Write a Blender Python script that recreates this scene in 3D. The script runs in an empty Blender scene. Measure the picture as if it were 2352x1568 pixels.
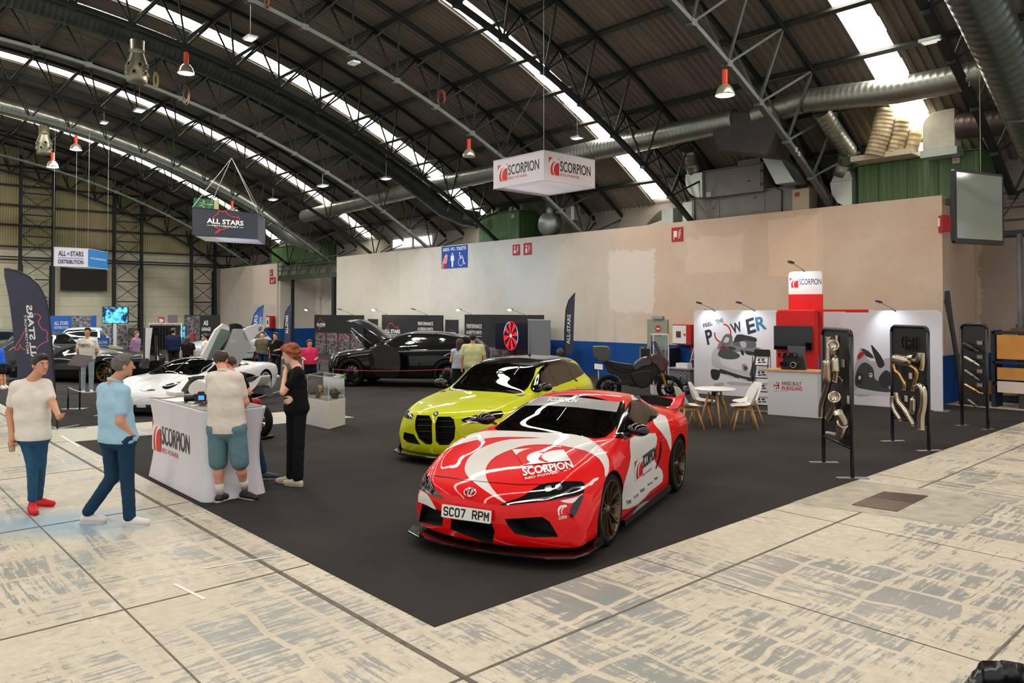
import bpy,bmesh,math,random
import numpy as np
from math import sin,cos,pi,radians,sqrt
from mathutils import Vector,Matrix
from mathutils.bvhtree import BVHTree
from mathutils.interpolate import poly_3d_calc
scene=bpy.context.scene
COL=scene.collection
random.seed(7)
rng=np.random.default_rng(5)
# ------------------------------------------------------------------ camera
EYE=2.28
F_PX,YAW,PITCH,CY=1747.33,0.8319,0.01824,679.86
fw=np.array([-sin(YAW)*cos(PITCH),cos(YAW)*cos(PITCH),sin(PITCH)])
rt=np.array([cos(YAW),sin(YAW),0.0])
up=np.cross(rt,fw)
cam_d=bpy.data.cameras.new('camera')
cam=bpy.data.objects.new('camera',cam_d)
COL.objects.link(cam)
scene.camera=cam
cam_d.sensor_width=36.0
cam_d.lens=F_PX/2352*36.0
cam_d.shift_y=-(784-CY)/2352
cam_d.clip_start=0.05
cam_d.clip_end=300
cam.matrix_world=Matrix(((rt[0],up[0],-fw[0],0),(rt[1],up[1],-fw[1],0),(rt[2],up[2],-fw[2],EYE),(0,0,0,1)))
# ------------------------------------------------------------------ world, exposure
scene.view_settings.view_transform='Standard'
scene.view_settings.look='None'
scene.view_settings.gamma=1.0
scene.view_settings.exposure=0.35
scene.view_settings.use_curve_mapping=False
world=bpy.data.worlds.new('daylight')
scene.world=world
world.use_nodes=True
wb=world.node_tree.nodes['Background']
wb.inputs[0].default_value=(0.95,0.97,1.0,1)
wb.inputs[1].default_value=0.6
cy_=scene.cycles
cy_.max_bounces=6
cy_.diffuse_bounces=3
cy_.glossy_bounces=3
cy_.transmission_bounces=6
cy_.transparent_max_bounces=12
cy_.caustics_reflective=False
cy_.caustics_refractive=False
cy_.sample_clamp_indirect=4.0
cy_.use_denoising=True
SKYLIGHT=13.0
# ------------------------------------------------------------------ photograph frame <-> place
def ray(x,y):
 return fw+(x-1176)/F_PX*rt+(CY-y)/F_PX*up
def onG(x,y,z=0.0):
 d=ray(x,y);return Vector(d*((z-EYE)/d[2])+np.array([0,0,EYE]))
def onX(x,y,X):
 d=ray(x,y);return Vector(d*(X/d[0])+np.array([0,0,EYE]))
def onY(x,y,Y):
 d=ray(x,y);return Vector(d*(Y/d[1])+np.array([0,0,EYE]))
def onD(x,y,D):
 d=ray(x,y);return Vector(d*D+np.array([0,0,EYE]))
def depth(p):
 return float((np.array(p)-np.array([0,0,EYE]))@fw)
def toPx(p):
 d=np.array(p)-np.array([0,0,EYE]);w=d@fw
 return(1176+F_PX*(d@rt)/w,CY-F_PX*(d@up)/w)
V=Vector
# ------------------------------------------------------------------ materials
def lin(c):
 c=c/255.0
 return c/12.92 if c<=0.04045 else((c+0.055)/1.055)**2.4
def rgb(r,g,b):
 return(lin(r),lin(g),lin(b),1.0)
MATS={}
def mat(name,col,rough=0.5,metal=0.0,coat=0.0,emit=0.0,spec=0.5,trans=0.0,ecol=None,noise=0.0,nscale=8.0,bump=0.0,bscale=60.0,alpha=1.0):
 if name in MATS:return MATS[name]
 m=bpy.data.materials.new(name);m.use_nodes=True
 nt=m.node_tree;b=nt.nodes['Principled BSDF']
 c=rgb(*col)if max(col)>1.0 else tuple(col)+(1.0,)
 b.inputs['Base Color'].default_value=c
 b.inputs['Roughness'].default_value=rough
 b.inputs['Metallic'].default_value=metal
 b.inputs['Coat Weight'].default_value=coat
 b.inputs['Coat Roughness'].default_value=0.03
 b.inputs['Specular IOR Level'].default_value=spec
 if emit>0:
  b.inputs['Emission Color'].default_value=rgb(*ecol)if ecol else c
  b.inputs['Emission Strength'].default_value=emit
 if trans>0:
  b.inputs['Transmission Weight'].default_value=trans
 if alpha<1:b.inputs['Alpha'].default_value=alpha
 if noise>0 or bump>0:
  tc=nt.nodes.new('ShaderNodeTexCoord')
  if noise>0:
   n=nt.nodes.new('ShaderNodeTexNoise');n.inputs['Scale'].default_value=nscale;n.inputs['Detail'].default_value=6
   nt.links.new(tc.outputs['Object'],n.inputs['Vector'])
   mr=nt.nodes.new('ShaderNodeMapRange');mr.inputs[1].default_value=0.3;mr.inputs[2].default_value=0.7
   mr.inputs[3].default_value=1-noise;mr.inputs[4].default_value=1+noise*0.6
   nt.links.new(n.outputs['Fac'],mr.inputs[0])
   mx=nt.nodes.new('ShaderNodeVectorMath');mx.operation='SCALE'
   mx.inputs[0].default_value=c[:3]
   nt.links.new(mr.outputs[0],mx.inputs['Scale'])
   nt.links.new(mx.outputs[0],b.inputs['Base Color'])
  if bump>0:
   n2=nt.nodes.new('ShaderNodeTexNoise');n2 .inputs['Scale'].default_value=bscale;n2 .inputs['Detail'].default_value=4
   nt.links.new(tc.outputs['Object'],n2 .inputs['Vector'])
   bp=nt.nodes.new('ShaderNodeBump');bp.inputs['Strength'].default_value=bump;bp.inputs['Distance'].default_value=0.01
   nt.links.new(n2 .outputs['Fac'],bp.inputs['Height'])
   nt.links.new(bp.outputs[0],b.inputs['Normal'])
 MATS[name]=m
 return m
def glassmat(name,tint=(200,215,210),alpha=0.25,rough=0.02):
 "thin pane: part clear, part mirror"
 if name in MATS:return MATS[name]
 m=bpy.data.materials.new(name);m.use_nodes=True
 nt=m.node_tree;nt.nodes.clear()
 o=nt.nodes.new('ShaderNodeOutputMaterial')
 tr=nt.nodes.new('ShaderNodeBsdfTransparent');tr.inputs[0].default_value=rgb(*tint)
 gl=nt.nodes.new('ShaderNodeBsdfGlossy');gl.inputs['Roughness'].default_value=rough
 fr=nt.nodes.new('ShaderNodeFresnel');fr.inputs['IOR'].default_value=1.5
 ad=nt.nodes.new('ShaderNodeMath');ad.operation='ADD';ad.inputs[1].default_value=alpha;ad.use_clamp=True
 nt.links.new(fr.outputs[0],ad.inputs[0])
 mx=nt.nodes.new('ShaderNodeMixShader')
 nt.links.new(ad.outputs[0],mx.inputs[0]);nt.links.new(tr.outputs[0],mx.inputs[1]);nt.links.new(gl.outputs[0],mx.inputs[2])
 nt.links.new(mx.outputs[0],o.inputs[0])
 MATS[name]=m
 return m
class NG:
 "tiny node-graph helper"
 def __init__(s,m):
  s.nt=m.node_tree;s.bsdf=s.nt.nodes['Principled BSDF'];s.tc=None
 def n(s,t,**kw):
  nd=s.nt.nodes.new(t)
  for k,v in kw.items():
   if k.startswith('i'):nd.inputs[int(k[1:])].default_value=v
   else:setattr(nd,k,v)
  return nd
 def l(s,a,b):s.nt.links.new(a,b)
 def co(s):
  if not s.tc:s.tc=s.n('ShaderNodeTexCoord')
  return s.tc.outputs['Object']
 def map(s,sc,loc=(0,0,0),rot=(0,0,0)):
  mp=s.n('ShaderNodeMapping');s.l(s.co(),mp.inputs[0]);mp.inputs['Scale'].default_value=sc;mp.inputs['Location'].default_value=loc;mp.inputs['Rotation'].default_value=rot
  return mp.outputs[0]
 def noise(s,vec,scale,detail=5,rough=0.6):
  nd=s.n('ShaderNodeTexNoise');s.l(vec,nd.inputs['Vector']);nd.inputs['Scale'].default_value=scale;nd.inputs['Detail'].default_value=detail;nd.inputs['Roughness'].default_value=rough
  return nd.outputs['Fac']
 def ramp(s,v,a,b,lo=0.0,hi=1.0):
  mr=s.n('ShaderNodeMapRange');s.l(v,mr.inputs[0]);mr.inputs[1].default_value=a;mr.inputs[2].default_value=b;mr.inputs[3].default_value=lo;mr.inputs[4].default_value=hi
  return mr.outputs[0]
 def m(s,op,a,b=None):
  nd=s.n('ShaderNodeMath',operation=op)
  for i,v in enumerate((a,b)):
   if v is None:continue
   if isinstance(v,(int,float)):nd.inputs[i].default_value=v
   else:s.l(v,nd.inputs[i])
  return nd.outputs[0]
 def mix(s,f,a,b):
  nd=s.n('ShaderNodeMix',data_type='RGBA')
  for i,v in((0,f),(6,a),(7,b)):
   if isinstance(v,(int,float)):nd.inputs[i].default_value=v
   elif isinstance(v,tuple):nd.inputs[i].default_value=v
   else:s.l(v,nd.inputs[i])
  return nd.outputs[2]
 def sep(s,v=None):
  nd=s.n('ShaderNodeSeparateXYZ');s.l(v or s.co(),nd.inputs[0]);return nd.outputs
# ------------------------------------------------------------------ objects
def tag(o,label=None,cat=None,group=None,kind=None):
 if label:o['label']=label
 if cat:o['category']=cat
 if group:o['group']=group
 if kind:o['kind']=kind
 return o
def thing(name,label,cat,loc=(0,0,0),rotz=0.0,group=None):
 o=bpy.data.objects.new(name,None);COL.objects.link(o)
 o.location=loc;o.rotation_euler=(0,0,rotz);o.empty_display_size=0.1
 return tag(o,label,cat,group)
def copy_tree(o,parent=None):
 c=o.copy();COL.objects.link(c)
 if parent is not None:c.parent=parent
 for ch in list(o.children):copy_tree(ch,c)
 return c
class MB:
 "collects shapes, then links them as one mesh object"
 def __init__(s):s.v=[];s.f=[];s.mi=[];s.sm=[];s.mats=[];s.cur=0
 def mat(s,m):
  if m not in s.mats:s.mats.append(m)
  s.cur=s.mats.index(m);return s
 def add(s,vs,fs,smooth=False):
  b=len(s.v);s.v.extend([tuple(q)for q in vs])
  for f in fs:s.f.append(tuple(b+i for i in f));s.mi.append(s.cur);s.sm.append(smooth)
  return s
 def box(s,c,d,M=None):
  c=V(c);h=V(d)/2
  vs=[V((c.x+sx*h.x,c.y+sy*h.y,c.z+sz*h.z))for sz in(-1,1)for sx,sy in((-1,-1),(1,-1),(1,1),(-1,1))]
  if M is not None:vs=[M@q for q in vs]
  return s.add(vs,[(3,2,1,0),(4,5,6,7),(0,1,5,4),(1,2,6,5),(2,3,7,6),(3,0,4,7)])
 def bar(s,a,b,w,h=None,upv=(0,0,1)):
  "rectangular bar from a to b"
  a=V(a);b=V(b);h=h or w;d=(b-a)
  if d.length<1e-6:return s
  d.normalize();u=V(upv)
  if abs(d.dot(u))>0.99:u=V((1,0,0))
  r=d.cross(u).normalized();u=r.cross(d)
  vs=[p+r*(sx*w/2)+u*(sy*h/2)for p in(a,b)for sx,sy in((-1,-1),(1,-1),(1,1),(-1,1))]
  return s.add(vs,[(0,1,2,3),(7,6,5,4),(0,4,5,1),(1,5,6,2),(2,6,7,3),(3,7,4,0)])
 def cyl(s,a,b,r,r2=None,n=16,cap=True,smooth=True):
  return s.tube([a,b],[r,r if r2 is None else r2],n,cap,smooth)
 def tube(s,pts,r,n=12,cap=True,smooth=True,closed=False):
  pts=[V(q)for q in pts];m=len(pts)
  rs=r if isinstance(r,(list,tuple))else[r]*m
  vs=[];prev=None
  for i,p in enumerate(pts):
   if closed:d=pts[(i+1)%m]-pts[i-1]
   else:d=pts[min(i+1,m-1)]-pts[max(i-1,0)]
   if d.length<1e-9:d=V((0,0,1))
   d.normalize()
   if prev is None:
    u=V((0,0,1))if abs(d.z)<0.9 else V((1,0,0))
    x=d.cross(u).normalized()
   else:
    x=(prev-d*prev.dot(d))
    x=x.normalized()if x.length>1e-6 else d.orthogonal().normalized()
   prev=x;y=d.cross(x)
   for k in range(n):
    a=2*pi*k/n;vs.append(p+(x*cos(a)+y*sin(a))*rs[i])
  fs=[]
  for i in range(m if closed else m-1):
   j=(i+1)%m
   for k in range(n):
    k2=(k+1)%n;fs.append((i*n+k,i*n+k2,j*n+k2,j*n+k))
  s.add(vs,fs,smooth)
  if cap and not closed:
   b=len(s.v)-len(vs)
   s.f.append(tuple(b+k for k in reversed(range(n))));s.f.append(tuple(b+(m-1)*n+k for k in range(n)))
   s.mi+=[s.cur]*2;s.sm+=[False]*2
  return s
 def lathe(s,prof,M=None,n=32,smooth=True,closed=False):
  "profile of (radius, z) turned about z"
  vs=[]
  for r_,z in prof:
   for k in range(n):
    a=2*pi*k/n;q=V((r_*cos(a),r_*sin(a),z));vs.append(M@q if M is not None else q)
  fs=[];m=len(prof)
  for i in range(m if closed else m-1):
   j=(i+1)%m
   for k in range(n):
    k2=(k+1)%n;fs.append((i*n+k,i*n+k2,j*n+k2,j*n+k))
  return s.add(vs,fs,smooth)
 def prism(s,poly,z0,z1,M=None):
  "closed 2-D outline extruded from z0 to z1"
  n=len(poly);vs=[V((x,y,z0))for x,y in poly]+[V((x,y,z1))for x,y in poly]
  if M is not None:vs=[M@q for q in vs]
  fs=[tuple(reversed(range(n))),tuple(range(n,2*n))]+[(i,(i+1)%n,n+(i+1)%n,n+i)for i in range(n)]
  return s.add(vs,fs)
 def grid(s,P,smooth=True,flip=False):
  "P: rows of points"
  R=len(P);C=len(P[0]);vs=[q for row in P for q in row]
  fs=[(i*C+j,i*C+j+1,(i+1)*C+j+1,(i+1)*C+j)for i in range(R-1)for j in range(C-1)]
  if flip:fs=[f[::-1]for f in fs]
  return s.add(vs,fs,smooth)
 def ellipsoid(s,c,r,M=None,n=16,m=10):
  vs=[]
  for i in range(m+1):
   t=pi*i/m
   for k in range(n):
    a=2*pi*k/n
    q=V((r[0]*sin(t)*cos(a),r[1]*sin(t)*sin(a),r[2]*cos(t)))
    vs.append((M@q if M is not None else q)+V(c))
  fs=[(i*n+k,(i+1)*n+k,(i+1)*n+(k+1)%n,i*n+(k+1)%n)for i in range(m)for k in range(n)]
  return s.add(vs,fs,True)
 def rrect(s,w,h,r,z0,z1,M=None,n=6):
  return s.prism(rrect_poly(w,h,r,n),z0,z1,M)
 def mesh(s,name,m=None):
  me=bpy.data.meshes.new(name);me.from_pydata(s.v,[],s.f)
  mats=s.mats or([m]if m else[])
  if m and not s.mats:pass
  for q in mats:me.materials.append(q)
  me.polygons.foreach_set('material_index',s.mi);me.polygons.foreach_set('use_smooth',s.sm)
  me.update();return me
 def build(s,name,m=None,parent=None,bevel=0.0,weld=False,sub=0):
  me=s.mesh(name,m)
  if weld:
   bm=bmesh.new();bm.from_mesh(me);bmesh.ops.remove_doubles(bm,verts=bm.verts,dist=1e-4)
   bmesh.ops.recalc_face_normals(bm,faces=bm.faces);bm.to_mesh(me);bm.free()
  o=bpy.data.objects.new(name,me);COL.objects.link(o)
  if parent is not None:o.parent=parent
  if bevel>0:
   bv=o.modifiers.new('bevel','BEVEL');bv.width=bevel;bv.segments=2;bv.limit_method='ANGLE';bv.angle_limit=radians(40)
  if sub:
   sb=o.modifiers.new('sub','SUBSURF');sb.levels=sub;sb.render_levels=sub
  return o
def rrect_poly(w,h,r,n=6):
 out=[]
 for cx,cy,a0 in((w/2-r,h/2-r,0),(-w/2+r,h/2-r,90),(-w/2+r,-h/2+r,180),(w/2-r,-h/2+r,270)):
  for k in range(n+1):
   a=radians(a0+90*k/n);out.append((cx+r*cos(a),cy+r*sin(a)))
 return out
def struct(mb,name,m=None,**kw):
 o=mb.build(name,m,**kw);o['kind']='structure';return o
def frame(o,ex,ey,ez=None):
 "matrix with origin o and axes"
 ex=V(ex).normalized();ey=V(ey);ey=(ey-ex*ey.dot(ex)).normalized();ez=ex.cross(ey)
 o=V(o)
 return Matrix(((ex.x,ey.x,ez.x,o.x),(ex.y,ey.y,ez.y,o.y),(ex.z,ey.z,ez.z,o.z),(0,0,0,1)))
def circ(cx,cy,r,a0=0,a1=360,n=24,ry=None):
 ry=ry or r;e=0 if a1-a0<359.9 else 1
 return[(cx+r*cos(radians(a0+(a1-a0)*k/n)),cy+ry*sin(radians(a0+(a1-a0)*k/n)))for k in range(n+(1-e))]
def clip(poly,x0,y0,x1,y1):
 for ax,lim,sg in((0,x0,1),(0,x1,-1),(1,y0,1),(1,y1,-1)):
  out=[]
  for i in range(len(poly)):
   a=poly[i-1];b=poly[i];da=(a[ax]-lim)*sg;db=(b[ax]-lim)*sg
   if(da>=0)!=(db>=0):
    t=da/(da-db);out.append((a[0]+(b[0]-a[0])*t,a[1]+(b[1]-a[1])*t))
   if db>=0:out.append(b)
  poly=out
  if not poly:return[]
 return poly
TXT={}
def text2d(s,bold=0.0,shear=0.0,space=1.0):
 key=(s,bold,shear,space)
 if key in TXT:return TXT[key]
 c=bpy.data.curves.new('t','FONT');c.body=s;c.offset=bold;c.shear=shear;c.space_character=space;c.resolution_u=3
 c.align_x='LEFT'
 o=bpy.data.objects.new('t',c);COL.objects.link(o)
 dg=bpy.context.evaluated_depsgraph_get();dg.update()
 me=bpy.data.meshes.new_from_object(o.evaluated_get(dg))
 vs=[(v.co.x,v.co.y)for v in me.vertices];fs=[tuple(p.vertices)for p in me.polygons]
 bpy.data.objects.remove(o);bpy.data.meshes.remove(me);bpy.data.curves.remove(c)
 xs=[q[0]for q in vs];ys=[q[1]for q in vs]
 x0,x1,y0,y1=min(xs),max(xs),min(ys),max(ys)
 vs=[((x-x0)/(x1-x0),(y-y0)/(y1-y0))for x,y in vs]
 TXT[key]=(vs,fs);return TXT[key]
def put_text(mb,s,M,x,y,w,h,z=0.0,bold=0.0,shear=0.0,space=1.0,mirror=False):
 "text filling the box x..x+w, y..y+h of plane M"
 vs,fs=text2d(s,bold,shear,space)
 vv=[M@V((x+w*(1-a if mirror else a),y+h*b,z))for a,b in vs]
 mb.add(vv,[f[::-1]if mirror else f for f in fs])
def put_poly(mb,poly,M,z=0.0):
 if len(poly)<3:return
 mb.add([M@V((a,b,z))for a,b in poly],[tuple(range(len(poly)))])
def ribbon(pts,w,closed=False):
 "outline of a flat line of width w as quads"
 out=[]
 for i in range(len(pts)-(0 if closed else 1)):
  a=V((*pts[i],0));b=V((*pts[(i+1)%len(pts)],0));d=(b-a)
  if d.length<1e-6:continue
  d.normalize();n=V((-d.y,d.x,0))*w/2;e=d*w*0.3
  out.append([tuple((a-e+n)[:2]),tuple((a-e-n)[:2]),tuple((b+e-n)[:2]),tuple((b+e+n)[:2])])
 return out
def put_line(mb,pts,w,M,z=0.0,closed=False):
 for q in ribbon(pts,w,closed):put_poly(mb,q,M,z)
def emblem2d():
 "square swoosh badge in the unit square: list of (colour key, polygon)"
 C=lambda cx,cy,r:clip(circ(cx,cy,r,n=48),0,0,1,1)
 return[('r',[(0,0),(1,0),(1,1),(0,1)]),('w',C(0.62,0.35,0.68)),('r',C(0.68,0.28,0.53)),('w',C(0.84,0.36,0.48)),('r',C(0.90,0.30,0.44))]
def put_emblem(mbr,mbw,M,x,y,s,z=0.001,dz=0.0008,sy=None):
 sy=sy or s
 for i,(k,poly)in enumerate(emblem2d()):
  put_poly(mbr if k=='r' else mbw,[(x+a*s,y+b*sy)for a,b in poly],M,z+i*dz)
class Wallplane:
 "vertical plane through ground points a and b; facing the viewer"
 def __init__(s,a,b):
  s.a=V((a[0],a[1],0));s.b=V((b[0],b[1],0));s.d=(s.b-s.a).normalized();s.n=V((s.d.y,-s.d.x,0))
  s.M=frame(s.a,s.d,V((0,0,1)));s.L=(s.b-s.a).length
  s.rz=math.atan2(s.d.y,s.d.x)
 def uv(s,x,y):
  d=V(ray(x,y));o=V((0,0,EYE));t=(s.a-o).dot(s.n)/d.dot(s.n);p=o+d*t
  return((p-s.a).dot(s.d),p.z)
 def pts(s,l):return[s.uv(*q)for q in l]
 def L3(s,u,z,out=0.0):return s.a+s.d*u+V((0,0,z))+s.n*out
def smooth_poly(pts,n=4):
 "closed Catmull-Rom outline"
 out=[];m=len(pts)
 for i in range(m):
  p0,p1,p2,p3=(pts[(i+k-1)%m]for k in range(4))
  for j in range(n):
   t=j/n
   out.append(tuple(0.5*((2*p1[a])+(-p0[a]+p2[a])*t+(2*p0[a]-5*p1[a]+4*p2[a]-p3[a])*t*t+(-p0[a]+3*p1[a]-3*p2[a]+p3[a])*t**3)for a in range(2)))
 return out
M_white=mat('white_print',(228,226,226),rough=0.6)
M_black=mat('black_print',(24,24,26),rough=0.5)
M_red=mat('red_print',(206,16,20),rough=0.5)
M_blackm=mat('black_metal',(22,22,23),rough=0.35,spec=0.5)
# ================================================================== HALL
YC,ZC,RB=1.566,-23.344,34.14
RT,RR=RB+1.42,RB+1.60
PITCHX=4.71
TX=[-0.6,-5.24,-9.48,-13.99,-18.75,-23.35,-28.12,-32.92,-37.59,-42.4,-47.29,-51.6]
XE0,XE1=-52.0,6.0
YW,ZW=20.15,5.07
def arcpt(R,Y):
 return ZC+sqrt(R*R-(Y-YC)**2)
def steelmat(name,c):
 return mat(name,c,rough=0.55,metal=0.25,noise=0.25,nscale=3.0)
M_dark=steelmat('dark_steel',(40,48,48))
M_dark2=steelmat('black_green_steel',(30,36,36))
M_pale=steelmat('pale_steel',(88,92,86))
M_galv=mat('galvanised_duct',(150,155,148),rough=0.33,metal=0.85,noise=0.22,nscale=2.5)
M_galvd=mat('dull_duct',(72,78,74),rough=0.4,metal=0.7,noise=0.3,nscale=2.0)
def roofmat():
 m=mat('roof_sheet',(92,86,78),rough=0.7,spec=0.3);g=NG(m)
 n1=g.noise(g.map((0.35,0.12,0.12)),2.0,6)
 n2=g.noise(g.map((3.0,0.15,0.15)),2.0,4)
 f=g.m('ADD',g.ramp(n1,0.3,0.7,0.0,0.6),g.ramp(n2,0.35,0.65,0.0,0.4))
 g.l(g.mix(f,rgb(92,88,80),rgb(136,127,114)),g.bsdf.inputs['Base Color'])
 return m
M_roof=roofmat()
SKY=[(-7.66,-6.93),(-16.52,-15.82),(-25.95,-25.05),(-35.6,-34.75),(-45.2,-44.4),(1.6,2.4)]
EAVE_T=math.asin((22.0-YC)/RR)
ths=np.linspace(-EAVE_T,EAVE_T,61)
mb=MB()
def roof_strip(mb,x0,x1,n,amp,r0=RR):
 rows=[]
 for t in ths:
  row=[]
  for i in range(n+1):
   x=x0+(x1-x0)*i/n
   ph=((x/0.21)%1.0)
   r=r0+(amp if ph<0.5 else 0)
   row.append((x,YC+r*sin(t),ZC+r*cos(t)))
  rows.append(row)
 mb.grid(rows,smooth=False)
edges=[XE0]+sorted([e for s_ in SKY for e in s_])+[XE1]
for i in range(0,len(edges),2):
 x0,x1=edges[i],edges[i+1]
 xs=[x0]
 k=math.floor(x0/0.105)+1
 while k*0.105<x1-1e-3:
  for e in(-0.012,0.012):
   if x0<k*0.105+e<x1:xs.append(k*0.105+e)
  k+=1
 xs.append(x1)
 rows=[]
 for t in ths:
  row=[]
  for j,x in enumerate(xs):
   r=RR+(0.045 if int(math.floor(x/0.105+1e-6))%2==0 else 0.0)
   row.append((x,YC+r*sin(t),ZC+r*cos(t)))
  rows.append(row)
 mb.grid(rows,smooth=False)
struct(mb,'ceiling',M_roof)
M_sky=mat('translucent_sheet',(255,250,240),rough=0.5,emit=SKYLIGHT,ecol=(255,249,240))
M_sky.cycles.emission_sampling='FRONT_BACK'
for i,(x0,x1)in enumerate(SKY):
 mb=MB()
 mb.grid([[(x0-0.02,YC+(RR+0.05)*sin(t),ZC+(RR+0.05)*cos(t)),(x1+0.02,YC+(RR+0.05)*sin(t),ZC+(RR+0.05)*cos(t))]for t in np.linspace(-EAVE_T*0.985,EAVE_T*0.985,31)])
 struct(mb,'window_%d'%(i+1),M_sky)
STEP=1.413/(RB)
A0=math.asin((13.9-YC)/RB)
NB=[A0+STEP*1.13*0+k*(math.asin((15.25-YC)/RB)-A0)*1.06 for k in range(-20,5)]
NB=[A0+k*0.0447 for k in range(-21,6)]
def bp(x,t):return V((x,YC+RB*sin(t),ZC+RB*cos(t)))
def tp(x,t):return V((x,YC+RT*sin(t),ZC+RT*cos(t)))
TW=0.68
names={2:('pale grey arched roof truss with the number 50 near its foot',True),3:('dark arched roof truss running past the bright skylight beside the hanging white cube sign',False),4:('pale grey arched roof truss ending behind the hanging white cube sign',True),5:('dark arched roof truss with the fat dark duct hanging along it',False),6:('pale grey arched roof truss carrying the large perforated air diffuser',True),7:('dark arched roof truss crossing the middle of the second skylight from the left',False),8:('green grey arched roof truss with the shiny duct running above it',True),9:('dark arched roof truss directly before the wall of cream ribbed sheets',False),10:('pale thin arched truss standing out against the cream ribbed end wall',True),11:('dark roof truss lying against the cream end wall',False),1:('black arched roof truss marked 49 beside the fat spiral duct',False),0:('dark roof truss in the top right corner of the hall',False)}
for k,X in enumerate(TX):
 lab,pale=names[k]
 t=thing('roof_truss',lab,'roof truss',(X,0,0),group=None)
 mc=M_pale if pale else M_dark2
 if k in(8,10):mc=steelmat('greenish_steel',(62,74,68))
 mw=steelmat('web_pale',(80,84,78))if k in(2,)else M_dark2
 tA,tB=NB[0],NB[-1]
 if k in(0,11):tA,tB=NB[2],NB[-1]
 arc=np.linspace(tA,tB,50)
 b=MB()
 for i in range(len(arc)-1):b.bar(bp(0,arc[i]),bp(0,arc[i+1]),0.15,0.11)
 for t_ in NB:b.box(bp(0,t_),(0.17,0.2,0.16))
 b.build('bottom_chord',mc,t)
 for sx in(-1,1):
  b=MB()
  ar2=np.linspace(tA-0.02,tB+0.03,50)
  for i in range(len(ar2)-1):b.bar(tp(sx*TW,ar2[i]),tp(sx*TW,ar2[i+1]),0.09,0.11)
  b.build('top_chord',M_dark2,t)
 b=MB()
 for t_ in NB:
  for sx in(-1,1):
   for dt in(-0.02235,0.02235):
    if pale and k==2:b.bar(bp(0,t_),tp(sx*TW,t_+dt),0.055)
    else:b.cyl(bp(0,t_),tp(sx*TW,t_+dt),0.032,n=6,cap=False)
 for t_ in NB:
  b.cyl(tp(-TW,t_+0.02235),tp(TW,t_+0.02235),0.025,n=6,cap=False)
 b.build('web',mw,t)
 if k in(1,2):
  b=MB();tt=math.asin(((18.35 if k==2 else 17.2)-YC)/RB);pz=bp(0,tt)
  M=frame((0.078,pz.y,pz.z),(0,cos(tt),-sin(tt)),(0,sin(tt),cos(tt)))
  for j,chr_ in enumerate('50' if k==2 else '49'):
   put_text(b,chr_,M,-0.02+j*0.17,-0.07,0.11,0.13,0.002,bold=0.03)
  b.build('number',mat('number_white',(205,205,195)),t)
for i,t_ in enumerate(NB):
 tt=t_+0.02235
 if YC+RT*sin(tt)<-19 or tt>EAVE_T:continue
 mb=MB();r=RT+0.10
 c=V((0,YC+r*sin(tt),ZC+r*cos(tt)));e=V((0,sin(tt),cos(tt)))
 mb.bar((XE0+0.1,c.y,c.z),(XE1,c.y,c.z),0.07,0.13,upv=e)
 mb.bar(V((XE0+0.1,c.y,c.z))-e*0.06,V((XE1,c.y,c.z))-e*0.06,0.13,0.012,upv=e)
 struct(mb,'trim_%d'%(i+1),steelmat('purlin_steel',(60,62,58)))
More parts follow.
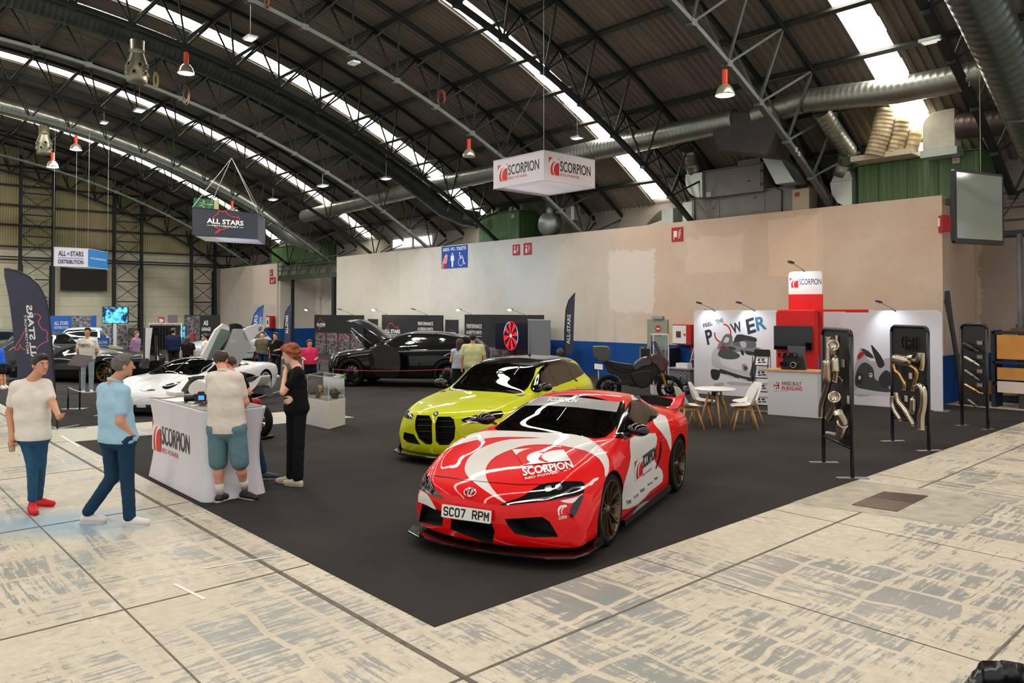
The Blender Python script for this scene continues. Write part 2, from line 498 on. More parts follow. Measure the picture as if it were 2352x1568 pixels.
def floormat():
 m=mat('worn_concrete',(200,190,170),rough=0.6,spec=0.3);g=NG(m)
 co=g.co();X,Y,Z=g.sep()
 base=g.noise(g.map((1,1,1)),0.7,8,0.65);fine=g.noise(g.map((1,1,1)),9.0,6,0.7)
 c0=g.mix(g.ramp(base,0.35,0.65),rgb(200,191,172),rgb(219,209,190))
 c0=g.mix(g.ramp(fine,0.35,0.7),c0,rgb(190,178,156))
 wn=g.noise(g.map((1,1,1)),0.9,3)
 wv=g.n('ShaderNodeVectorMath',operation='SCALE');wn2=g.n('ShaderNodeTexNoise');g.l(co,wn2 .inputs['Vector']);wn2 .inputs['Scale'].default_value=1.3
 g.l(wn2 .outputs['Color'],wv.inputs[0]);wv.inputs['Scale'].default_value=0.28
 av=g.n('ShaderNodeVectorMath',operation='ADD');g.l(co,av.inputs[0]);g.l(wv.outputs[0],av.inputs[1])
 br=g.n('ShaderNodeTexBrick');g.l(av.outputs[0],br.inputs['Vector'])
 br.inputs['Color1'].default_value=(0,0,0,1);br.inputs['Color2'].default_value=(1,1,1,1);br.inputs['Mortar'].default_value=(0,0,0,1)
 br.inputs['Scale'].default_value=1.0;br.inputs['Brick Width'].default_value=0.62;br.inputs['Row Height'].default_value=0.42;br.inputs['Mortar Size'].default_value=0.03
 br.inputs['Mortar Smooth'].default_value=0.3;br.offset=0.0
 sx=g.noise(g.map((1.6,22,1)),1.0,5,0.7)
 sy=g.noise(g.map((22,1.6,1)),1.0,5,0.7)
 big=g.noise(g.map((1,1,1),loc=(3.1,7.7,0)),0.55,4,0.6)
 which=g.ramp(g.noise(g.map((1,1,1),loc=(9,2,0)),0.35,2),0.45,0.55)
 st=g.m('ADD',g.m('MULTIPLY',sx,which),g.m('MULTIPLY',sy,g.m('SUBTRACT',1.0,which)))
 bv=g.sep(br.outputs['Color'])[0]
 pres=g.m('ADD',g.m('MULTIPLY',bv,0.10),g.m('ADD',g.m('MULTIPLY',big,0.75),g.m('MULTIPLY',st,0.95)))
 pres=g.m('ADD',pres,g.m('MULTIPLY',fine,0.28))
 inb=g.m('SUBTRACT',1.0,br.outputs['Fac'])
 pm=g.m('MULTIPLY',g.ramp(pres,1.045,1.10),g.ramp(inb,0.2,0.8))
 pcol=g.mix(g.ramp(g.noise(g.map((1,1,1),loc=(5,5,0)),0.8,3),0.4,0.6),rgb(128,134,132),rgb(150,150,146))
 c1=g.mix(g.m('MULTIPLY',pm,0.85),c0,pcol)
 sc=g.noise(g.map((6,60,1),loc=(1,3,0)),1.0,3,0.5);sc2=g.noise(g.map((1,1,1),loc=(11,3,0)),1.7,3)
 sm=g.m('MULTIPLY',g.ramp(sc,0.64,0.68),g.ramp(sc2,0.52,0.6))
 c2=g.mix(g.m('MULTIPLY',sm,0.6),c1,rgb(92,88,84))
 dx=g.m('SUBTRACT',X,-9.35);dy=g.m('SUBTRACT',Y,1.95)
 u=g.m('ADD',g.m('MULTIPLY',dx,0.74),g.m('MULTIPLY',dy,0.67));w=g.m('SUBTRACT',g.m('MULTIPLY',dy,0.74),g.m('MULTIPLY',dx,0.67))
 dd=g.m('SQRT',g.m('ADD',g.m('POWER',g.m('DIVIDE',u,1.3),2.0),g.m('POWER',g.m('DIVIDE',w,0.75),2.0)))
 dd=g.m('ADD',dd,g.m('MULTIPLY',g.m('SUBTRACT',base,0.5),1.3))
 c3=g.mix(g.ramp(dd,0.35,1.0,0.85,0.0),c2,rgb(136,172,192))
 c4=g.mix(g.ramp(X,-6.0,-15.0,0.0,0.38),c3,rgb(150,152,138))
 g.l(c4,g.bsdf.inputs['Base Color'])
 g.l(g.ramp(pm,0,1,0.62,0.42),g.bsdf.inputs['Roughness'])
 bp_=g.n('ShaderNodeBump');bp_.inputs['Strength'].default_value=0.25;bp_.inputs['Distance'].default_value=0.01
 g.l(fine,bp_.inputs['Height']);g.l(bp_.outputs[0],g.bsdf.inputs['Normal'])
 return m
mb=MB();mb.box(((XE0+XE1)/2-0.5,2.0,-0.1),(XE1-XE0+3,44.0,0.2))
struct(mb,'floor',floormat())
M_joint=mat('joint_dark',(112,104,90),rough=0.9,noise=0.4,nscale=9)
def joints():
 k=0
 mb=MB()
 for Y in(2.99,-1.3):
  mb.add([(-51,Y-0.022,0.002),(5,Y-0.022,0.002),(5,Y+0.022,0.002),(-51,Y+0.022,0.002)],[(0,1,2,3)])
 for Y in(0.6,1.75,-3.4):mb.add([(-51,Y-0.007,0.002),(5,Y-0.007,0.002),(5,Y+0.007,0.002),(-51,Y+0.007,0.002)],[(0,1,2,3)])
 for Y in(5.6,8.1,10.9):mb.add([(-4.44,Y-0.006,0.002),(4,Y-0.006,0.002),(4,Y+0.006,0.002),(-4.44,Y+0.006,0.002)],[(0,1,2,3)])
 for X,w in((-3.72,0.012),(-1.6,0.01),(0.5,0.01)):mb.add([(X-w,-10,0.0025),(X+w,-10,0.0025),(X+w,19,0.0025),(X-w,19,0.0025)],[(0,1,2,3)])
 for X,w in((-6.3,0.01),(-9.3,0.012),(-12.2,0.01),(-15.0,0.012),(-17.8,0.01)):mb.add([(X-w,-8,0.0025),(X+w,-8,0.0025),(X+w,3.28,0.0025),(X-w,3.28,0.0025)],[(0,1,2,3)])
 return mb
struct(joints(),'trim_90',M_joint)
mbs=MB()
for a,b,w in(((400,1340),(470,1375),0.03),((140,1000),(182,1025),0.04),((350,1200),(480,1178),0.02),((465,1305),(640,1275),0.025)):
 p=onG(*a,0.003);q=onG(*b,0.003);d=(q-p).normalized();n_=V((-d.y,d.x,0))*w/2
 mbs.add([p-n_,q-n_,q+n_,p+n_],[(0,1,2,3)])
struct(mbs,'trim_91',mat('tape_residue',(232,228,216),rough=0.8))
t=thing('floor_hatch','rusty two-part steel pit cover let into the concrete floor beside the black carpet','floor hatch',(-3.7,9.5,0))
q=[onG(x,y,0)for x,y in((1957,1160),(2060,1176),(2097,1157),(1996,1143))];q2_=[onG(x,y,0)for x,y in((1998,1143),(2098,1157),(2132,1140),(2030,1130))]
for nm,qq,c in(('cover',q,(122,104,92)),('cover',q2_,(92,72,62))):
 mb=MB();M0=Matrix.Translation((3.7,-9.5,0));qq=[M0@p for p in qq]
 mb.prism([(p.x,p.y)for p in qq],0.0,0.012);mb.build(nm,mat('rust_%d'%c[0],c,rough=0.35,metal=0.5,noise=0.3,nscale=12),t)
mb=MB();ring=[(-4.55,8.55),(-2.75,8.9),(-2.8,10.55),(-4.45,10.3)]
mb.prism([(x+3.7,y-9.5)for x,y in ring],0.0005,0.004);mb.build('surround',mat('patch_concrete',(178,170,152),rough=0.7,noise=0.25,nscale=5),t)
def carpetmat():
 m=mat('black_carpet',(44,42,41),rough=0.95,spec=0.08);g=NG(m)
 n1=g.noise(g.map((1,1,1)),400,2,0.5);n2=g.noise(g.map((1,1,1)),0.6,6,0.6)
 c=g.mix(g.ramp(n2,0.3,0.7),rgb(45,43,41),rgb(60,57,54));c=g.mix(g.ramp(n1,0.5,0.75,0,0.35),c,rgb(84,80,76))
 g.l(c,g.bsdf.inputs['Base Color']);return m
M_carpet=carpetmat()
mb=MB();mb.prism([(-4.45,3.3),(-4.47,20.12),(-14.2,20.12),(-14.2,8.45),(-14.25,8.3),(-14.85,3.3)],0.0,0.006)
tag(mb.build('carpet',M_carpet),'black exhibition carpet under the red and white sports car and the exhaust racks','carpet')
mb=MB();mb.prism([(-16.75,3.3),(-16.0,8.35),(-14.2,8.45),(-14.2,20.1),(-50.5,20.1),(-50.5,3.3)],0.0,0.006)
tag(mb.build('carpet',M_carpet),'black exhibition carpet under the white supercar and the black off-roader','carpet')
def wallmat(name,patches):
 m=mat(name,(200,180,162),rough=0.85,spec=0.2);g=NG(m);X,Y,Z=g.sep()
 n=g.noise(g.map((1,1,1)),0.35,6,0.6);f=g.noise(g.map((1,1,1)),3.0,8,0.65)
 c=g.mix(g.ramp(X,-19.0,-15.0),rgb(205,196,182),rgb(208,182,160))
 c=g.mix(g.ramp(n,0.4,0.62,0,0.35),c,rgb(222,216,206))
 c=g.mix(g.ramp(f,0.45,0.75,0,0.25),c,rgb(178,160,142))
 for(x0,x1,z0,z1,col,a,soft)in patches:
  w=g.m('MULTIPLY',g.m('SUBTRACT',f,0.5),soft)
  xx=g.m('ADD',X,w);zz=g.m('ADD',Z,w)
  k=g.m('MULTIPLY',g.m('MULTIPLY',g.ramp(xx,x0,x0+0.05),g.ramp(xx,x1,x1-0.05)),g.m('MULTIPLY',g.ramp(zz,z0,z0+0.05),g.ramp(zz,z1,z1-0.05)))
  c=g.mix(g.m('MULTIPLY',k,a),c,rgb(*col))
 b=g.m('LESS_THAN',Z,1.17)
 c=g.mix(b,c,rgb(24,74,142))
 g.l(c,g.bsdf.inputs['Base Color']);return m
M_wall=wallmat('plaster',[(-14.0,-12.0,3.4,4.55,(222,208,188),0.6,0.5),(-11.2,-9.7,3.2,4.9,(226,200,178),0.7,0.3),(-9.9,-9.55,2.6,5.0,(222,198,176),0.5,0.2),(-17.2,-15.2,2.2,4.3,(226,216,206),0.7,0.6),(-22.5,-19.6,2.4,4.9,(206,206,204),0.6,0.6),(-30,-27.5,2.2,5,(222,214,202),0.4,0.4),(-46.3,-43.0,2.6,5,(226,206,190),0.8,0.05),(-48.5,-46.3,3.3,5,(206,190,172),0.6,0.05)])
mb=MB();mb.box(((-35.83-6.6)/2,YW+0.1,ZW/2),(35.83-6.6,0.2,ZW));struct(mb,'wall_back',M_wall)
mb=MB();mb.box(((-42.87-52)/2,YW+0.1,ZW/2),(52-42.87,0.2,ZW));struct(mb,'wall_back_left',M_wall)
mb=MB();mb.box((-35.93,21.4,ZW/2),(0.2,2.3,ZW));mb.box((-42.77,21.4,ZW/2),(0.2,2.3,ZW));mb.box((-6.7,21.4,ZW/2),(0.2,2.3,ZW));struct(mb,'wall_recess',M_wall)
M_wall2=wallmat('stained_plaster',[(-42,-38,2.8,4.6,(150,142,134),0.5,1.6),(-6.5,-2.0,1.2,5.4,(126,120,114),0.5,0.5),(-4.6,-3.4,1.4,4.4,(150,140,126),0.5,1.2)])
mb=MB();mb.box((-39.4,22.6,3.0),(7.2,0.2,6.0));mb.box((-2.0,22.6,2.6),(9.6,0.2,5.2));struct(mb,'wall_recess_back',M_wall2)
mb=MB();mb.mat(mat('high_wall',(150,142,130),rough=0.9,noise=0.15,nscale=1)).box((-23.5,22.05,5.6),(59,0.15,1.3));struct(mb,'wall_upper',None)
for i,(x0,x1)in enumerate(((-33.2,-31.6),(-31.3,-29.9))):
 mb=MB();mb.box(((x0+x1)/2,21.94,5.68),(x1-x0,0.05,0.42));struct(mb,'window_%d'%(11+i),mat('lit_window',(250,250,245),emit=3.0,ecol=(240,246,250)))
mb=MB();mb.box((-21.2,21.2,4.93),(29.3,1.9,0.14));mb.box((-47.4,21.2,4.93),(9.0,1.9,0.14));struct(mb,'ceiling_rooms',mat('slab',(110,104,96),rough=0.9))
def endmat():
 m=mat('end_panels',(210,202,176),rough=0.85,spec=0.2);g=NG(m);X,Y,Z=g.sep()
 n=g.noise(g.map((1,1,1)),0.5,7,0.6)
 c=g.mix(g.ramp(n,0.35,0.65),rgb(214,206,182),rgb(196,190,166))
 ln=g.m('FRACT',g.m('DIVIDE',Z,0.62));c=g.mix(g.m('MULTIPLY',g.m('LESS_THAN',ln,0.035),0.6),c,rgb(120,116,100))
 c=g.mix(g.m('MULTIPLY',g.m('LESS_THAN',Z,1.15),1.0),c,rgb(112,108,88))
 st=g.noise(g.map((1,6,0.4)),1.0,5);c=g.mix(g.ramp(st,0.55,0.75,0,0.35),c,rgb(160,152,130))
 g.l(c,g.bsdf.inputs['Base Color']);return m
mb=MB();mb.box((XE0-0.1,2.0,2.95),(0.2,40,5.9));struct(mb,'wall_left',endmat())
mb=MB()
ys=[];k=0
rows=[[],[]]
for i in range(int(40/0.13)):
 y=-18+i*0.13
 for yy,dx in((y,0),(y+0.05,0),(y+0.065,0.05),(y+0.115,0.05)):
  zt=max(6.0,arcpt(RR,yy))+0.1
  rows[0].append((XE0+dx,yy,5.9));rows[1].append((XE0+dx,yy,zt))
mb.grid(rows,smooth=False)
struct(mb,'wall_left_upper',mat('ribbed_cream',(176,166,126),rough=0.75,noise=0.18,nscale=0.7))
mb=MB()
for z in(5.95,7.2,8.35,9.5,10.6):
 mb.box((XE0+0.14,4,z),(0.14,36 if z<7 else 34 if z<9 else 24,0.10))
for z in(5.35,5.2):mb.cyl((XE0+0.2,-14,z),(XE0+0.2,21,z),0.035,n=8)
struct(mb,'trim_92',M_dark)
ecols=[(8.55,10.2),(13.5,15.1),(18.2,19.75),(3.7,5.3)]
for i,(y0,y1)in enumerate(ecols):
 t=thing('lattice_column',['black lattice column on the end wall left of the blue and white hanging sign','black lattice column on the end wall right of the blue and white hanging sign','black lattice column on the end wall right of the white strip light','black lattice column on the end wall at the far left edge'][i],'column',(XE0+0.5,(y0+y1)/2,0))
 w=(y1-y0)/2;zt=arcpt(RR,y1)-0.1
 for sy in(-1,1):
  b=MB();b.bar((0,sy*w,4.9),(0,sy*w,zt),0.16,0.2);b.bar((0.15,sy*w,0),(0,sy*w*1.0,4.9),0.2,0.16);b.bar((-0.1,sy*w*0.86,0),(-0.1,sy*w*0.86,4.9),0.09);b.build('post',M_dark2,t)
 b=MB();z=0.3;zs=[]
 while z<zt-0.8:
  b.bar((0.05,-w,z),(0.05,w,z),0.07)
  if z+1.25<zt:b.bar((0.05,-w,z),(0.05,w,z+1.25),0.035);b.bar((0.05,w,z),(0.05,-w,z+1.25),0.035)
  z+=1.25
 b.build('lacing',M_dark2,t)
# ================================================================== AIR PLANT, LAMPS
def SC(x,y,z,y2):
 return(x*y2/y,y2,EYE+(z-EYE)*y2/y)
M_spiral=mat('spiral_duct',(150,152,142),rough=0.36,metal=0.8,noise=0.2,nscale=1.5)
def spiraltex(m,axis_scale):
 return m
def duct(name,label,pts,r,m,parent=None,step=0.14,ridge=0.005,n=24):
 "round spiral duct along a path, ribbed"
 pts=[V(p)for p in pts];out=[];rs=[]
 for i in range(len(pts)-1):
  d=(pts[i+1]-pts[i]);L=d.length;k=max(1,int(L/step))
  for j in range(k):
   q=pts[i]+d*(j/k)
   out+=[q,q+d.normalized()*0.02,q+d.normalized()*0.04];rs+=[r,r+ridge,r]
 out.append(pts[-1]);rs.append(r)
 b=MB();b.tube(out,rs,n)
 o=b.build(name,m,parent)
 if label:tag(o,label,'air duct')
 return o
def arcpath(X,dr,y0,y1,n=40):
 return[(X,YC+(RB+dr)*sin(t),ZC+(RB+dr)*cos(t))for t in np.linspace(math.asin((y0-YC)/(RB+dr)),math.asin((y1-YC)/(RB+dr)),n)]
duct('air_duct','fat dark spiral duct hanging under the dark truss in the middle of the roof',arcpath(-24.85,0.3,-6,18.9)+[(-24.7,19.7,6.15),(-24.2,20.2,6.0)],0.36,M_galvd)
duct('air_duct','shiny spiral duct running down the arch beside the green grey truss on the left',arcpath(-38.8,0.5,-2,16.9)+[(-38.9,17.9,7.1),(-39.0,18.9,6.35),(-39.2,20.2,5.9),(-39.4,20.9,5.85)],0.37,mat('bright_duct',(170,172,158),rough=0.3,metal=0.75,noise=0.2,nscale=2))
duct('air_duct','fat dark green grey spiral duct in the top right corner of the hall',arcpath(-4.2,-0.55,3,17.4)+[(-4.15,18.4,5.6),(-4.1,19.2,5.2)],0.42,mat('green_duct',(84,92,86),rough=0.35,metal=0.75,noise=0.25,nscale=2))
duct('air_duct','long horizontal spiral duct above the side wall, right half with the silver bands',[onY(1735,268,18.35),onY(1850,232,18.35),onY(2060,208,18.35),onY(2230,175,18.35),onY(2330,150,18.35)],0.3,M_spiral)
duct('air_duct','long horizontal spiral duct above the side wall, passing behind the white cube sign',[onY(700,497,18.5),onY(940,438,18.4),onY(1290,362,18.35),onY(1690,275,18.35)],0.32,M_spiral)
M_box=mat('duct_box',(96,98,90),rough=0.45,metal=0.5,noise=0.3,nscale=2)
t=thing('junction_duct','dull sheet metal junction box joining the long wall ducts behind truss 50','duct junction',SC(-12.2,20.2,7.4,18.7))
b=MB();b.prism([(-.4,.1),(-.2,-.4),(1.2,-.75),(1.5,-.2),(1.2,0.45),(0.2,0.6),(-.3,0.5)],-0.3,0.6,frame((0,0,0),(1,0,0),(0,0,1)));b.build('housing',mat('box_dull',(62,60,56),rough=0.6,metal=0.3,noise=0.3,nscale=3),t,bevel=0.04)
def plant(name,label,c,d,m,cat='air handling unit',details=None):
 t=thing(name,label,cat,(c[0],c[1],c[2]-d[2]/2))
 b=MB();b.box((0,0,d[2]/2),d);b.build('casing',m,t,bevel=0.02)
 b=MB();b.box((0,0,d[2]+0.015),(d[0]+0.06,d[1]+0.06,0.03));b.build('rim',m,t)
 return t
M_green=mat('green_casing',(58,98,56),rough=0.5,noise=0.22,nscale=2.0)
def streaks(m,dark):
 g=NG(m);n=g.noise(g.map((14,14,0.4)),1.0,5,0.6)
 c=g.mix(g.ramp(n,0.4,0.65),rgb(56,92,48),rgb(*dark));g.l(c,g.bsdf.inputs['Base Color'])
streaks(M_green,(92,118,74))
M_ahu=mat('grey_casing',(120,118,112),rough=0.5,noise=0.12,nscale=1.5)
M_lab=mat('paper_label',(215,205,190),rough=0.8)
M_lred=mat('label_red',(180,60,50),rough=0.8)
M_sheet=mat('zinc_sheet',(178,186,178),rough=0.42,metal=0.6,noise=0.15,nscale=2)
def label_on(t,x,y,z,w=0.16,h=0.13):
 b=MB();b.mat(M_lab).box((x,y-0.003,z),(w,0.006,h));b.mat(M_lred)
 for k in range(3):b.box((x,y-0.008,z+h*(0.25-0.22*k)),(w*0.7,0.004,h*0.08))
 b.build('sticker',None,t)
t=plant('air_handler','large green steel air handling unit on the side wall at the right',(-7.35,21.2,5.56),(2.9,1.3,1.14),M_green);label_on(t,0.95,-0.66,0.95)
b=MB()
for x in(-0.9,-0.2,0.55):b.bar((x,-0.66,0.02),(x,-0.66,1.1),0.02,0.006)
b.build('seam',M_green,t)
t=plant('air_handler','small green air handling unit behind the hanging white cube sign',(-23.5,21.3,5.66),(2.5,1.3,1.2),M_green);label_on(t,0.9,-0.66,1.0)
b=MB();b.box((-0.5,0,1.75),(0.5,0.8,1.1));b.box((0.6,0.1,1.45),(0.8,0.7,0.35));b.build('outlet',M_sheet,t)
t=plant('air_handler','distant green air handling unit above the recess at the left end of the wall',(-42.3,21.6,5.6),(6.4,1.2,1.1),M_green)
b=MB();b.box((-1.5,-0.1,1.5),(1.6,0.8,0.9));b.build('outlet',M_sheet,t)
t=plant('air_handler','upper grey air handling unit with access door, stacked on a longer one',(-12.45,20.72,6.17),(2.0,0.7,0.82),M_ahu)
label_on(t,0.62,-0.355,0.68);label_on(t,-0.85,-0.355,0.1)
b=MB();b.box((0.72,-0.36,0.42),(0.42,0.02,0.68));b.build('door',M_ahu,t);b=MB();b.box((0.95,-0.375,0.6),(0.07,0.03,0.07));b.box((0.95,-0.375,0.2),(0.07,0.03,0.07));b.box((0.55,-0.375,0.35),(0.1,0.03,0.03));b.build('handle',mat('black_plastic',(24,24,25),rough=0.4),t)
b=MB();b.box((0.45,0.1,0.95),(0.75,0.6,0.16));b.build('hatch',M_ahu,t)
t=plant('air_handler','long lower grey air handling unit directly on the side wall top',(-12.3,21.15,5.42),(3.5,1.2,0.78),M_ahu)
label_on(t,0.5,-0.61,0.6);label_on(t,-0.95,-0.61,0.42)
b=MB();b.box((-0.95,-0.61,0.35),(0.45,0.02,0.5));b.box((0.55,-0.61,0.42),(0.5,0.02,0.5));b.build('door',M_ahu,t)
b=MB();b.tube([(-1.6,-0.64,0.1),(-1.6,-0.64,0.83),(1.1,-0.64,0.86),(1.35,-0.64,0.7),(1.35,-0.64,0.0)],0.02,6);b.build('conduit',M_galvd,t)
b=MB();b.box((-1.95,-0.1,0.36),(0.35,0.9,0.72));b.build('plenum',M_sheet,t)
t=thing('control_cabinet','cream control box at the right end of the grey air handling units','cabinet',(-10.35,20.7,5.05));b=MB();b.box((0,0,0.33),(0.5,0.5,0.66));b.build('housing',mat('cream_box',(176,168,140),rough=0.6),t,bevel=0.01);b=MB();b.box((-0.1,-0.253,0.5),(0.14,0.01,0.12));b.build('sign',M_lred,t)
def elbow(name,label,c,w,h,d,m,flip=1):
 t=thing(name,label,'duct elbow',c)
 poly=[(0,0),(w,0),(w,h)]+[(w-w*sin(radians(a)),h-(h-0.0)*(1-cos(radians(a)))*1.0-0)for a in range(15,91,15)]
 poly=[(-w/2*flip+flip*x,z)for x,z in[(0,0),(w,0),(w,h)]+[(w*0.55*(1-sin(radians(a)))*1.0+0.0,h*0.62+h*0.38*cos(radians(a)))for a in range(0,91,15)]]
 b=MB();b.prism(poly,-d/2,d/2,frame((0,0,0),(1,0,0),(0,0,1)));b.build('shell',m,t,bevel=0.01)
 return t
t=elbow('duct_elbow','cream white sheet metal elbow duct standing on the large green unit',SC(-6.8,20.8,6.3,20.25),0.72,0.92,0.45,mat('cream_sheet',(196,192,170),rough=0.5,noise=0.2,nscale=3))
b=MB();b.box((0,0,-0.09),(0.82,0.5,0.18));b.build('collar',M_sheet,t)
duct('air_duct','short dark round duct leaving the cream white elbow to the right',[SC(-6.38,20.8,6.82,20.2),SC(-5.0,20.8,6.74,20.1),SC(-4.4,20.8,6.7,20.0)],0.32,mat('brown_duct',(96,84,76),rough=0.4,metal=0.6,noise=0.2,nscale=3))
M_rust=mat('stained_flex',(196,176,140),rough=0.75,noise=0.4,nscale=5)
for i,(x,y,h,lx,r)in enumerate(((-8.45,19.9,1.2,0.32,0.24),(-7.95,20.1,0.85,0.22,0.2),(-7.55,20.3,0.5,0.12,0.18))):
 duct('flexible_duct',['tallest of the three rust stained cream flexible ducts on the green unit','middle of the three rust stained cream flexible ducts on the green unit','shortest of the three rust stained cream flexible ducts on the green unit'][i],[SC(x,20.8,6.4,y),SC(x+lx*0.6,20.8,6.4+h*0.5,y),SC(x+lx,20.8,6.4+h,y)],r,M_rust,step=0.09,ridge=0.014,n=20)
b=MB();b.box((-7.95,20.25,6.22),(1.5,0.7,0.14));tag(b.build('duct_tray',mat('cream_tray',(200,186,158),rough=0.6,noise=0.15,nscale=3)),'cream sheet metal tray under the three flexible ducts','duct base')
duct('air_duct','bent spiral drop duct between the grey units and the green unit',[onY(1885,255,18.6),onY(1915,300,19.3),onY(1948,345,20.2),onY(1940,375,20.45),onY(1930,405,20.5)],0.22,M_spiral)
t=thing('duct_transition','sheet metal foot of the bent drop duct on the wall top','duct transition',(-9.12,20.6,5.0))
b=MB();b.prism([(-0.32,0.75),(0.28,0.75),(0.28,0.05),(0.1,0.05),(-0.12,0.18),(-0.27,0.42)],-0.3,0.3,frame((0,0,0),(1,0,0),(0,0,1)));b.prism([(-0.32,0.75),(0.28,0.75),(0.2,1.0),(-0.2,1.0)],-0.25,0.25,frame((0,0,0),(1,0,0),(0,0,1)));b.build('shell',M_sheet,t,bevel=0.01)
t=thing('duct_hood','tapered sheet metal hood dropping onto the grey units beside truss 50','duct hood',(-10.85,20.25,5.82))
b=MB();b.prism([(-0.5,1.15),(0.1,1.1),(0.12,0.85),(0.62,0.0),(0.05,0.0),(-0.42,0.9)],-0.35,0.35,frame((0,0,0),(1,0,0),(0,0,1)));b.build('shell',M_sheet,t,bevel=0.01)
b=MB();b.box((-0.2,0,1.2),(0.7,0.8,0.05));b.box((-0.2,0,1.1),(0.66,0.76,0.05));b.build('flange',M_galvd,t)
t=thing('duct_elbow','galvanised quarter round elbow at the left end of the upper grey unit','duct elbow',(-13.75,20.65,5.72))
poly=[(0.3,0.85),(-0.32,0.85),(-0.32,0.6)]+[(0.3-0.62*cos(radians(a)),0.6-0.55*sin(radians(a)))for a in range(10,91,16)]
b=MB();b.prism(poly,-0.4,0.4,frame((0,0,0),(1,0,0),(0,0,1)));b.build('shell',M_sheet,t,bevel=0.01)
duct('air_duct','short round duct rising from the quarter round elbow into the dark',[(-13.85,20.5,6.55),(-13.85,20.3,6.95),(-13.7,19.9,7.3)],0.24,M_spiral)
t=thing('duct_chute','galvanised slatted chute on the wall top left of the grey units','duct',(-15.7,20.9,5.0))
b=MB();b.prism([(-0.75,0),(0.9,0),(0.9,0.62),(0.45,0.62),(0.45,0.25),(-0.2,0.12),(-0.75,0.12)],-0.3,0.3,frame((0,0,0),(1,0,0),(0,0,1)));b.build('shell',M_sheet,t)
b=MB();b.grid([[(-0.2+0.75*k/6,-0.3,0.15+0.5*sin(k/6*1.3)),(-0.2+0.75*k/6,0.3,0.15+0.5*sin(k/6*1.3))]for k in range(7)]);b.build('chute',mat('bright_sheet',(215,210,190),rough=0.4,metal=0.3),t)
t=thing('duct_bend','vertical blue grey round duct end hanging behind the white cube sign','duct',(-20.75,20.9,5.1))
b=MB();b.lathe([(0.0,-0.25),(0.42,-0.25),(0.42,0.25),(0.0,0.25)],frame((0,0,0.5),(0,0,1),(1,0,0.2)),24);b.build('drum',M_sheet,t)
b=MB();b.cyl((0,0,0.5),(0.05,0,1.5),0.2,n=16);b.build('riser',M_spiral,t)
t=thing('junction_box','grey wall box with a cream side near the white cube sign','junction box',(-19.55,20.9,5.62));b=MB();b.box((0,0,0.27),(0.45,0.35,0.55));b.build('housing',M_ahu,t,bevel=0.01);b=MB();b.box((0.16,-0.18,0.27),(0.14,0.02,0.5));b.build('cover',M_lab,t)
def diffuser(label,x,y,z,s):
 t=thing('air_diffuser',label,'air diffuser',(x,y,z))
 b=MB();b.lathe([(0.0,-0.62*s),(0.27*s,-0.62*s),(0.29*s,-0.55*s),(0.29*s,-0.05*s),(0.2*s,0.2*s),(0.2*s,0.3*s),(0.22*s,0.31*s),(0.2*s,0.33*s),(0.2*s,0.62*s),(0,0.62*s)],n=32)
 b.build('drum',mat('diffuser_metal',(150,148,128),rough=0.35,metal=0.7,noise=0.15,nscale=4),t)
 for i,(a,zz)in enumerate([(k*60+(30 if r else 0),(-0.15,-0.38)[r])for r in range(2)for k in range(6)]):
  an=radians(a);d=V((cos(an),sin(an),0));c=d*0.27*s+V((0,0,zz*s))
  M=frame(c,V((0,0,1)),V((-d.y,d.x,0))*1.0)
  if M.col[2].to_3d().dot(d)<0:M=frame(c,V((-d.y,d.x,0)),V((0,0,1)))
  b=MB();b.lathe([(0.085*s,0.0),(0.085*s,0.05*s),(0.05*s,0.055*s),(0.05*s,0.02*s)],M,14);b.mat(mat('nozzle_hole',(10,10,10),rough=0.9)).lathe([(0.05*s,0.02*s),(0.0,0.02*s)],M,14)
  b2=MB();b2 .mat(mat('diffuser_metal',(150,148,128))).lathe([(0.085*s,0.0),(0.085*s,0.05*s),(0.05*s,0.055*s),(0.05*s,0.02*s)],M,14);b2 .mat(mat('nozzle_hole',(10,10,10))).lathe([(0.05*s,0.022*s),(0.001,0.022*s)],M,14)
  b2 .build('nozzle',None,t)
 return t
diffuser('large perforated drum diffuser hanging from the roof near the top left',-23.6,6.75,9.5,0.98)
diffuser('smaller perforated drum diffuser near the left edge under the shiny duct',-37.8,7.1,9.6,0.98)
def baylamp(label,p,s=1.0,on=True,cable=0.5,col=(255,244,225),watt=1400):
 t=thing('high_bay_lamp',label,'lamp',p)
 b=MB();b.lathe([(0.0,0.30*s),(0.055*s,0.30*s),(0.055*s,0.0),(0,0)],n=12,smooth=False);b.build('ballast',mat('orange_ballast',(226,62,14),rough=0.4),t)
 b=MB();b.lathe([(0.05*s,0.0),(0.10*s,-0.02*s),(0.16*s,-0.10*s),(0.20*s,-0.21*s),(0.205*s,-0.24*s),(0.195*s,-0.235*s),(0.15*s,-0.10*s),(0.09*s,-0.035*s),(0.05*s,-0.02*s)],n=28);b.build('shade',mat('lamp_shade',(190,180,160),rough=0.25,metal=0.6),t)
 b=MB();b.lathe([(0.19*s,-0.228*s),(0.0,-0.228*s)],n=28)
 b.build('lens',mat('lamp_glow',(255,250,240),emit=14,ecol=col)if on else mat('lamp_off',(190,170,130),rough=0.2,metal=0.4),t)
 b=MB();b.cyl((0,0,0.3*s),(0,0,0.3*s+cable),0.008,n=6);b.build('cable',M_dark2,t)
 if on:l=bpy.data.lights.new('lamp','SPOT');l.energy=watt;l.color=rgb(*col)[:3];l.spot_size=radians(165);l.spot_blend=.6;l.shadow_soft_size=.2;o=bpy.data.objects.new('light',l);COL.objects.link(o);o.parent=t;o.location=(0,0,-.3*s)
 return t
baylamp('lit high bay lamp with orange top under truss 50, the nearest one',(-9.48,15.2,7.42),1.1,True,0.15,(255,225,190),300)
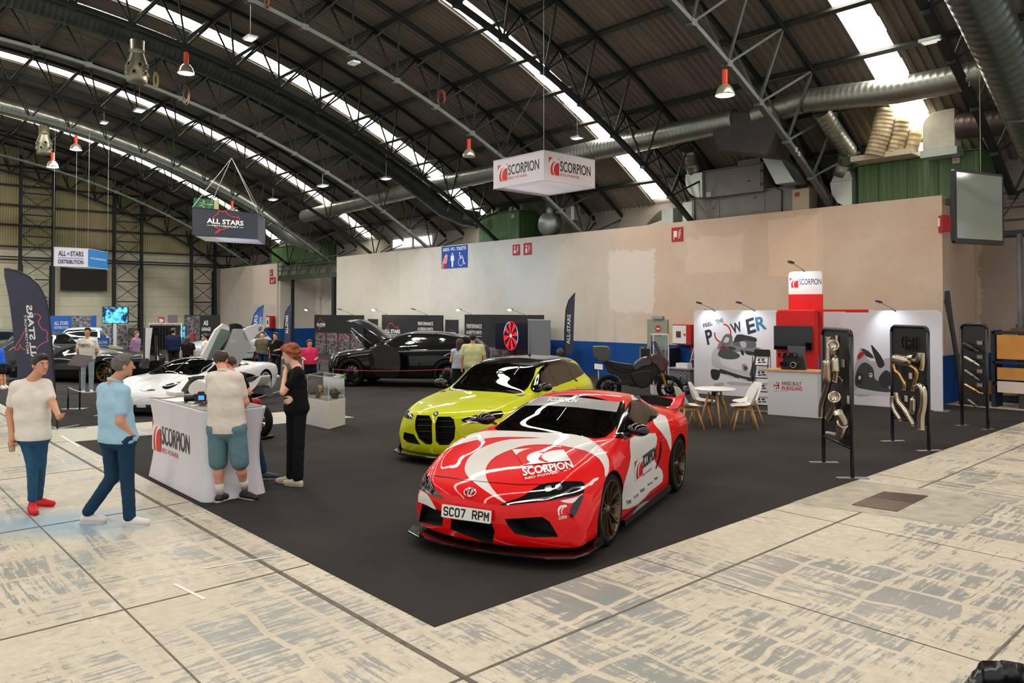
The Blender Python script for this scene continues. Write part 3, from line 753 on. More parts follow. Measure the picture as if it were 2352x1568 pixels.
baylamp('unlit high bay lamp with orange top left of the hanging white cube sign',(-18.75,15.23,7.4),1.05,False,0.3)
baylamp('lit high bay lamp with orange top beside the large drum diffuser',(-23.2,8.0,9.6),1.2,True,0.5)
baylamp('lit high bay lamp with orange top right of the small drum diffuser',(-37.59,8.28,9.6),1.2,True,0.3)
baylamp('lit high bay lamp below the small drum diffuser at the left',(-37.59,7.39,8.72),1.2,True,1.2,(200,240,255))
baylamp('high bay lamp whose orange top shows above the black hanging sign',tuple(onX(533,478,-37.6)),1.2,False,0.6)
def flood(label,p,w=0.35,drop=1.2,col=(255,250,240),e=20):
 t=thing('flood_light',label,'lamp',p)
 b=MB();b.box((0,0,0.03),(w,w*0.7,0.06));b.build('housing',M_sheet,t)
 b=MB();b.box((0,0,-0.004),(w*0.8,w*0.5,0.008));b.build('lens',mat('flood_glow_%d'%col[0],(255,255,255),emit=e,ecol=col),t)
 if e>=20:l=bpy.data.lights.new('lamp','SPOT');l.energy=600 if e>20 else 300;l.color=rgb(*col)[:3];l.spot_size=radians(165);l.spot_blend=.6;l.shadow_soft_size=.15;o=bpy.data.objects.new('light',l);COL.objects.link(o);o.parent=t;o.location=(0,0,-.05)
 if drop:b=MB();b.cyl((0,0,0.06),(0,0,drop),0.008,n=6);b.build('cable',M_lab,t)
 return t
flood('square flood light on a long white cable near the top of the roof',tuple(onX(575,90,-18.75)),0.36,1.4)
flood('bright bluish flood light shining in the left part of the roof',tuple(onX(320,255,-31)),0.5,1.0,(190,225,255),60)
flood('small bright flood light left of the bluish one',tuple(onX(239,283,-33)),0.35,0.7)
flood('bluish flood light in front of the long wall duct',tuple(onX(887,411,-24.5)),0.4,1.2,(190,225,255),60)
flood('twin flood light hanging below truss in the middle distance',tuple(onX(741,428,-28.1)),0.45,0.5)
flood('twin flood light hanging left of the other twin one',tuple(onX(627,459,-32.9)),0.45,0.6)
flood('flood light hanging right of the white cube sign under the duct',tuple(onX(1326,318,-15.5)),0.35,0.9)
flood('grey unlit flood light clamped under the pale truss',tuple(onX(813,147,-18.6)),0.32,0,(120,120,110),0.6)
flood('black flood light pair clamped to the black truss at the top right',tuple(onX(2140,96,-5.4)),0.4,0,(200,200,190),0.8)
def coil(label,p,r,m,tilt=0.5,turns=4):
 t=thing('cable_coil',label,'cable coil',p);b=MB()
 for k in range(turns):
  rr=r*(1-0.07*k);ph=random.uniform(-0.15,0.15)
  ctr=V((random.uniform(-.03,.03),0,random.uniform(-.03,.03)))
  b.tube([ctr+V((rr*cos(a)*0.9,ph*sin(a)*r,rr*sin(a)))for a in np.linspace(0,2*pi,28)[:-1]],0.018,6,closed=True)
 b.build('loops',m,t);b=MB();b.tube([(0,0,r),(0.02,0,r+0.45)],0.012,5);b.build('hook',M_dark2,t)
coil('reddish cable coil hanging under the pale truss left of the white cube sign',tuple(onX(1014,224,-18.7)),0.22,mat('red_cable',(150,72,60),rough=0.5))
coil('cream cable coil hanging beside the large drum diffuser',tuple(onX(358,185,-24.5)),0.24,mat('cream_cable',(196,180,130),rough=0.5))
coil('brownish cable coil hanging below the lit lamp near the large diffuser',tuple(onX(428,217,-24.5)),0.3,mat('brown_cable',(120,96,80),rough=0.5),turns=3)
coil('red cable coil cut by the top edge of the view',tuple(onX(612,2,-18.7)),0.18,mat('red_cable',(150,72,60)))
t=thing('gallery','green steel gallery with lattice railing bridging the recess at the left','gallery',(-39.4,20.4,4.25))
M_gal=steelmat('gallery_steel',(70,84,66))
b=MB();b.box((0,0.2,0),(6.9,0.7,0.14));b.box((0,-0.18,-0.12),(6.9,0.08,0.2));b.build('deck',M_gal,t)
b=MB()
for z in(0.35,0.6,0.92):b.bar((-3.45,-0.15,z),(3.45,-0.15,z),0.05)
for k in range(7):b.bar((-3.45+k*1.15,-0.15,0.05),(-3.45+k*1.15+(0.5 if k%2 else 0.0),-0.15,0.92),0.045)
for k in range(6):b.bar((-3.2+k*1.15,-0.15,0.05),(-2.6+k*1.15,-0.15,0.92),0.035)
b.build('railing',M_gal,t)
t=thing('gallery','short dark gallery with lattice railing at the right end of the wall','gallery',(-5.0,20.9,4.1))
b=MB();b.box((0.4,0.2,0),(4.0,0.7,0.12));b.build('deck',M_dark2,t);b=MB()
for z in(0.3,0.6,0.95):b.bar((-1.6,-0.15,z),(2.4,-0.15,z),0.05)
for k in range(5):b.bar((-1.6+k*0.9,-0.15,0.05),(-1.6+k*0.9,-0.15,0.95),0.05);b.bar((-1.6+k*0.9,-0.15,0.05),(-1.0+k*0.9,-0.15,0.95),0.03)
b.build('railing',M_dark2,t)
for i,(x,y,w,lab)in enumerate(((-43.0+1.7,20.35,0.16,'slim dark steel post in the recess left of the grey double door'),(-36.35,20.35,0.32,'wide dark steel column at the left corner of the long side wall'),(-5.1,20.6,0.14,'thin grey steel pipe post behind the hanging screen'),(-2.98,20.6,0.3,'dark steel column at the right edge behind the plywood crates'),(-3.9,20.9,0.2,'black narrow column left of the plywood crates'))):
 b=MB()
 if i==2:b.cyl((x,y,0),(x,y,4.05),0.06,n=12)
 else:b.box((x,y,2.1),(w,w*0.8,4.2));b.box((x+w*0.55,y,2.1),(0.02,w*1.0,4.2))
 tag(b.build('steel_column',M_dark if i!=2 else steelmat('pipe_grey',(96,100,104))),lab,'column')
t=thing('wall_bracing','blue grey steel bracing triangle at the upper right edge','steel bracing',(-3.9,20.7,4.2));b=MB()
for a_,c_ in(((-0.75,0,2.9),(0.0,0,1.3)),((0.0,0,1.3),(0.15,0,0.1)),((-0.4,0,2.1),(-0.1,0,2.55)),((-0.4,0,2.1),(0.05,0,2.35)),((0.0,0,1.3),(0.6,0,2.4)),((-0.3,0,0.9),(0.7,0,0.9)),((-0.3,0,0.5),(0.7,0,0.5)),((-0.35,0,1.1),(0.3,0,0.3)),((0.1,0,0.9),(0.7,0,1.5))):
 b.bar(a_,c_,0.07)
b.build('braces',steelmat('blue_grey_steel',(110,124,134)),t)
b=MB()
for a_,c_ in(((-4.3,22.35,0.2),(-2.6,22.35,3.6)),((-2.6,22.35,0.5),(-4.2,22.35,3.9)),((-4.4,22.4,2.0),(-1,22.4,2.0)),((-4.4,22.4,2.9),(-1,22.4,2.9))):b.bar(a_,c_,0.08)
tag(b.build('wall_bracing',M_dark2),'dark crossed bracing on the back wall behind the crates','steel bracing')
# ================================================================== THE RED AND WHITE STAND
def local(M,t):
 "matrix M of the place expressed in the frame of thing t"
 return t.matrix_basis.inverted()@M
def settle(t):
 t.rotation_mode='XYZ';return Matrix.Translation(t.location)@t.rotation_euler.to_matrix().to_4x4()
def LM(t,M):
 return settle(t).inverted()@M
def wordmark(t,M,x,y,h,w=None,col=None,sub='RED POWER',name='lettering'):
 "swoosh badge + word + small words, on plane M inside thing t; h = badge height, w = total width"
 w=w or h*3.2
 br=MB();br.mat(M_red);bw=MB();bw.mat(M_white)
 b=MB();s_=h
 for i,(k,poly)in enumerate(emblem2d()):
  b.mat(M_red if k=='r' else M_white);put_poly(b,[(x+a*s_*0.86,y+c*s_)for a,c in poly],M,0.001+i*0.0007)
 b.build('badge',None,t)
 b=MB();b.mat(col or M_black);put_text(b,'SCORPION',M,x+s_*0.95,y+s_*0.28,w-s_*0.95,s_*0.62,0.0015,bold=0.012)
 if sub:b.mat(M_red);put_text(b,sub,M,x+s_*0.95,y+s_*0.02,(w-s_*0.95)*0.62,s_*0.15,0.0015)
 b.build(name,None,t)
WP=Wallplane(onG(1594,903),onG(2166,944))
ZS=2.27
def fabric_panel(name,label,u0,u1,z1=ZS,r=0.12,cols=(216,216,224)):
 t=thing(name,label,'display wall',WP.L3(0,0),WP.rz)
 b=MB();poly=[(u0,0.0),(u1,0.0)]+[(u1-r+r*cos(a),z1-r+r*sin(a))for a in np.linspace(0,pi/2,7)]+[(u0+r-r*sin(a),z1-r+r*cos(a))for a in np.linspace(0,pi/2,7)]
 b.prism(poly,-0.05,0.0,frame((0,0,0),(1,0,0),(0,0,1)))
 b.build('panel',mat('stretch_fabric',cols,rough=0.7),t,bevel=0.008)
 return t
u_l0=0.0;u_l1=WP.uv(1790,800)[0];u_r0=WP.uv(1893,800)[0];u_r1=WP.L
t=fabric_panel('display_wall','white fabric display wall printed with a bursting car and the words feel the power',u_l0,u_l1)
PM=frame((0,-0.0,0),(1,0,0),(0,0,1))
PL=WP.pts
G_=lambda v,tint=(0,0,4):mat('grey_print_%d'%v,(v+tint[0],v+tint[1],v+tint[2]),rough=0.65)
def art(b,shade,pts,z,sm=4):
 b.mat(G_(shade)if isinstance(shade,int)else shade);p=PL(pts);put_poly(b,smooth_poly(p,sm)if sm else p,PM,z)
b=MB()
art(b,186,[(1642,800),(1665,785),(1690,790),(1725,800),(1750,800),(1765,830),(1762,858),(1735,866),(1700,860),(1660,848),(1638,842),(1634,820)],0.0010)
art(b,206,[(1700,800),(1730,803),(1742,830),(1735,850),(1700,850),(1660,838),(1655,815),(1675,800)],0.0016)
art(b,120,[(1648,800),(1660,780),(1700,786),(1745,800),(1740,812),(1700,808),(1668,808)],0.0022)
art(b,70,[(1652,806),(1662,800),(1685,806),(1700,816),(1690,824),(1665,824),(1650,816)],0.0028)
art(b,40,[(1686,786),(1693,768),(1715,770),(1737,776),(1736,785),(1712,781)],0.0028,2)
art(b,90,[(1684,790),(1696,775),(1722,778),(1736,786),(1733,798),(1705,797)],0.0024)
art(b,170,[(1700,785),(1712,785),(1714,796),(1704,798)],0.0032)
art(b,100,[(1656,790),(1662,772),(1672,766),(1682,772),(1680,786),(1668,794)],0.0030)
art(b,190,[(1662,785),(1668,774),(1675,777),(1672,786)],0.0034)
art(b,34,[(1634,848),(1651,850),(1654,860),(1648,872),(1638,871),(1633,862)],0.0030)
art(b,48,[(1654,847),(1680,855),(1710,864),(1732,868),(1730,876),(1700,870),(1668,860),(1654,856)],0.0026,3)
art(b,200,[(1668,859),(1686,865),(1685,868),(1667,862)],0.0034,0);art(b,200,[(1698,867),(1716,872),(1715,875),(1697,870)],0.0034,0)
art(b,60,[(1722,860),(1732,825),(1738,818),(1737,850),(1733,872)],0.0034,2)
art(b,140,[(1704,838),(1712,836),(1718,848),(1708,852)],0.0034);art(b,60,[(1709,842),(1715,841),(1717,847),(1711,850)],0.0040)
art(b,172,[(1640,882),(1660,878),(1662,884),(1645,888)],0.0010);art(b,176,[(1672,876),(1730,880),(1728,886),(1680,884)],0.0010)
art(b,mat('dull_red_print',(120,40,56),rough=0.6),[(1654,798),(1660,793),(1672,798),(1668,803),(1656,803)],0.0036)
art(b,mat('dull_red_print',(120,40,56)),[(1731,813),(1738,809),(1752,815),(1752,826),(1738,824)],0.0036)
art(b,50,[(1672,795),(1686,797),(1690,803),(1676,803)],0.0036)
art(b,30,[(1701,803),(1708,806),(1709,815),(1703,814)],0.0038,2);art(b,36,[(1712,805),(1738,810),(1730,816),(1714,813)],0.0038,2)
b.build('picture',None,t)
b=MB()
def slanted(s,p0,p1,ph,mt,bold=0.02):
 "word between two pixel points of its base line, ph = pixel point above the first"
 a=V((*WP.uv(*p0),0));c=V((*WP.uv(*p1),0));h=V((*WP.uv(*ph),0))-a
 vs,fs=text2d(s,bold);b.mat(mt)
 b.add([PM@(a+(c-a)*x+h*y+V((0,0,0.0045)))for x,y in vs],fs)
M_ink=mat('ink_blue_black',(32,42,52),rough=0.5);M_ink2=mat('ink_teal',(52,112,148),rough=0.5)
slanted('FEEL',(1616.5,752.5),(1637,746),(1614.5,744),M_ink);slanted('THE',(1645,744),(1662,739),(1643,735),mat('ink_mid',(78,110,132),rough=0.5))
slanted('P',(1625,792),(1640,787),(1618.5,759),M_ink,0.03)
slanted('W',(1683,767),(1707,761),(1676,744),M_ink,0.03);slanted('E',(1718,768),(1737,762),(1712,734),M_ink,0.03);slanted('R',(1739,760),(1762,755),(1733.5,729),M_ink2,0.03)
ring=[(1660+18.5*cos(a)*1.0,765+21*sin(a))for a in np.linspace(-1.45,0.35,10)];ring2=[(1660+18.5*cos(a),765+21*sin(a))for a in np.linspace(2.0,3.2,8)]
b.mat(M_red)
for rr in(ring,ring2):put_line(b,PL(rr),0.035,PM,0.0042)
b.build('lettering',None,t)
t=fabric_panel('display_wall','white fabric display wall printed with a motorcycle, right of the red tower',u_r0,u_r1)
b=MB()
art(b,172,[(1960,905),(1975,800),(2000,830),(2060,820),(2090,860),(2100,905),(2040,900)],0.001)
art(b,196,[(1960,902),(1990,885),(2060,895),(2050,908),(1990,906)],0.0014)
art(b,60,[(1968,850),(1985,832),(2005,845),(2010,870),(2030,880),(2045,900),(1995,895),(1965,885)],0.0018)
art(b,30,[(2000,792),(2010,800),(2024,818),(2032,838),(2020,845),(2012,830)],0.0022,2);art(b,45,[(1978,800),(1995,806),(2008,822),(1990,818)],0.0022,2)
art(b,40,[(2018,870),(2034,850),(2048,862),(2044,885),(2028,890)],0.0024)
art(b,30,[(1967,866),(1974,856),(1982,864),(1980,878),(1970,882)],0.0028);art(b,200,[(1972,864),(1977,863),(1977,870),(1972,871)],0.0032)
art(b,210,[(1996,858),(2002,856),(2004,864),(1998,866)],0.0032);art(b,M_red,[(1997,859),(2001,858),(2002,861),(1998,862)],0.0036)
art(b,mat('crimson_print',(170,26,48),rough=0.6),[(1970,815),(1982,806),(1986,812),(1972,826)],0.003)
b.build('picture',None,t)
b=MB();b.box((u_r1-0.02,0.05,0.006),(0.3,0.5,0.012));b.build('foot_plate',mat('steel_plate',(170,172,176),rough=0.35,metal=0.7),t)
RP=Wallplane(onG(1783,935),onG(1876,941))
M_redfab=mat('red_fabric',(214,10,12),rough=0.6)
t=thing('display_tower','red fabric tower with a white top carrying the brand badge, screen mounted on it','display tower',RP.L3(0,0),RP.rz)
w_=RP.uv(1874,800)[0];dpt=0.5;zr=RP.uv(1800,711)[1]
b=MB();r_=0.1;poly=[(0,0),(w_,0),(w_,zr-0.0)]+[(r_-r_*sin(a),zr-r_+r_*cos(a))for a in np.linspace(0,pi/2,7)]
b.prism(poly,-dpt,0.0,frame((0,0,0),(1,0,0),(0,0,1)));b.build('body',M_redfab,t,bevel=0.03)
TPL=Wallplane(RP.L3(0,0,-0.42),RP.L3(1,0,-0.42));x0,x1=TPL.uv(1811,660)[0],TPL.uv(1889,660)[0];zt,zm=TPL.uv(1850,623)[1],TPL.uv(1850,676)[1]
T0=RP.L3(0,0)
b=MB();b.box(((x0+x1)/2,0.46,(zm+1.2)/2+0.0),(x1-x0,0.08,zm-1.2));b.build('mast',M_redfab,t)
b=MB();b.mat(M_white);b.prism([(x0,zm),(x1,zm)]+[(x1-.08+.08*cos(a),zt-.08+.08*sin(a))for a in np.linspace(0,pi/2,6)]+[(x0+.08-.08*sin(a),zt-.08+.08*cos(a))for a in np.linspace(0,pi/2,6)],-0.5,-0.42,frame((0,0,0),(1,0,0),(0,0,1)));b.build('head',mat('stretch_fabric',(216,216,224)),t,bevel=0.008)
wordmark(t,frame((0,0.42,0),(1,0,0),(0,0,1)),x0+0.03,TPL.uv(1850,660)[1],TPL.uv(1850,640)[1]-TPL.uv(1850,662)[1],(x1-x0)*0.93,mat('ink_blue',(30,60,92),rough=0.5),None)
b=MB();e=RP.uv(1990,711);b.box(((w_+e[0])/2+0.02,0.2,zr-0.02),(e[0]-w_,0.06,0.05));b.box(((w_+e[0])/2+0.3,0.32,zr-0.05),(e[0]-w_-0.6,0.2,0.02));b.build('shelf_bar',M_redfab,t)
t=thing('television','black flat screen television on the red tower','television',RP.L3(0,0,0.09),RP.rz)
SPL=Wallplane(RP.L3(0,0,0.14),RP.L3(1,0,0.14));s0=SPL.uv(1777,748);s1=SPL.uv(1866,805)
b=MB();b.box(((s0[0]+s1[0])/2,-0.025,(s0[1]+s1[1])/2),(s1[0]-s0[0],0.05,s0[1]-s1[1]));b.build('case',M_blackm,t,bevel=0.005)
b=MB();b.box(((s0[0]+s1[0])/2,-0.0515,(s0[1]+s1[1])/2),(s1[0]-s0[0]-0.03,0.002,s0[1]-s1[1]-0.03));b.build('screen',mat('screen_glass',(5,6,7),rough=0.06,spec=0.6),t)
b=MB();b.box(((s0[0]+s1[0])/2,0.045,(s0[1]+s1[1])/2),(0.3,0.09,0.3));b.build('bracket',M_blackm,t)
def armlamp(label,base,tipoff,power,head=0.14,target=None,col=(0.86,0.93,1.0),mt=None):
 t=thing('arm_lamp',label,'lamp',base)
 tip=V(tipoff)
 b=MB();b.cyl((0,0,-0.03),tip*0.28,0.016,0.01,n=8);b.build('clamp',mat('blue_grey_clamp',(60,90,120),rough=0.4),t)
 b=MB();b.cyl(tip*0.2,tip,0.006,n=6);b.build('arm',M_galvd,t)
 ez=V((0,0,1));ex=tip.copy();ex.z=0;ex.normalize()
 M=frame(tip,ex,ez.cross(ex));b=MB();b.rrect(head,head*0.62,head*0.2,-0.02,0.018,M@Matrix.Rotation(-0.25,4,'Y'));b.build('lamp_head',mt or M_blackm,t)
 if power:
  l=bpy.data.lights.new('spot','SPOT');l.energy=power;l.color=col;l.spot_size=radians(105);l.spot_blend=0.9;l.shadow_soft_size=0.05
  o=bpy.data.objects.new('light',l);COL.objects.link(o);o.parent=t
  o.location=tip+V((0,0,-0.04));d=(V(target)-V(base)-o.location);o.rotation_euler=d.to_track_quat('-Z','Y').to_euler()
 return t
for x,lab in((1640,'left arm lamp over the display wall with the bursting car'),(1732,'right arm lamp over the display wall with the bursting car'),(2055,'arm lamp over the display wall with the motorcycle')):
 u,z=WP.uv(x+3,711);base=WP.L3(u,ZS,-0.02);tip=WP.L3(u-0.28,ZS+0.20,0.42)-base
 armlamp(lab,base,tip,28,0.16,WP.L3(u,1.6,0))
u,z=TPL.uv(1850,623);base=TPL.L3(u,z,-0.04);armlamp('arm lamp on top of the red tower',base,TPL.L3(u-0.25,z+0.2,0.38)-base,20,0.16,TPL.L3(u-0.05,z-0.4,0))
CP=Wallplane(onG(1763,952),onG(1878,961))
t=thing('counter','small white fabric counter with a wooden top and HAND BUILT lettering','counter',CP.L3(0,0),CP.rz)
cw=CP.L;zc_=CP.uv(1820,851)[1]
b=MB();b.prism([(0.0,0.0),(cw,0.0),(cw+0.12,0.4),(0.03,0.45)],0.0,zc_-0.02);b.build('cover',mat('white_cloth',(206,204,206),rough=0.8,bump=0.3,bscale=4),t,bevel=0.01)
b=MB();b.prism([(-0.04,-0.03),(cw+0.04,-0.03),(cw+0.16,0.44),(0.0,0.48)],zc_-0.02,zc_+0.015);b.build('top',mat('light_wood',(214,170,112),rough=0.4,noise=0.1),t)
CM=frame((0,0,0),(1,0,0),(0,0,1))
b=MB();x0,z1=CP.uv(1777,877);x1,z0=CP.uv(1790,893)
mN=mat('flag_navy',(26,32,60),rough=0.6)
b.mat(mN);put_poly(b,[(x0,z0),(x1,z0),(x1,z1),(x0,z1)],CM,0.001)
b.mat(M_white);zc2=(z0+z1)/2
for l in(((x0,z0),(x1,zc2+0.02)),((x0,z1),(x1,zc2-0.02))):put_line(b,l,0.03,CM,0.0015)
put_poly(b,[(x0,zc2-.028),(x1,zc2-.028),(x1,zc2+.028),(x0,zc2+.028)],CM,0.002);put_poly(b,[(x1-.045,z0),(x1,z0),(x1,z1),(x1-.045,z1)],CM,0.002)
b.mat(M_red);put_poly(b,[(x0,zc2-.017),(x1,zc2-.017),(x1,zc2+.017),(x0,zc2+.017)],CM,0.003);put_poly(b,[(x1-.03,z0),(x1-.005,z0),(x1-.005,z1),(x1-.03,z1)],CM,0.003)
b.build('flag',None,t)
b=MB();b.mat(M_black);a0=CP.uv(1796,884);a1=CP.uv(1841,877);put_text(b,'HAND BUILT',CM,a0[0],a0[1],a1[0]-a0[0],a1[1]-a0[1]-.005,0.0015,bold=0.01)
b.mat(M_red);a0=CP.uv(1794,895);a1=CP.uv(1843,888);put_text(b,'.IN ENGLAND',CM,a0[0],a0[1],a1[0]-a0[0],a1[1]-a0[1]-.002,0.0015,bold=0.025)
b.mat(G_(120));put_line(b,[CP.uv(*q)for q in((1776,894),(1779,899),(1783,895),(1786,900),(1790,897),(1795,899),(1800,896),(1806,898),(1811,896))],0.005,CM,0.0015)
b.build('lettering',None,t)
t=thing('tailpipe_display','black display block with round exhaust tail pipes on the small white counter','display',CP.L3(CP.uv(1818,848)[0],zc_+0.015,-0.16),CP.rz)
b=MB();b.prism([(-0.26,0),(0.26,0),(0.22,0.28),(-0.2,0.28)],-0.12,0.06,frame((0,0,0),(1,0,0),(0,0,1)));b.build('block',M_blackm,t,bevel=0.015)
b=MB();b.prism([(-0.12,0.26),(0.2,0.26),(0.22,0.5),(-0.16,0.5)],-0.14,-0.11,frame((0,0,0),(1,0,0),(0,0,1)));b.build('backplate',G_(84),t)
for i,(x,z,r)in enumerate(((-0.22,0.31,0.06),(-0.09,0.33,0.055),(0.05,0.32,0.055),(-0.19,0.12,0.055),(0.04,0.11,0.062))):
 b=MB();b.lathe([(r*0.8,-0.02),(r*0.8,0.12),(r*0.9,0.13),(r,0.12),(r,-0.02)],frame((x,-0.06,z),(1,0,0),(0,0,1)),18);o=b.build('tailpipe',M_blackm if i!=4 else mat('chrome',(220,220,222),rough=0.12,metal=1.0),t)
BP=Wallplane(onG(1731,946),onG(1758,948))
t=thing('brochure_stand','black wire brochure stand beside the small white counter','brochure stand',BP.L3(0,0),BP.rz)
wb_=0.34
b=MB();b.box((wb_/2,0.12,0.01),(wb_+0.1,0.42,0.02));b.build('base',M_blackm,t)
for sx in(0.0,wb_):
 b=MB();b.tube([(sx,-0.04+0.05*sin(z*5),z)for z in np.linspace(0.02,1.25,16)],0.01,6);b.tube([(sx,0.26,0.02),(sx,0.1,1.38)],0.008,6);b.build('upright',M_blackm,t)
b=MB();b.box((wb_/2,0.08,1.32),(wb_,0.015,0.16));b.build('header',M_blackm,t)
for k,z in enumerate((0.17,0.47,0.77,1.05)):
 b=MB();b.box((wb_/2,-0.03,z),(wb_,0.01,0.02));b.box((wb_/2,0.04,z-0.01),(wb_,0.14,0.008));b.bar((0,-0.03,z+0.05),(wb_,-0.03,z+0.05),0.006);b.build('tray',M_blackm,t)
M_pap=mat('magazine_paper',(226,222,218),rough=0.5)
for k,z in enumerate((0.17,0.47,0.77,1.05)):
 base=BP.L3(wb_/2,z-0.0,-0.03)
 tt=thing('brochure','stack of brochures on the %s tray of the wire stand'%('lowest','second lowest','second highest','top')[k],'brochure',base,BP.rz)
 Mq=frame((0,0,0.001),(1,0,0),(0,0.55,1.0))
 b=MB();b.prism([(-0.14,0),(0.14,0),(0.14,0.21),(-0.14,0.21)],-0.02,0.0,Mq);b.build('pages',M_pap,tt)
 b=MB();b.mat(M_black)
 for q in((-.08,.05,.06,.035),(0.0,.06,.09,.03),(-.1,.1,.05,.05),(-.02,.11,.07,.04),(-.09,.165,.17,.012)):put_poly(b,smooth_poly([(q[0],q[1]),(q[0]+q[2],q[1]+.005),(q[0]+q[2]*.9,q[1]+q[3]),(q[0]+.01,q[1]+q[3])],3),Mq,0.0015)
 b.build('picture',None,tt)
M_plast=mat('white_plastic',(222,220,216),rough=0.35);M_wood=mat('beech_wood',(198,146,86),rough=0.45,noise=0.12,nscale=14)
TC=onG(1642,978)
t=thing('table','round white table on splayed beech legs between the shell chairs','table',(TC.x,TC.y,0))
b=MB();b.lathe([(0,0.715),(0.38,0.715),(0.4,0.725),(0.4,0.735),(0.39,0.742),(0,0.742)],n=48);b.build('tabletop',M_plast,t)
for k in range(4):
 a=YAW+pi/4*0+k*pi/2+0.08;d=V((cos(a),sin(a),0))
 b=MB();b.cyl(d*0.31+V((0,0,0)),d*0.12+V((0,0,0.66)),0.016,0.024,n=10);b.build('leg',M_wood,t)
b=MB()
for k in range(4):
 a=YAW+k*pi/2+0.08;d=V((cos(a),sin(a),0));d2=V((cos(a+pi/2),sin(a+pi/2),0))
 b.cyl(d*0.13+V((0,0,0.64)),d2*0.22+V((0,0,0.33)),0.005,n=6);b.cyl(d2*0.13+V((0,0,0.64)),d*0.22+V((0,0,0.33)),0.005,n=6)
b.cyl((0,0,0.6),(0,0,0.72),0.06,n=12);b.box((0,0,0.69),(0.3,0.05,0.03));b.build('bracing',M_blackm,t)
def chair_proto():
 t=thing('shell_chair','x','chair')
 prof=[(0.235,0.43),(0.20,0.448),(0.10,0.438),(0.0,0.432),(-0.10,0.435),(-0.165,0.46),(-0.20,0.52),(-0.225,0.60),(-0.25,0.70),(-0.275,0.79),(-0.285,0.82)]
 hw=[0.17,0.205,0.225,0.232,0.232,0.23,0.225,0.218,0.20,0.165,0.12];cv=[0.01,0.015,0.03,0.04,0.055,0.09,0.10,0.085,0.055,0.035,0.02]
 rows=[]
 for(x,z),w,c in zip(prof,hw,cv):
  i=prof.index((x,z));nx,nz=(0.2,1.0)if i<5 else((0.7,0.7)if i==5 else(1.0,0.2))
  rows.append([(x+c*nx*abs(s)**2.2,w*s,z+c*nz*abs(s)**2.2)for s in np.linspace(-1,1,13)])
 b=MB();b.grid(rows);o=b.build('shell',M_plast,t);so=o.modifiers.new('s','SOLIDIFY');so.thickness=0.012;so.offset=0;sb=o.modifiers.new('u','SUBSURF');sb.levels=1;sb.render_levels=1
 for sx,sy in((1,1),(1,-1),(-1,1),(-1,-1)):
  b=MB();b.cyl((0.23*sx-0.01,0.22*sy,0),(0.12*sx-0.01,0.12*sy,0.41),0.014,0.022,n=10);b.build('leg',M_wood,t)
 b=MB();b.box((-0.01,0,0.40),(0.30,0.06,0.03));b.box((-0.01,0,0.40),(0.06,0.30,0.03));b.bar((0.12,0.12,0.39),(-0.14,0.12,0.39),0.03);b.bar((0.12,-0.12,0.39),(-0.14,-0.12,0.39),0.03);b.build('under_frame',M_wood,t)
 return t
chair=chair_proto()
fa=math.degrees(YAW)
for i,(px,py,ang,lab)in enumerate((((1583),985,fa+8,'white shell chair seen from behind, left front of the round table'),(1614,972,fa-22,'white shell chair facing forward, left and behind the first, showing its seat'),(1708,985,fa+172,'white shell chair seen from behind, right front of the round table'),(1716,972,fa+195,'white shell chair half hidden behind the right front one'))):
 c=chair if i==0 else copy_tree(chair)
 p=onG(px,py);c.location=(p.x,p.y,0.0);c.rotation_euler=(0,0,radians(ang));c['label']=lab;c['group']='shell chairs round the white table'
t=thing('glass_showcase','tall narrow glass showcase with white frame before the parked black motorcycle','showcase',onG(1515,905),YAW)
zs=1.62
for(sx,sy)in((-1,-1),(1,-1),(-1,1),(1,1)):
 b=MB();b.box((0.2*sx,0.18*sy,zs/2),(0.028,0.028,zs));b.build('post',mat('white_alu',(206,208,212),rough=0.35),t)
b=MB();b.box((0,0,zs),(0.43,0.39,0.03));b.build('top',mat('white_alu',(206,208,212)),t)
b=MB();b.box((0,0,0.12),(0.43,0.39,0.24));b.build('plinth',mat('white_alu',(206,208,212)),t)
for z in(0.65,1.1):b=MB();b.box((0,0,z),(0.39,0.35,0.008));b.build('shelf',glassmat('clear_glass',(225,235,232),0.03),t)
b=MB();b.box((0,-0.18,0.9),(0.38,0.004,1.36));b.box((-0.2,0,0.9),(0.004,0.34,1.36));b.build('pane',glassmat('clear_glass',(225,235,232),0.03),t)
for z,lab in((1.115,'small steel part on the upper shelf of the tall glass showcase'),(0.665,'small steel part on the middle shelf of the tall glass showcase'),(0.25,'small steel part at the bottom of the tall glass showcase')):
 b=MB();p=V(t.location);b.tube([(p.x-.08,p.y,p.z+z+.04),(p.x,p.y,p.z+z+.055),(p.x+.07,p.y+.02,p.z+z+.04)],0.03,10);tag(b.build('exhaust_part',mat('chrome',(220,220,222))),lab,'exhaust part')
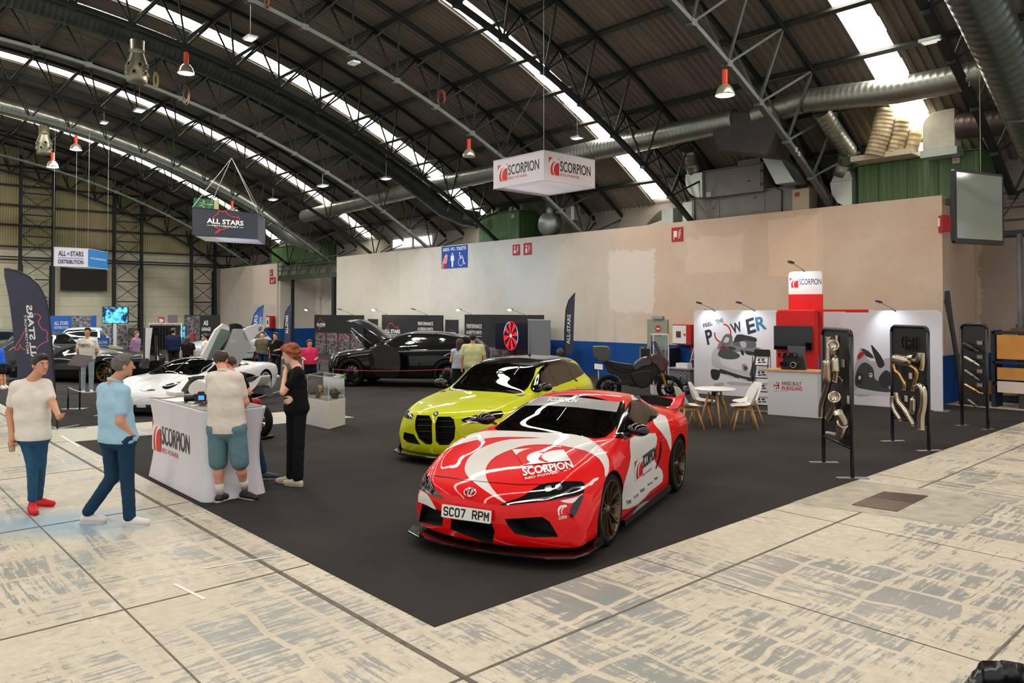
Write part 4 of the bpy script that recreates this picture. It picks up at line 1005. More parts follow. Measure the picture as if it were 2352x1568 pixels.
# ------------------------------------------------ exhaust display racks
M_ss=mat('brushed_steel',(196,184,166),rough=0.24,metal=0.95,noise=0.06,nscale=6)
M_ssd=mat('dark_steel_pipe',(120,110,98),rough=0.3,metal=0.9)
M_bronze=mat('gold_steel',(190,150,100),rough=0.25,metal=0.95)
def rack(label,p0,p1,ztop,zbot):
 R=Wallplane(onG(*p0),onG(*p1));t=thing('display_rack',label,'display rack',R.L3(0,0),R.rz);L=R.L
 for x in(0,L):
  b=MB();b.tube([(x,0,0),(x,0,ztop-0.08)],0.028,12);b.build('post',M_blackm,t)
  b=MB();b.box((x,0,0.005),(0.42 if L>.6 else.3,0.1,0.01),Matrix.Rotation(0,4,'Z'));o=b.build('foot',mat('steel_plate',(170,172,176)),t);
  for v in o.data.vertices:
   dx=v.co.x-x;v.co.x=x+v.co.y;v.co.y=dx
 b=MB();b.tube([(0,0,ztop-0.09),(0.02,0,ztop-0.03),(0.08,0,ztop),(L-0.08,0,ztop),(L-0.02,0,ztop-0.03),(L,0,ztop-0.09)],0.028,12);b.build('top_rail',M_blackm,t)
 b=MB();b.cyl((0,0,zbot),(L,0,zbot),0.022,n=12);b.build('bottom_rail',M_blackm,t)
 b=MB();b.box((L/2,0.01,(zbot+ztop)/2),(L-0.03,0.02,ztop-zbot-0.02));b.build('panel',mat('slate_panel',(36,38,40),rough=0.4),t)
 return R,t
def pipe(R,name,label,pxs,r,m=None,out=0.09,group=None,rs=None,ends=True,parent=None):
 "bent exhaust pipe: pixel path on the rack's plane, standing off by out"
 P2=Wallplane(R.L3(0,0,out),R.L3(1,0,out))
 pts=[]
 for q in pxs:
  u,z=P2 .uv(q[0],q[1]);o2=out+(q[2]if len(q)>2 else 0);pts.append(R.L3(u,z,o2))
 out_p,out_r=[],[]
 n=len(pts)
 for i in range(n-1):
  p0=pts[max(i-1,0)];p1=pts[i];p2=pts[i+1];p3=pts[min(i+2,n-1)]
  for j in range(5):
   tt=j/5;out_p.append(0.5*((2*p1)+(p2-p0)*tt+(2*p0-5*p1+4*p2-p3)*tt*tt+(3*p1-p0-3*p2+p3)*tt**3))
   ra=rs[i]if rs else r;rb=rs[i+1]if rs else r;out_r.append(ra+(rb-ra)*(tt*tt*(3-2*tt)))
 out_p.append(pts[-1]);out_r.append(rs[-1]if rs else r)
 b=MB();b.tube(out_p,out_r,20,cap=False)
 for e in(0,-1):
  d=(out_p[e]-out_p[1 if e==0 else-2]).normalized();rr=out_r[e]
  M=frame(out_p[e],d.orthogonal(),d.cross(d.orthogonal()))
  b.lathe([(rr,0),(rr*1.06,0.004),(rr*1.06,0.014),(rr*0.85,0.014),(rr*0.84,-0.05),(0.0,-0.05)],M if True else None,20)
 o=b.build(name,m or M_ss,parent)
 if label:tag(o,label,'exhaust pipe',group)
 return o
def band(R,pts_px,r,out,m=None,w=0.02):
 pass
R1,t1=rack('nearest black display rack hung with large exhaust pipes',(1892,1062),(1958,1098),2.0,0.40)
g1='exhaust parts on the nearest rack'
pipe(R1,'exhaust_pipe','long bent exhaust pipe hanging low off the left side of the nearest rack',[(1890,957,.02),(1892,925,.02),(1900,890,.0),(1903,868),(1903,830)],0.045,M_ss,0.12,g1)
pipe(R1,'exhaust_muffler','polished cylindrical muffler at the upper left of the nearest rack',[(1904,776),(1904,800),(1904,826),(1904,832),(1903,870),(1902,876)],0.05,M_ss,0.13,g1,[0.045,0.045,0.05,0.085,0.085,0.05])
pipe(R1,'exhaust_downpipe','downpipe with a large open flange at the top of the nearest rack',[(1934,793,.12),(1921,806,.03),(1920,822),(1921,828),(1922,852),(1922,857),(1920,874)],0.05,M_ss,0.11,g1,[0.075,0.062,0.045,0.065,0.065,0.045,0.045])
pipe(R1,'exhaust_pipe','short catalyst pipe with an open mouth in the middle of the nearest rack',[(1937,912,.12),(1924,926,.02),(1915,940),(1904,960)],0.05,M_ss,0.1,g1,[0.078,0.07,0.055,0.05])
pipe(R1,'exhaust_pipe','lowest elbow pipe with a wide collar on the nearest rack',[(1943,948,.1),(1940,966,.02),(1936,972),(1930,1000),(1917,999),(1903,996)],0.05,M_ss,0.1,g1,[0.06,0.058,0.085,0.062,0.045,0.04])
pipe(R1,'exhaust_hanger','thin bent steel hanger below the downpipe on the nearest rack',[(1927,860),(1930,868),(1935,874),(1931,884)],0.008,M_ss,0.08,g1)
for(x,y)in((1940,834),(1925,779),(1952,918)):
 u,z=R1 .uv(x,y);b=MB();b.box((0,0,0),(0.07,0.01,0.11));o=b.build('price_card',M_lab);o.location=R1 .L3(u,z,0.02);o.rotation_euler=(0,0,R1 .rz);tag(o,'small cream price card %s the nearest rack'%{834:'in the upper middle of',779:'at the top of',918:'at the right side of'}[y],'card')
R2,t2=rack('middle black display rack with a steel manifold and curved pipes',(2050,1013),(2134,1035),2.0,0.42)
g2='exhaust parts on the middle rack'
pipe(R2,'exhaust_muffler','ribbed flat muffler at the top of the middle rack',[(2056,826),(2060,824),(2084,829),(2090,822),(2098,822)],0.05,M_ss,0.12,g2,[0.05,0.085,0.085,0.06,0.05])
pipe(R2,'exhaust_pipe','short U-bend pipe right of the ribbed muffler on the middle rack',[(2098,826),(2106,828),(2112,820),(2112,812)],0.04,M_ss,0.12,g2)
pipe(R2,'exhaust_pipe','straight upright pipe in the upper right corner of the middle rack',[(2119,813),(2119,835),(2117,848)],0.035,M_ss,0.1,g2)
pipe(R2,'exhaust_pipe','curved downpipe in the middle of the middle rack',[(2086,838),(2096,842),(2105,850),(2106,862),(2100,885),(2098,896)],0.035,M_bronze,0.11,g2)
pipe(R2,'exhaust_pipe','slim S-shaped pipe at the left of the middle rack',[(2054,838),(2058,852),(2066,858),(2074,872),(2079,882),(2078,894)],0.036,M_bronze,0.1,g2)
pipe(R2,'exhaust_pipe','large hook-shaped pipe at the lower right of the middle rack',[(2104,888),(2114,886),(2121,900),(2121,930),(2116,955),(2116,985)],0.05,M_ss,0.11,g2,[0.04,0.05,0.055,0.05,0.058,0.055])
pipe(R2,'exhaust_pipe','left one of the two parallel S-pipes at the lower left of the middle rack',[(2050,912),(2051,928),(2057,945),(2068,962)],0.045,M_ss,0.11,g2)
pipe(R2,'exhaust_pipe','right one of the two parallel S-pipes at the lower left of the middle rack',[(2060,904),(2064,922),(2074,934),(2084,948),(2098,974)],0.045,M_ss,0.13,g2,[0.05,0.045,0.045,0.055,0.045])
pipe(R2,'catalyst','small upright catalytic converter at the bottom of the middle rack',[(2098,912),(2098,918),(2098,942),(2098,948)],0.04,M_ss,0.1,g2,[0.02,0.055,0.055,0.03])
u,z=R2 .uv(2093,787);t=thing('steel_bracket','black cut-out gasket plate above the ribbed muffler on the middle rack','bracket',R2 .L3(u,z,0.02),R2 .rz);b=MB();Mq=frame((0,0,0),(1,0,0),(0,0,1))
for ln in([(-.16,.1),(-.19,.0),(-.16,-.1),(-.1,-.12),(-.08,-.05),(-.08,.05),(-.1,.1),(-.16,.1)],[(.16,.1),(.19,.0),(.16,-.1),(.1,-.12),(.08,-.05),(.08,.05),(.1,.1),(.16,.1)],[(-.1,.05),(.1,.05)],[(-.1,-.05),(.1,-.05)],[(-.1,-.11),(.1,-.11)],[(0,-.11),(0,.05)]):
 for i in range(len(ln)-1):b.bar(Mq@V((*ln[i],0.01)),Mq@V((*ln[i+1],0.01)),0.022,0.012)
b.lathe([(0.03,0),(0.03,0.015),(0.015,0.016),(0,0.016)],frame((0,-0.01,-0.02),(1,0,0),(0,0,1)),14);b.build('plate',M_blackm,t)
for(x,y,lab)in((2094,863,'middle'),(2084,915,'lower middle')):
 u,z=R2 .uv(x,y);b=MB();b.box((0,0,0),(0.08,0.01,0.1));o=b.build('price_card',M_lab);o.location=R2 .L3(u,z,0.02);o.rotation_euler=(0,0,R2 .rz);tag(o,'small card in the %s of the middle rack'%lab,'card')
R3,t3=rack('farthest narrow black display rack with a column of slip-on silencers',(2210,977),(2269,986),2.0,0.45)
names3=[('top black carbon silencer on the farthest rack',(2216,791),(2244,806),mat('carbon',(40,44,46),rough=0.25,metal=0.5),0.055),('second silencer from the top on the farthest rack, pale steel',(2220,822),(2244,836),M_ss,0.04),('third silencer on the farthest rack, dark with a red end',(2220,853),(2244,869),M_ssd,0.042),('fourth silencer on the farthest rack with a gold bent tip',(2220,885),(2252,903),M_bronze,0.035),('lowest small dark silencer on the farthest rack',(2228,921),(2244,933),M_ssd,0.04)]
for lab,a,c,m,r in names3:
 mx,my=(a[0]*.35+c[0]*.65),(a[1]*.35+c[1]*.65)
 pipe(R3,'silencer',lab,[(a[0]-3,a[1]-2),a,(mx,my),(mx+2,my+1.5),(c[0],c[1]),(c[0]+3,c[1]+(0 if 'gold' in lab else 2))],r,m,0.1,'silencers on the farthest rack',[r*.7,r,r,r*.62,r*.6,r*.6])
for k,y in enumerate((787,819,852,884)):
 u,z=R3 .uv(2252,y);b=MB();b.box((0,0,0),(0.11,0.01,0.07));o=b.build('price_card',mat('card_pinkish',(150,130,124),rough=0.7));o.location=R3 .L3(u,z,0.02);o.rotation_euler=(0,0,R3 .rz);tag(o,'small info card beside the %s silencer on the farthest rack'%('top','second','third','fourth')[k],'card','info cards on the farthest rack')
# ================================================================== HANGING SIGNS, BANNERS, BACKDROPS
def box_sign(name,label,near,ex,ey,w,d,h,mats_,parts=True):
 "hollow cube sign: near corner, ex along the left face (pointing left), ey along the right face"
 t=thing(name,label,'hanging sign',near)
 ex=V(ex).normalized();ey=V(ey).normalized()
 P4=[V((0,0,0)),ex*w,ex*w+ey*d,ey*d]
 for i,nm in((0,'face'),(3,'face'),(1,'face'),(2,'face')):
  a,c=P4[i],P4[(i+1)%4];b=MB();m=mats_[0]if i==0 else mats_[1]if i==3 else mats_[2]
  dd=(c-a).normalized();nn=V((dd.y,-dd.x,0));ctr=sum(P4,V())/4
  if nn.dot(ctr-a)>0:nn=-nn
  b.add([a,c,c+V((0,0,h)),a+V((0,0,h))],[(0,1,2,3)]);b.add([a-nn*.02,c-nn*.02,c-nn*.02+V((0,0,h)),a-nn*.02+V((0,0,h))],[(3,2,1,0)]);b.build(nm,m,t)
 b=MB();b.add([P4[0],P4[1],P4[2],P4[3],sum(P4,V())/4+V((0,0,0.03))],[(0,1,4),(1,2,4),(2,3,4),(3,0,4)]);b.build('underside',mats_[3],t)
 b=MB()
 for i in range(4):b.bar(P4[i],P4[(i+1)%4],0.018);b.bar(P4[i]+V((0,0,h)),P4[(i+1)%4]+V((0,0,h)),0.018)
 b.build('frame',mats_[4],t)
 return t,P4
def sheer(m):
 g=NG(m);tr=g.n('ShaderNodeBsdfTranslucent',i0=(.85,.82,.88,1));mx=g.n('ShaderNodeMixShader',i0=.55);o=[n for n in g.nt.nodes if n.type=='OUTPUT_MATERIAL'][0];g.l(g.bsdf.outputs[0],mx.inputs[1]);g.l(tr.outputs[0],mx.inputs[2]);g.l(mx.outputs[0],o.inputs[0])
sheer(mat('sign_under',(224,216,228),rough=.7))
M_signw=mat('sign_white',(222,216,224),rough=0.6)
near=onD(1249,413,18.4)
t,P4=box_sign('hanging_sign','white cube sign with red swoosh badge hanging on cables in the middle',near,(-1,0,0),(0,1,0),1.86,1.86,0.72,(M_signw,M_signw,M_signw,mat('sign_under',(224,216,228),rough=0.7),mat('white_alu',(206,208,212))))
M=frame((-1.86,-0.002,0),(1,0,0),(0,0,1));wordmark(t,M,0.18,0.16,0.42,1.52)
M=frame((0.002,0,0),(0,1,0),(0,0,1));wordmark(t,M,0.17,0.16,0.42,1.52)
b=MB();b.cyl((0,0,0.72),(0,0,5.0),0.008,n=6);b.build('rope',mat('white_rope',(200,200,196),rough=0.6),t)
node=V((-13.99,13.9,8.4))-near
b=MB()
for q in(P4[1],P4[3]):b.cyl(q+V((0,0,0.72)),node,0.007,n=6)
b.build('cable',M_galvd,t)
near=onX(592,554,-28.0);
def motor_logo(b,M,x,y,w,mw=None,track=True,mirror=False,zz=0.003):
 "outline of a race track around two words"
 mr=mat('neon_red',(214,60,64),rough=0.5);up_=[(0.18,0.62),(0.22,0.72),(0.30,0.80),(0.33,0.95),(0.42,0.90),(0.50,0.97),(0.53,0.84),(0.62,0.78),(0.66,0.72),(0.76,0.74),(0.80,0.68),(0.82,0.78),(0.88,0.66),(0.86,0.60)]
 dn=[(0.22,0.26),(0.28,0.20),(0.38,0.18),(0.30,0.10),(0.24,0.02),(0.22,-0.04),(0.27,0.0),(0.36,0.12),(0.52,0.24)]
 f=(lambda p:(x+w*(1-p[0]if mirror else p[0]),y+w*0.62*p[1]))
 b.mat(mr);put_line(b,[f(p)for p in up_],w*0.02,M,zz*.6);put_line(b,[f(p)for p in dn],w*0.02,M,zz*.6)
 b.mat(mw or M_white);put_text(b,'ALL STARS',M,x+w*0.02,y+w*0.24,w*0.96,w*0.13,zz,bold=0.03,mirror=mirror)
 put_text(b,'MOTORSPORT',M,x+w*0.15,y+w*0.165,w*0.70,w*0.05,zz,bold=0.01,mirror=mirror)
 put_line(b,[(x+w*.02,y+w*.19),(x+w*.13,y+w*.19)],w*.01,M,zz);put_line(b,[(x+w*.87,y+w*.19),(x+w*.98,y+w*.19)],w*.01,M,zz)
M_navy=mat('dark_banner',(42,46,58),rough=0.6,noise=0.12,nscale=1.5)
A=onX(441,539,-28.0);Bq=onX(592,552,-28.0);h_=onX(441,476,-28.0).z-A.z
dv=(V((A.x,A.y,0))-V((Bq.x,Bq.y,0)));w_=dv.length
t,P4=box_sign('hanging_sign','black hanging sign with white lettering inside a red race track outline',V((Bq.x,Bq.y,A.z)),dv,(-0.86,0.5,0),w_,2.6,h_,(M_navy,M_navy,M_navy,mat('sign_under',(224,216,228)),M_blackm))
M=frame(V((A.x-Bq.x,A.y-Bq.y,0))+V((0.004,0,0)),-dv,(0,0,1));b=MB();motor_logo(b,M,w_*0.2,h_*0.12,w_*0.58,zz=0.012);b.build('lettering',None,t)
b=MB();tc=sum(P4,V())/4+V((0,0,3.2))
for q in P4:b.cyl(q+V((0,0,h_)),tc,0.012,n=5)
b.build('cable',M_lab,t)
E1=onX(449,453,-36.5);b=MB();b.mat(mat('exit_green',(32,96,66),rough=0.5)).box((0,0,0),(0.04,1.15,0.5));b.mat(mat('exit_cream',(176,176,120),rough=0.5)).box((0.022,0.48,0),(0.01,0.22,0.46))
Mx=frame((0.025,0,0),(0,1,0),(0,0,1));put_poly(b,circ(-.12,.12,.05,n=12),Mx,0.002);put_line(b,[(-.14,.05),(-.2,-.08),(-.32,-.1)],.05,Mx,.002);put_line(b,[(-.2,-.08),(-.1,-.18)],.05,Mx,.002);put_line(b,[(-.3,.02),(-.18,.03),(-.02,-.02)],.035,Mx,.002);put_line(b,[(.05,0),(.3,0)],.05,Mx,.002)
o=b.build('exit_sign');o.location=(E1 .x,E1 .y+0.5,E1 .z-0.28);tag(o,'green and cream emergency exit sign above the black hanging sign','exit sign')
A=onX(123,609,-34.0);Cn=onX(202,613,-34.0);h_=onX(202,571,-34.0).z-Cn.z;dv=V((A.x-Cn.x,A.y-Cn.y,0))
M_cyan=mat('sign_blue',(20,128,200),rough=0.55)
t,P4=box_sign('hanging_sign','white and blue hanging sign high in front of the end wall',V((Cn.x,Cn.y,Cn.z)),dv,(-0.80,0.6,0),dv.length,dv.length*1.5,h_,(M_signw,M_cyan,M_cyan,M_signw,M_signw))
L_=dv.length;M=frame(V((0.006,0,0))+dv,-dv,(0,0,1));b=MB();b.mat(mat('ink_black',(40,42,50),rough=0.6))
put_text(b,'ALL',M,L_*.13,h_*.55,L_*.22,h_*.28,.006,bold=.02);put_text(b,'STARS',M,L_*.48,h_*.55,L_*.38,h_*.28,.006,bold=.02);put_text(b,'DISTRIBUTION',M,L_*.13,h_*.14,L_*.73,h_*.22,.006,bold=.02)
b.mat(mat('star_blue',(70,120,190),rough=0.6));put_poly(b,[(L_*.415+L_*(.06 if k%2==0 else.025)*sin(k*pi/5),h_*.68+L_*(.06 if k%2==0 else.025)*cos(k*pi/5))for k in range(10)],M,.005);put_line(b,[(L_*.13,h_*.45),(L_*.86,h_*.45)],.02,M,.006)
b.build('lettering',None,t)
ey=V((-0.80,0.6,0)).normalized();M=frame(-V((ey.y,-ey.x,0))*-0.01+V((0,0,0)),ey,(0,0,1));b=MB();b.mat(M_white);put_text(b,'WWW.ALL-STARS-DISTRIBUTION.COM',M,L_*.15,h_*.45,L_*1.2,h_*.11,.004,bold=.02);b.build('web_address',None,t);b=MB()
for q in P4:b.cyl(q+V((0,0,h_)),q+V((0,0,5.4)),.004,n=4)
b.build('cable',M_lab,t)
a=onX(139,617,-51.7);c=onX(245,668,-51.7);b=MB();ys=np.linspace(a.y,c.y,9)
b.grid([[(-51.7+0.03*sin(i*1.7),y,z)for i,y in enumerate(ys)]for z in(a.z+0.3,(a.z+c.z)/2,c.z)]);tag(b.build('wall_cloth',mat('dark_cloth',(40,38,30),rough=0.95)),'dark olive cloth hung flat on the cream end wall','cloth')
TVp=Wallplane(onD(2193,1100,14.6).to_2d(),onD(2305,1100,15.2).to_2d())
t=thing('hanging_screen','large portrait screen hanging at the right before the green unit','screen',TVp.L3(0,0),TVp.rz)
a=TVp.uv(2193,558);c=TVp.uv(2305,400);b=MB();b.rrect(c[0]-a[0],c[1]-a[1],0.06,-0.08,0.0,frame(((a[0]+c[0])/2,0,(a[1]+c[1])/2),(1,0,0),(0,0,1)));b.build('case',M_blackm,t,bevel=0.01)
b=MB();b.box(((a[0]+c[0])/2,-0.003,(a[1]+c[1])/2+0.02),(c[0]-a[0]-0.13,0.006,c[1]-a[1]-0.16));b.build('screen',mat('screen_off_grey',(136,144,132),rough=0.08,spec=0.8),t)
b=MB();b.cyl(((a[0]+c[0])/2+0.1,0.04,c[1]),((a[0]+c[0])/2+0.1,0.04,c[1]+4.2),0.008,n=6);b.build('rope',mat('cream_rope',(190,176,140),rough=0.7),t)
YS=YW-0.01;SP=Wallplane((-36,YS),(0,YS))
def wallsign(name,label,pts,m,t_=0.015,cat='sign'):
 a=SP.uv(*pts[0]);c=SP.uv(*pts[1]);t=thing(name,label,cat,SP.L3(a[0],c[1],0.0));w=c[0]-a[0];h=a[1]-c[1]
 b=MB();b.box((w/2,-t_/2,h/2),(w,t_,h));b.build('plate',m,t)
 return t,frame((0,-t_,0),(1,0,0),(0,0,1)),w,h
t,M,w,h=wallsign('toilet_sign','blue toilet sign with pictograms high on the side wall',((1015,567),(1074,613)),mat('sign_royal',(22,70,150),rough=0.5))
b=MB();b.mat(M_white);put_text(b,'ASEOS - WC - TOILETTE',M,w*.05,h*.78,w*.9,h*.15,.002,bold=.03)
put_poly(b,circ(w*.43,h*.64,h*.045,n=12),M,.002);put_poly(b,[(w*.37,h*.57),(w*.49,h*.57),(w*.5,h*.33),(w*.465,h*.33),(w*.46,h*.05),(w*.40,h*.05),(w*.395,h*.33),(w*.36,h*.33)],M,.002)
put_poly(b,circ(w*.71,h*.64,h*.045,n=12),M,.002);put_line(b,[(w*.71,h*.6),(w*.73,h*.42),(w*.84,h*.42),(w*.88,h*.16),(w*.92,h*.18)],h*.045,M,.002);put_line(b,[(w*.72,h*.5),(w*.83,h*.5)],h*.04,M,.002);put_line(b,circ(w*.75,h*.25,h*.17,120,380,n=18),h*.035,M,.002)
b.mat(mat('pink_print',(236,170,150),rough=0.6));put_poly(b,smooth_poly([(w*.03,h*.2),(w*.08,h*.45),(w*.17,h*.63),(w*.23,h*.6),(w*.21,h*.3),(w*.12,h*.02),(w*.04,h*.02)]),M,.002)
b.mat(M_red)
for k in range(4):put_line(b,[(w*(.07+.03*k),h*.28),(w*(.10+.03*k),h*.5)],h*.02,M,.003)
put_poly(b,[(w*.05,h*.02),(w*.14,h*.02),(w*.19,h*.22),(w*.08,h*.25)],M,.0025);b.build('symbols',None,t)
M_fire=mat('fire_red',(178,20,26),rough=0.5)
def firesign(label,pts,kind=0):
 t,M,w,h=wallsign('fire_sign',label,pts,M_fire);b=MB();b.mat(M_white)
 if kind==0:put_poly(b,circ(w*.32,h*.75,h*.1,n=10),M,.002);put_poly(b,smooth_poly([(w*.2,h*.2),(w*.45,h*.2),(w*.45,h*.45),(w*.2,h*.45)]),M,.002);put_line(b,[(w*.32,h*.7),(w*.32,h*.4)],w*.08,M,.002)
 elif kind==1:put_poly(b,[(w*.25,h*.15),(w*.48,h*.15),(w*.48,h*.55),(w*.25,h*.55)],M,.002);put_poly(b,circ(w*.38,h*.72,h*.1,n=10),M,.002)
 else:put_poly(b,[(w*.18,h*.3),(w*.5,h*.3),(w*.5,h*.75),(w*.18,h*.75)],M,.002);put_line(b,[(w*.22,h*.3),(w*.22,h*.15)],w*.06,M,.002)
 for k in range(3):put_line(b,[(w*.62,h*(.2+.17*k)),(w*.72,h*(.3+.17*k)),(w*.68,h*(.38+.17*k)),(w*.82,h*(.5+.15*k))],w*.06,M,.002)
 b.build('pictogram',None,t)
firesign('left one of the two small red fire signs beside the toilet sign',((1178,562),(1194,585)),0);firesign('right one of the two small red fire signs beside the toilet sign',((1203,558.5),(1221,584)),1)
firesign('red hose reel sign high in the middle of the side wall',((1543,523),(1569,553)),2)
firesign('upper red fire sign on the short wall at the left',((620,619),(627,633)),0);firesign('lower red fire sign on the short wall at the left',((620,637),(633,651)),1)
a=onY(2143,495,YW-0.05);t=thing('fire_sign','double sided red fire sign standing out at the right end of the wall','sign',(a.x+0.1,YW,a.z-0.3));b=MB();b.mat(M_fire);b.prism([(0,0),(0.16,-0.2),(0.3,0)],-0.12,0.28);b.build('plate',None,t);b=MB();b.mat(M_white);b.box((0.05,-0.105,0.12),(0.05,0.01,0.2),Matrix.Rotation(0,4,'Z'));b.build('pictogram',None,t)
t=thing('door','grey green metal door with a red no entry sign in the side wall','door',(onY(1491,800,YW).x,YW-0.01,0.006));w=onY(1533,800,YW).x-onY(1491,800,YW).x;h=1.93
b=MB();b.box((w/2,-0.02,h/2),(w,0.04,h));b.build('leaf',mat('door_green',(142,148,130),rough=0.5),t);b=MB();b.box((w/2,-0.015,h+0.02),(w+0.08,0.05,0.04));b.box((-0.02,-0.015,h/2),(0.04,0.05,h));b.box((w+0.02,-0.015,h/2),(0.04,0.05,h));b.build('frame',mat('door_green',(142,148,130)),t)
M=frame((0,-0.041,0),(1,0,0),(0,0,1));b=MB();b.mat(M_fire);put_poly(b,circ(w*.55,h-.26,.11),M,.001);put_poly(b,[(w*.36,h-.5),(w*.75,h-.5),(w*.75,h-.42),(w*.36,h-.42)],M,.001);b.mat(M_white);put_poly(b,[(w*.46,h-.285),(w*.64,h-.285),(w*.64,h-.235),(w*.46,h-.235)],M,.002);b.build('sign',None,t)
b=MB();b.box((0.4,-0.06,h+0.1),(0.42,0.08,0.1));b.build('door_light',G_(150),t)
a=onY(1545,744,19.95);t=thing('hose_cabinet','white and red fire hose cabinet on the side wall beside the ladder','fire cabinet',(a.x,YW,a.z-0.62))
b=MB();b.mat(M_fire).box((0.35,-0.11,0.3),(0.68,0.22,0.62));b.build('housing',None,t,bevel=0.005);b=MB();b.box((0.27,-0.225,0.3),(0.5,0.01,0.56));b.build('door',M_white,t);b=MB();b.box((0.24,-0.232,0.3),(0.18,0.006,0.2));b.build('window',mat('dark_pane',(90,64,64),rough=0.1),t);b=MB();b.box((0.47,-0.24,0.3),(0.05,0.02,0.06));b.build('handle',M_fire,t)
b=MB();b.box((0.6,-0.03,-0.6),(0.05,0.05,1.25));b.build('riser',M_fire,t)
a=onY(730,735,20.1);a=onY(1290,700,20)
t=thing('hose_cabinet','white and red fire hose cabinet on the short wall at the left','fire cabinet',(onY(611,737,19.95).x,YW,1.2));b=MB();b.mat(M_fire).box((0.4,-0.1,0.35),(0.9,0.2,0.75));b.build('housing',None,t);b=MB();b.box((0.22,-0.205,0.35),(0.5,0.01,0.62));b.build('door',M_white,t);b=MB();b.box((0.25,-0.212,0.35),(0.14,0.006,0.22));b.build('window',M_black,t)
t=thing('double_door','pale green double door in the recess at the left','door',(-45.9,22.48,0));x0=onY(667,735,22.45).x;x1=onY(714,735,22.45).x;t.location=(x0,22.48,0)
w=x1-x0
for k in range(2):b=MB();b.box((w*(.25+.5*k),-0.02,.82),(w/2-.02,.04,1.64));b.build('leaf',mat('door_mint',(150,168,156),rough=0.5),t);
for k in range(2):b=MB();b.box((w/2+(.12 if k else-.12),-0.06,.85),(.06,.05,.12));b.build('handle',G_(120),t)
b=MB();b.box((w/2,-0.08,1.95),(w*.9,.12,.12));b.build('door_light',G_(190),t)
a=onG(1577,868);t=thing('ladder','aluminium ladder leaning on the side wall left of the display wall','ladder',(-13.35,19.3,0));M_alu=mat('aluminium',(188,188,190),rough=0.3,metal=0.8)
for sx in(0,0.42):b=MB();b.bar((sx-0.12,0,0),(sx+0.15,0.7,2.3),0.03,0.06);b.build('rail',M_alu,t)
for k in range(8):z=0.25+k*0.27;f=z/2.3;b=MB();b.bar((-0.12+.27*f,.7*f,z),(.3+.27*f,.7*f,z),0.035);b.build('rung',M_alu,t)
# -------- backdrops of the neighbouring stand (dark, with lettering)
M_bd=mat('backdrop_black',(30,27,29),rough=0.55,noise=0.2,nscale=0.8);M_bdt=mat('backdrop_text',(206,200,200),rough=0.6)
def photo_mat(name,c0,c1,sc=3.0,c2=None):
 if name in MATS:return MATS[name]
 m=mat(name,c0,rough=0.6);g=NG(m);n=g.noise(g.map((1,1,1.4)),sc,4,0.7);n2=g.noise(g.map((1,1,1),loc=(4,4,4)),sc*0.6,3)
 c=g.mix(g.ramp(n,0.42,0.60),rgb(*c0),rgb(*c1))
 if c2:c=g.mix(g.ramp(n2,0.56,0.62),c,rgb(*c2))
 g.l(c,g.bsdf.inputs['Base Color']);return m
M_ph=photo_mat('photo_grey',(44,38,42),(128,118,122),5.0,(96,34,40));M_ph2=photo_mat('photo_grey2',(50,46,50),(150,146,150),6.0)
def backdrop(label,p0,p1,ytop=2.2,m=None):
 W=Wallplane(p0,p1);t=thing('backdrop',label,'backdrop',W.L3(0,0),W.rz);b=MB();b.box((W.L/2,0.03,ytop/2),(W.L,0.06,ytop));b.build('panel',m or M_bd,t)
 return W,t,frame((0,0,0),(1,0,0),(0,0,1))
YB=19.3
def xat(px):return onY(px,722,YB).x
zb=onY(722,723,YB).z
W1,t,M=backdrop('black backdrop with engine photographs left of the open bonnet',(xat(722),YB),(xat(834),YB),2.03)
b=MB();motor_logo(b,M,.25,1.25,.95);b.build('lettering',None,t)
b=MB();b.mat(M_ph);L_=W1 .L
for k in range(4):put_poly(b,[(L_*(.03+.245*k),.02),(L_*(.03+.245*k+.225),.02),(L_*(.03+.245*k+.225),1.12),(L_*(.03+.245*k),1.12)],M,.003)
b.mat(mat('neon_red2',(200,30,44),rough=0.5));put_text(b,'Racing',M,L_*.2,.92,L_*.14,.12,.005);put_text(b,'Magma',M,L_*.52,.8,L_*.15,.16,.005,shear=.3);b.build('picture',None,t)
W2,t,M=backdrop('black backdrop with large logo behind the black off-roader',(xat(877),YB),(xat(1016),YB),2.06);L_=W2 .L
b=MB();motor_logo(b,M,L_*.04,.9,1.35);b.mat(M_bdt);put_text(b,'PERFORMANCE',M,L_*.62,1.62,L_*.24,.15,.004,bold=.03);put_text(b,'& DESIGN PARTS',M,L_*.62,1.40,L_*.24,.13,.004,bold=.03);put_line(b,[(L_*.62,1.33),(L_*.86,1.33)],.02,M,.004)
for k in range(4):put_poly(b,circ(L_*(.78+.024*k),1.17,.045,n=10),M,.004)
b.build('lettering',None,t);b=MB();b.mat(M_ph2)
for k in range(5):put_poly(b,[(L_*(.02+.16*k),.02),(L_*(.02+.16*k+.14),.02),(L_*(.02+.16*k+.14),.88),(L_*(.02+.16*k),.88)],M,.003)
b.build('picture',None,t)
W3,t,M=backdrop('black backdrop with the prize wheel screen behind the yellow shirted man',(xat(1067),YB),(xat(1247),YB),2.1);L_=W3 .L
b=MB();b.mat(M_bdt);put_text(b,'PERFORMANCE',M,L_*.03,1.55,L_*.21,.17,.004,bold=.03);put_text(b,'& DESIGN PARTS',M,L_*.03,1.32,L_*.21,.14,.004,bold=.03);put_line(b,[(L_*.03,1.24),(L_*.24,1.24)],.02,M,.004)
for k in range(4):put_poly(b,circ(L_*(.04+.02*k),1.1,.05,n=10),M,.004)
b.build('lettering',None,t);b=MB();b.mat(M_ph)
for k in range(6):put_poly(b,[(L_*(.02+.16*k),.02),(L_*(.02+.16*k+.15),.02),(L_*(.02+.16*k+.15),.85),(L_*(.02+.16*k),.85)],M,.003)
b.build('picture',None,t)
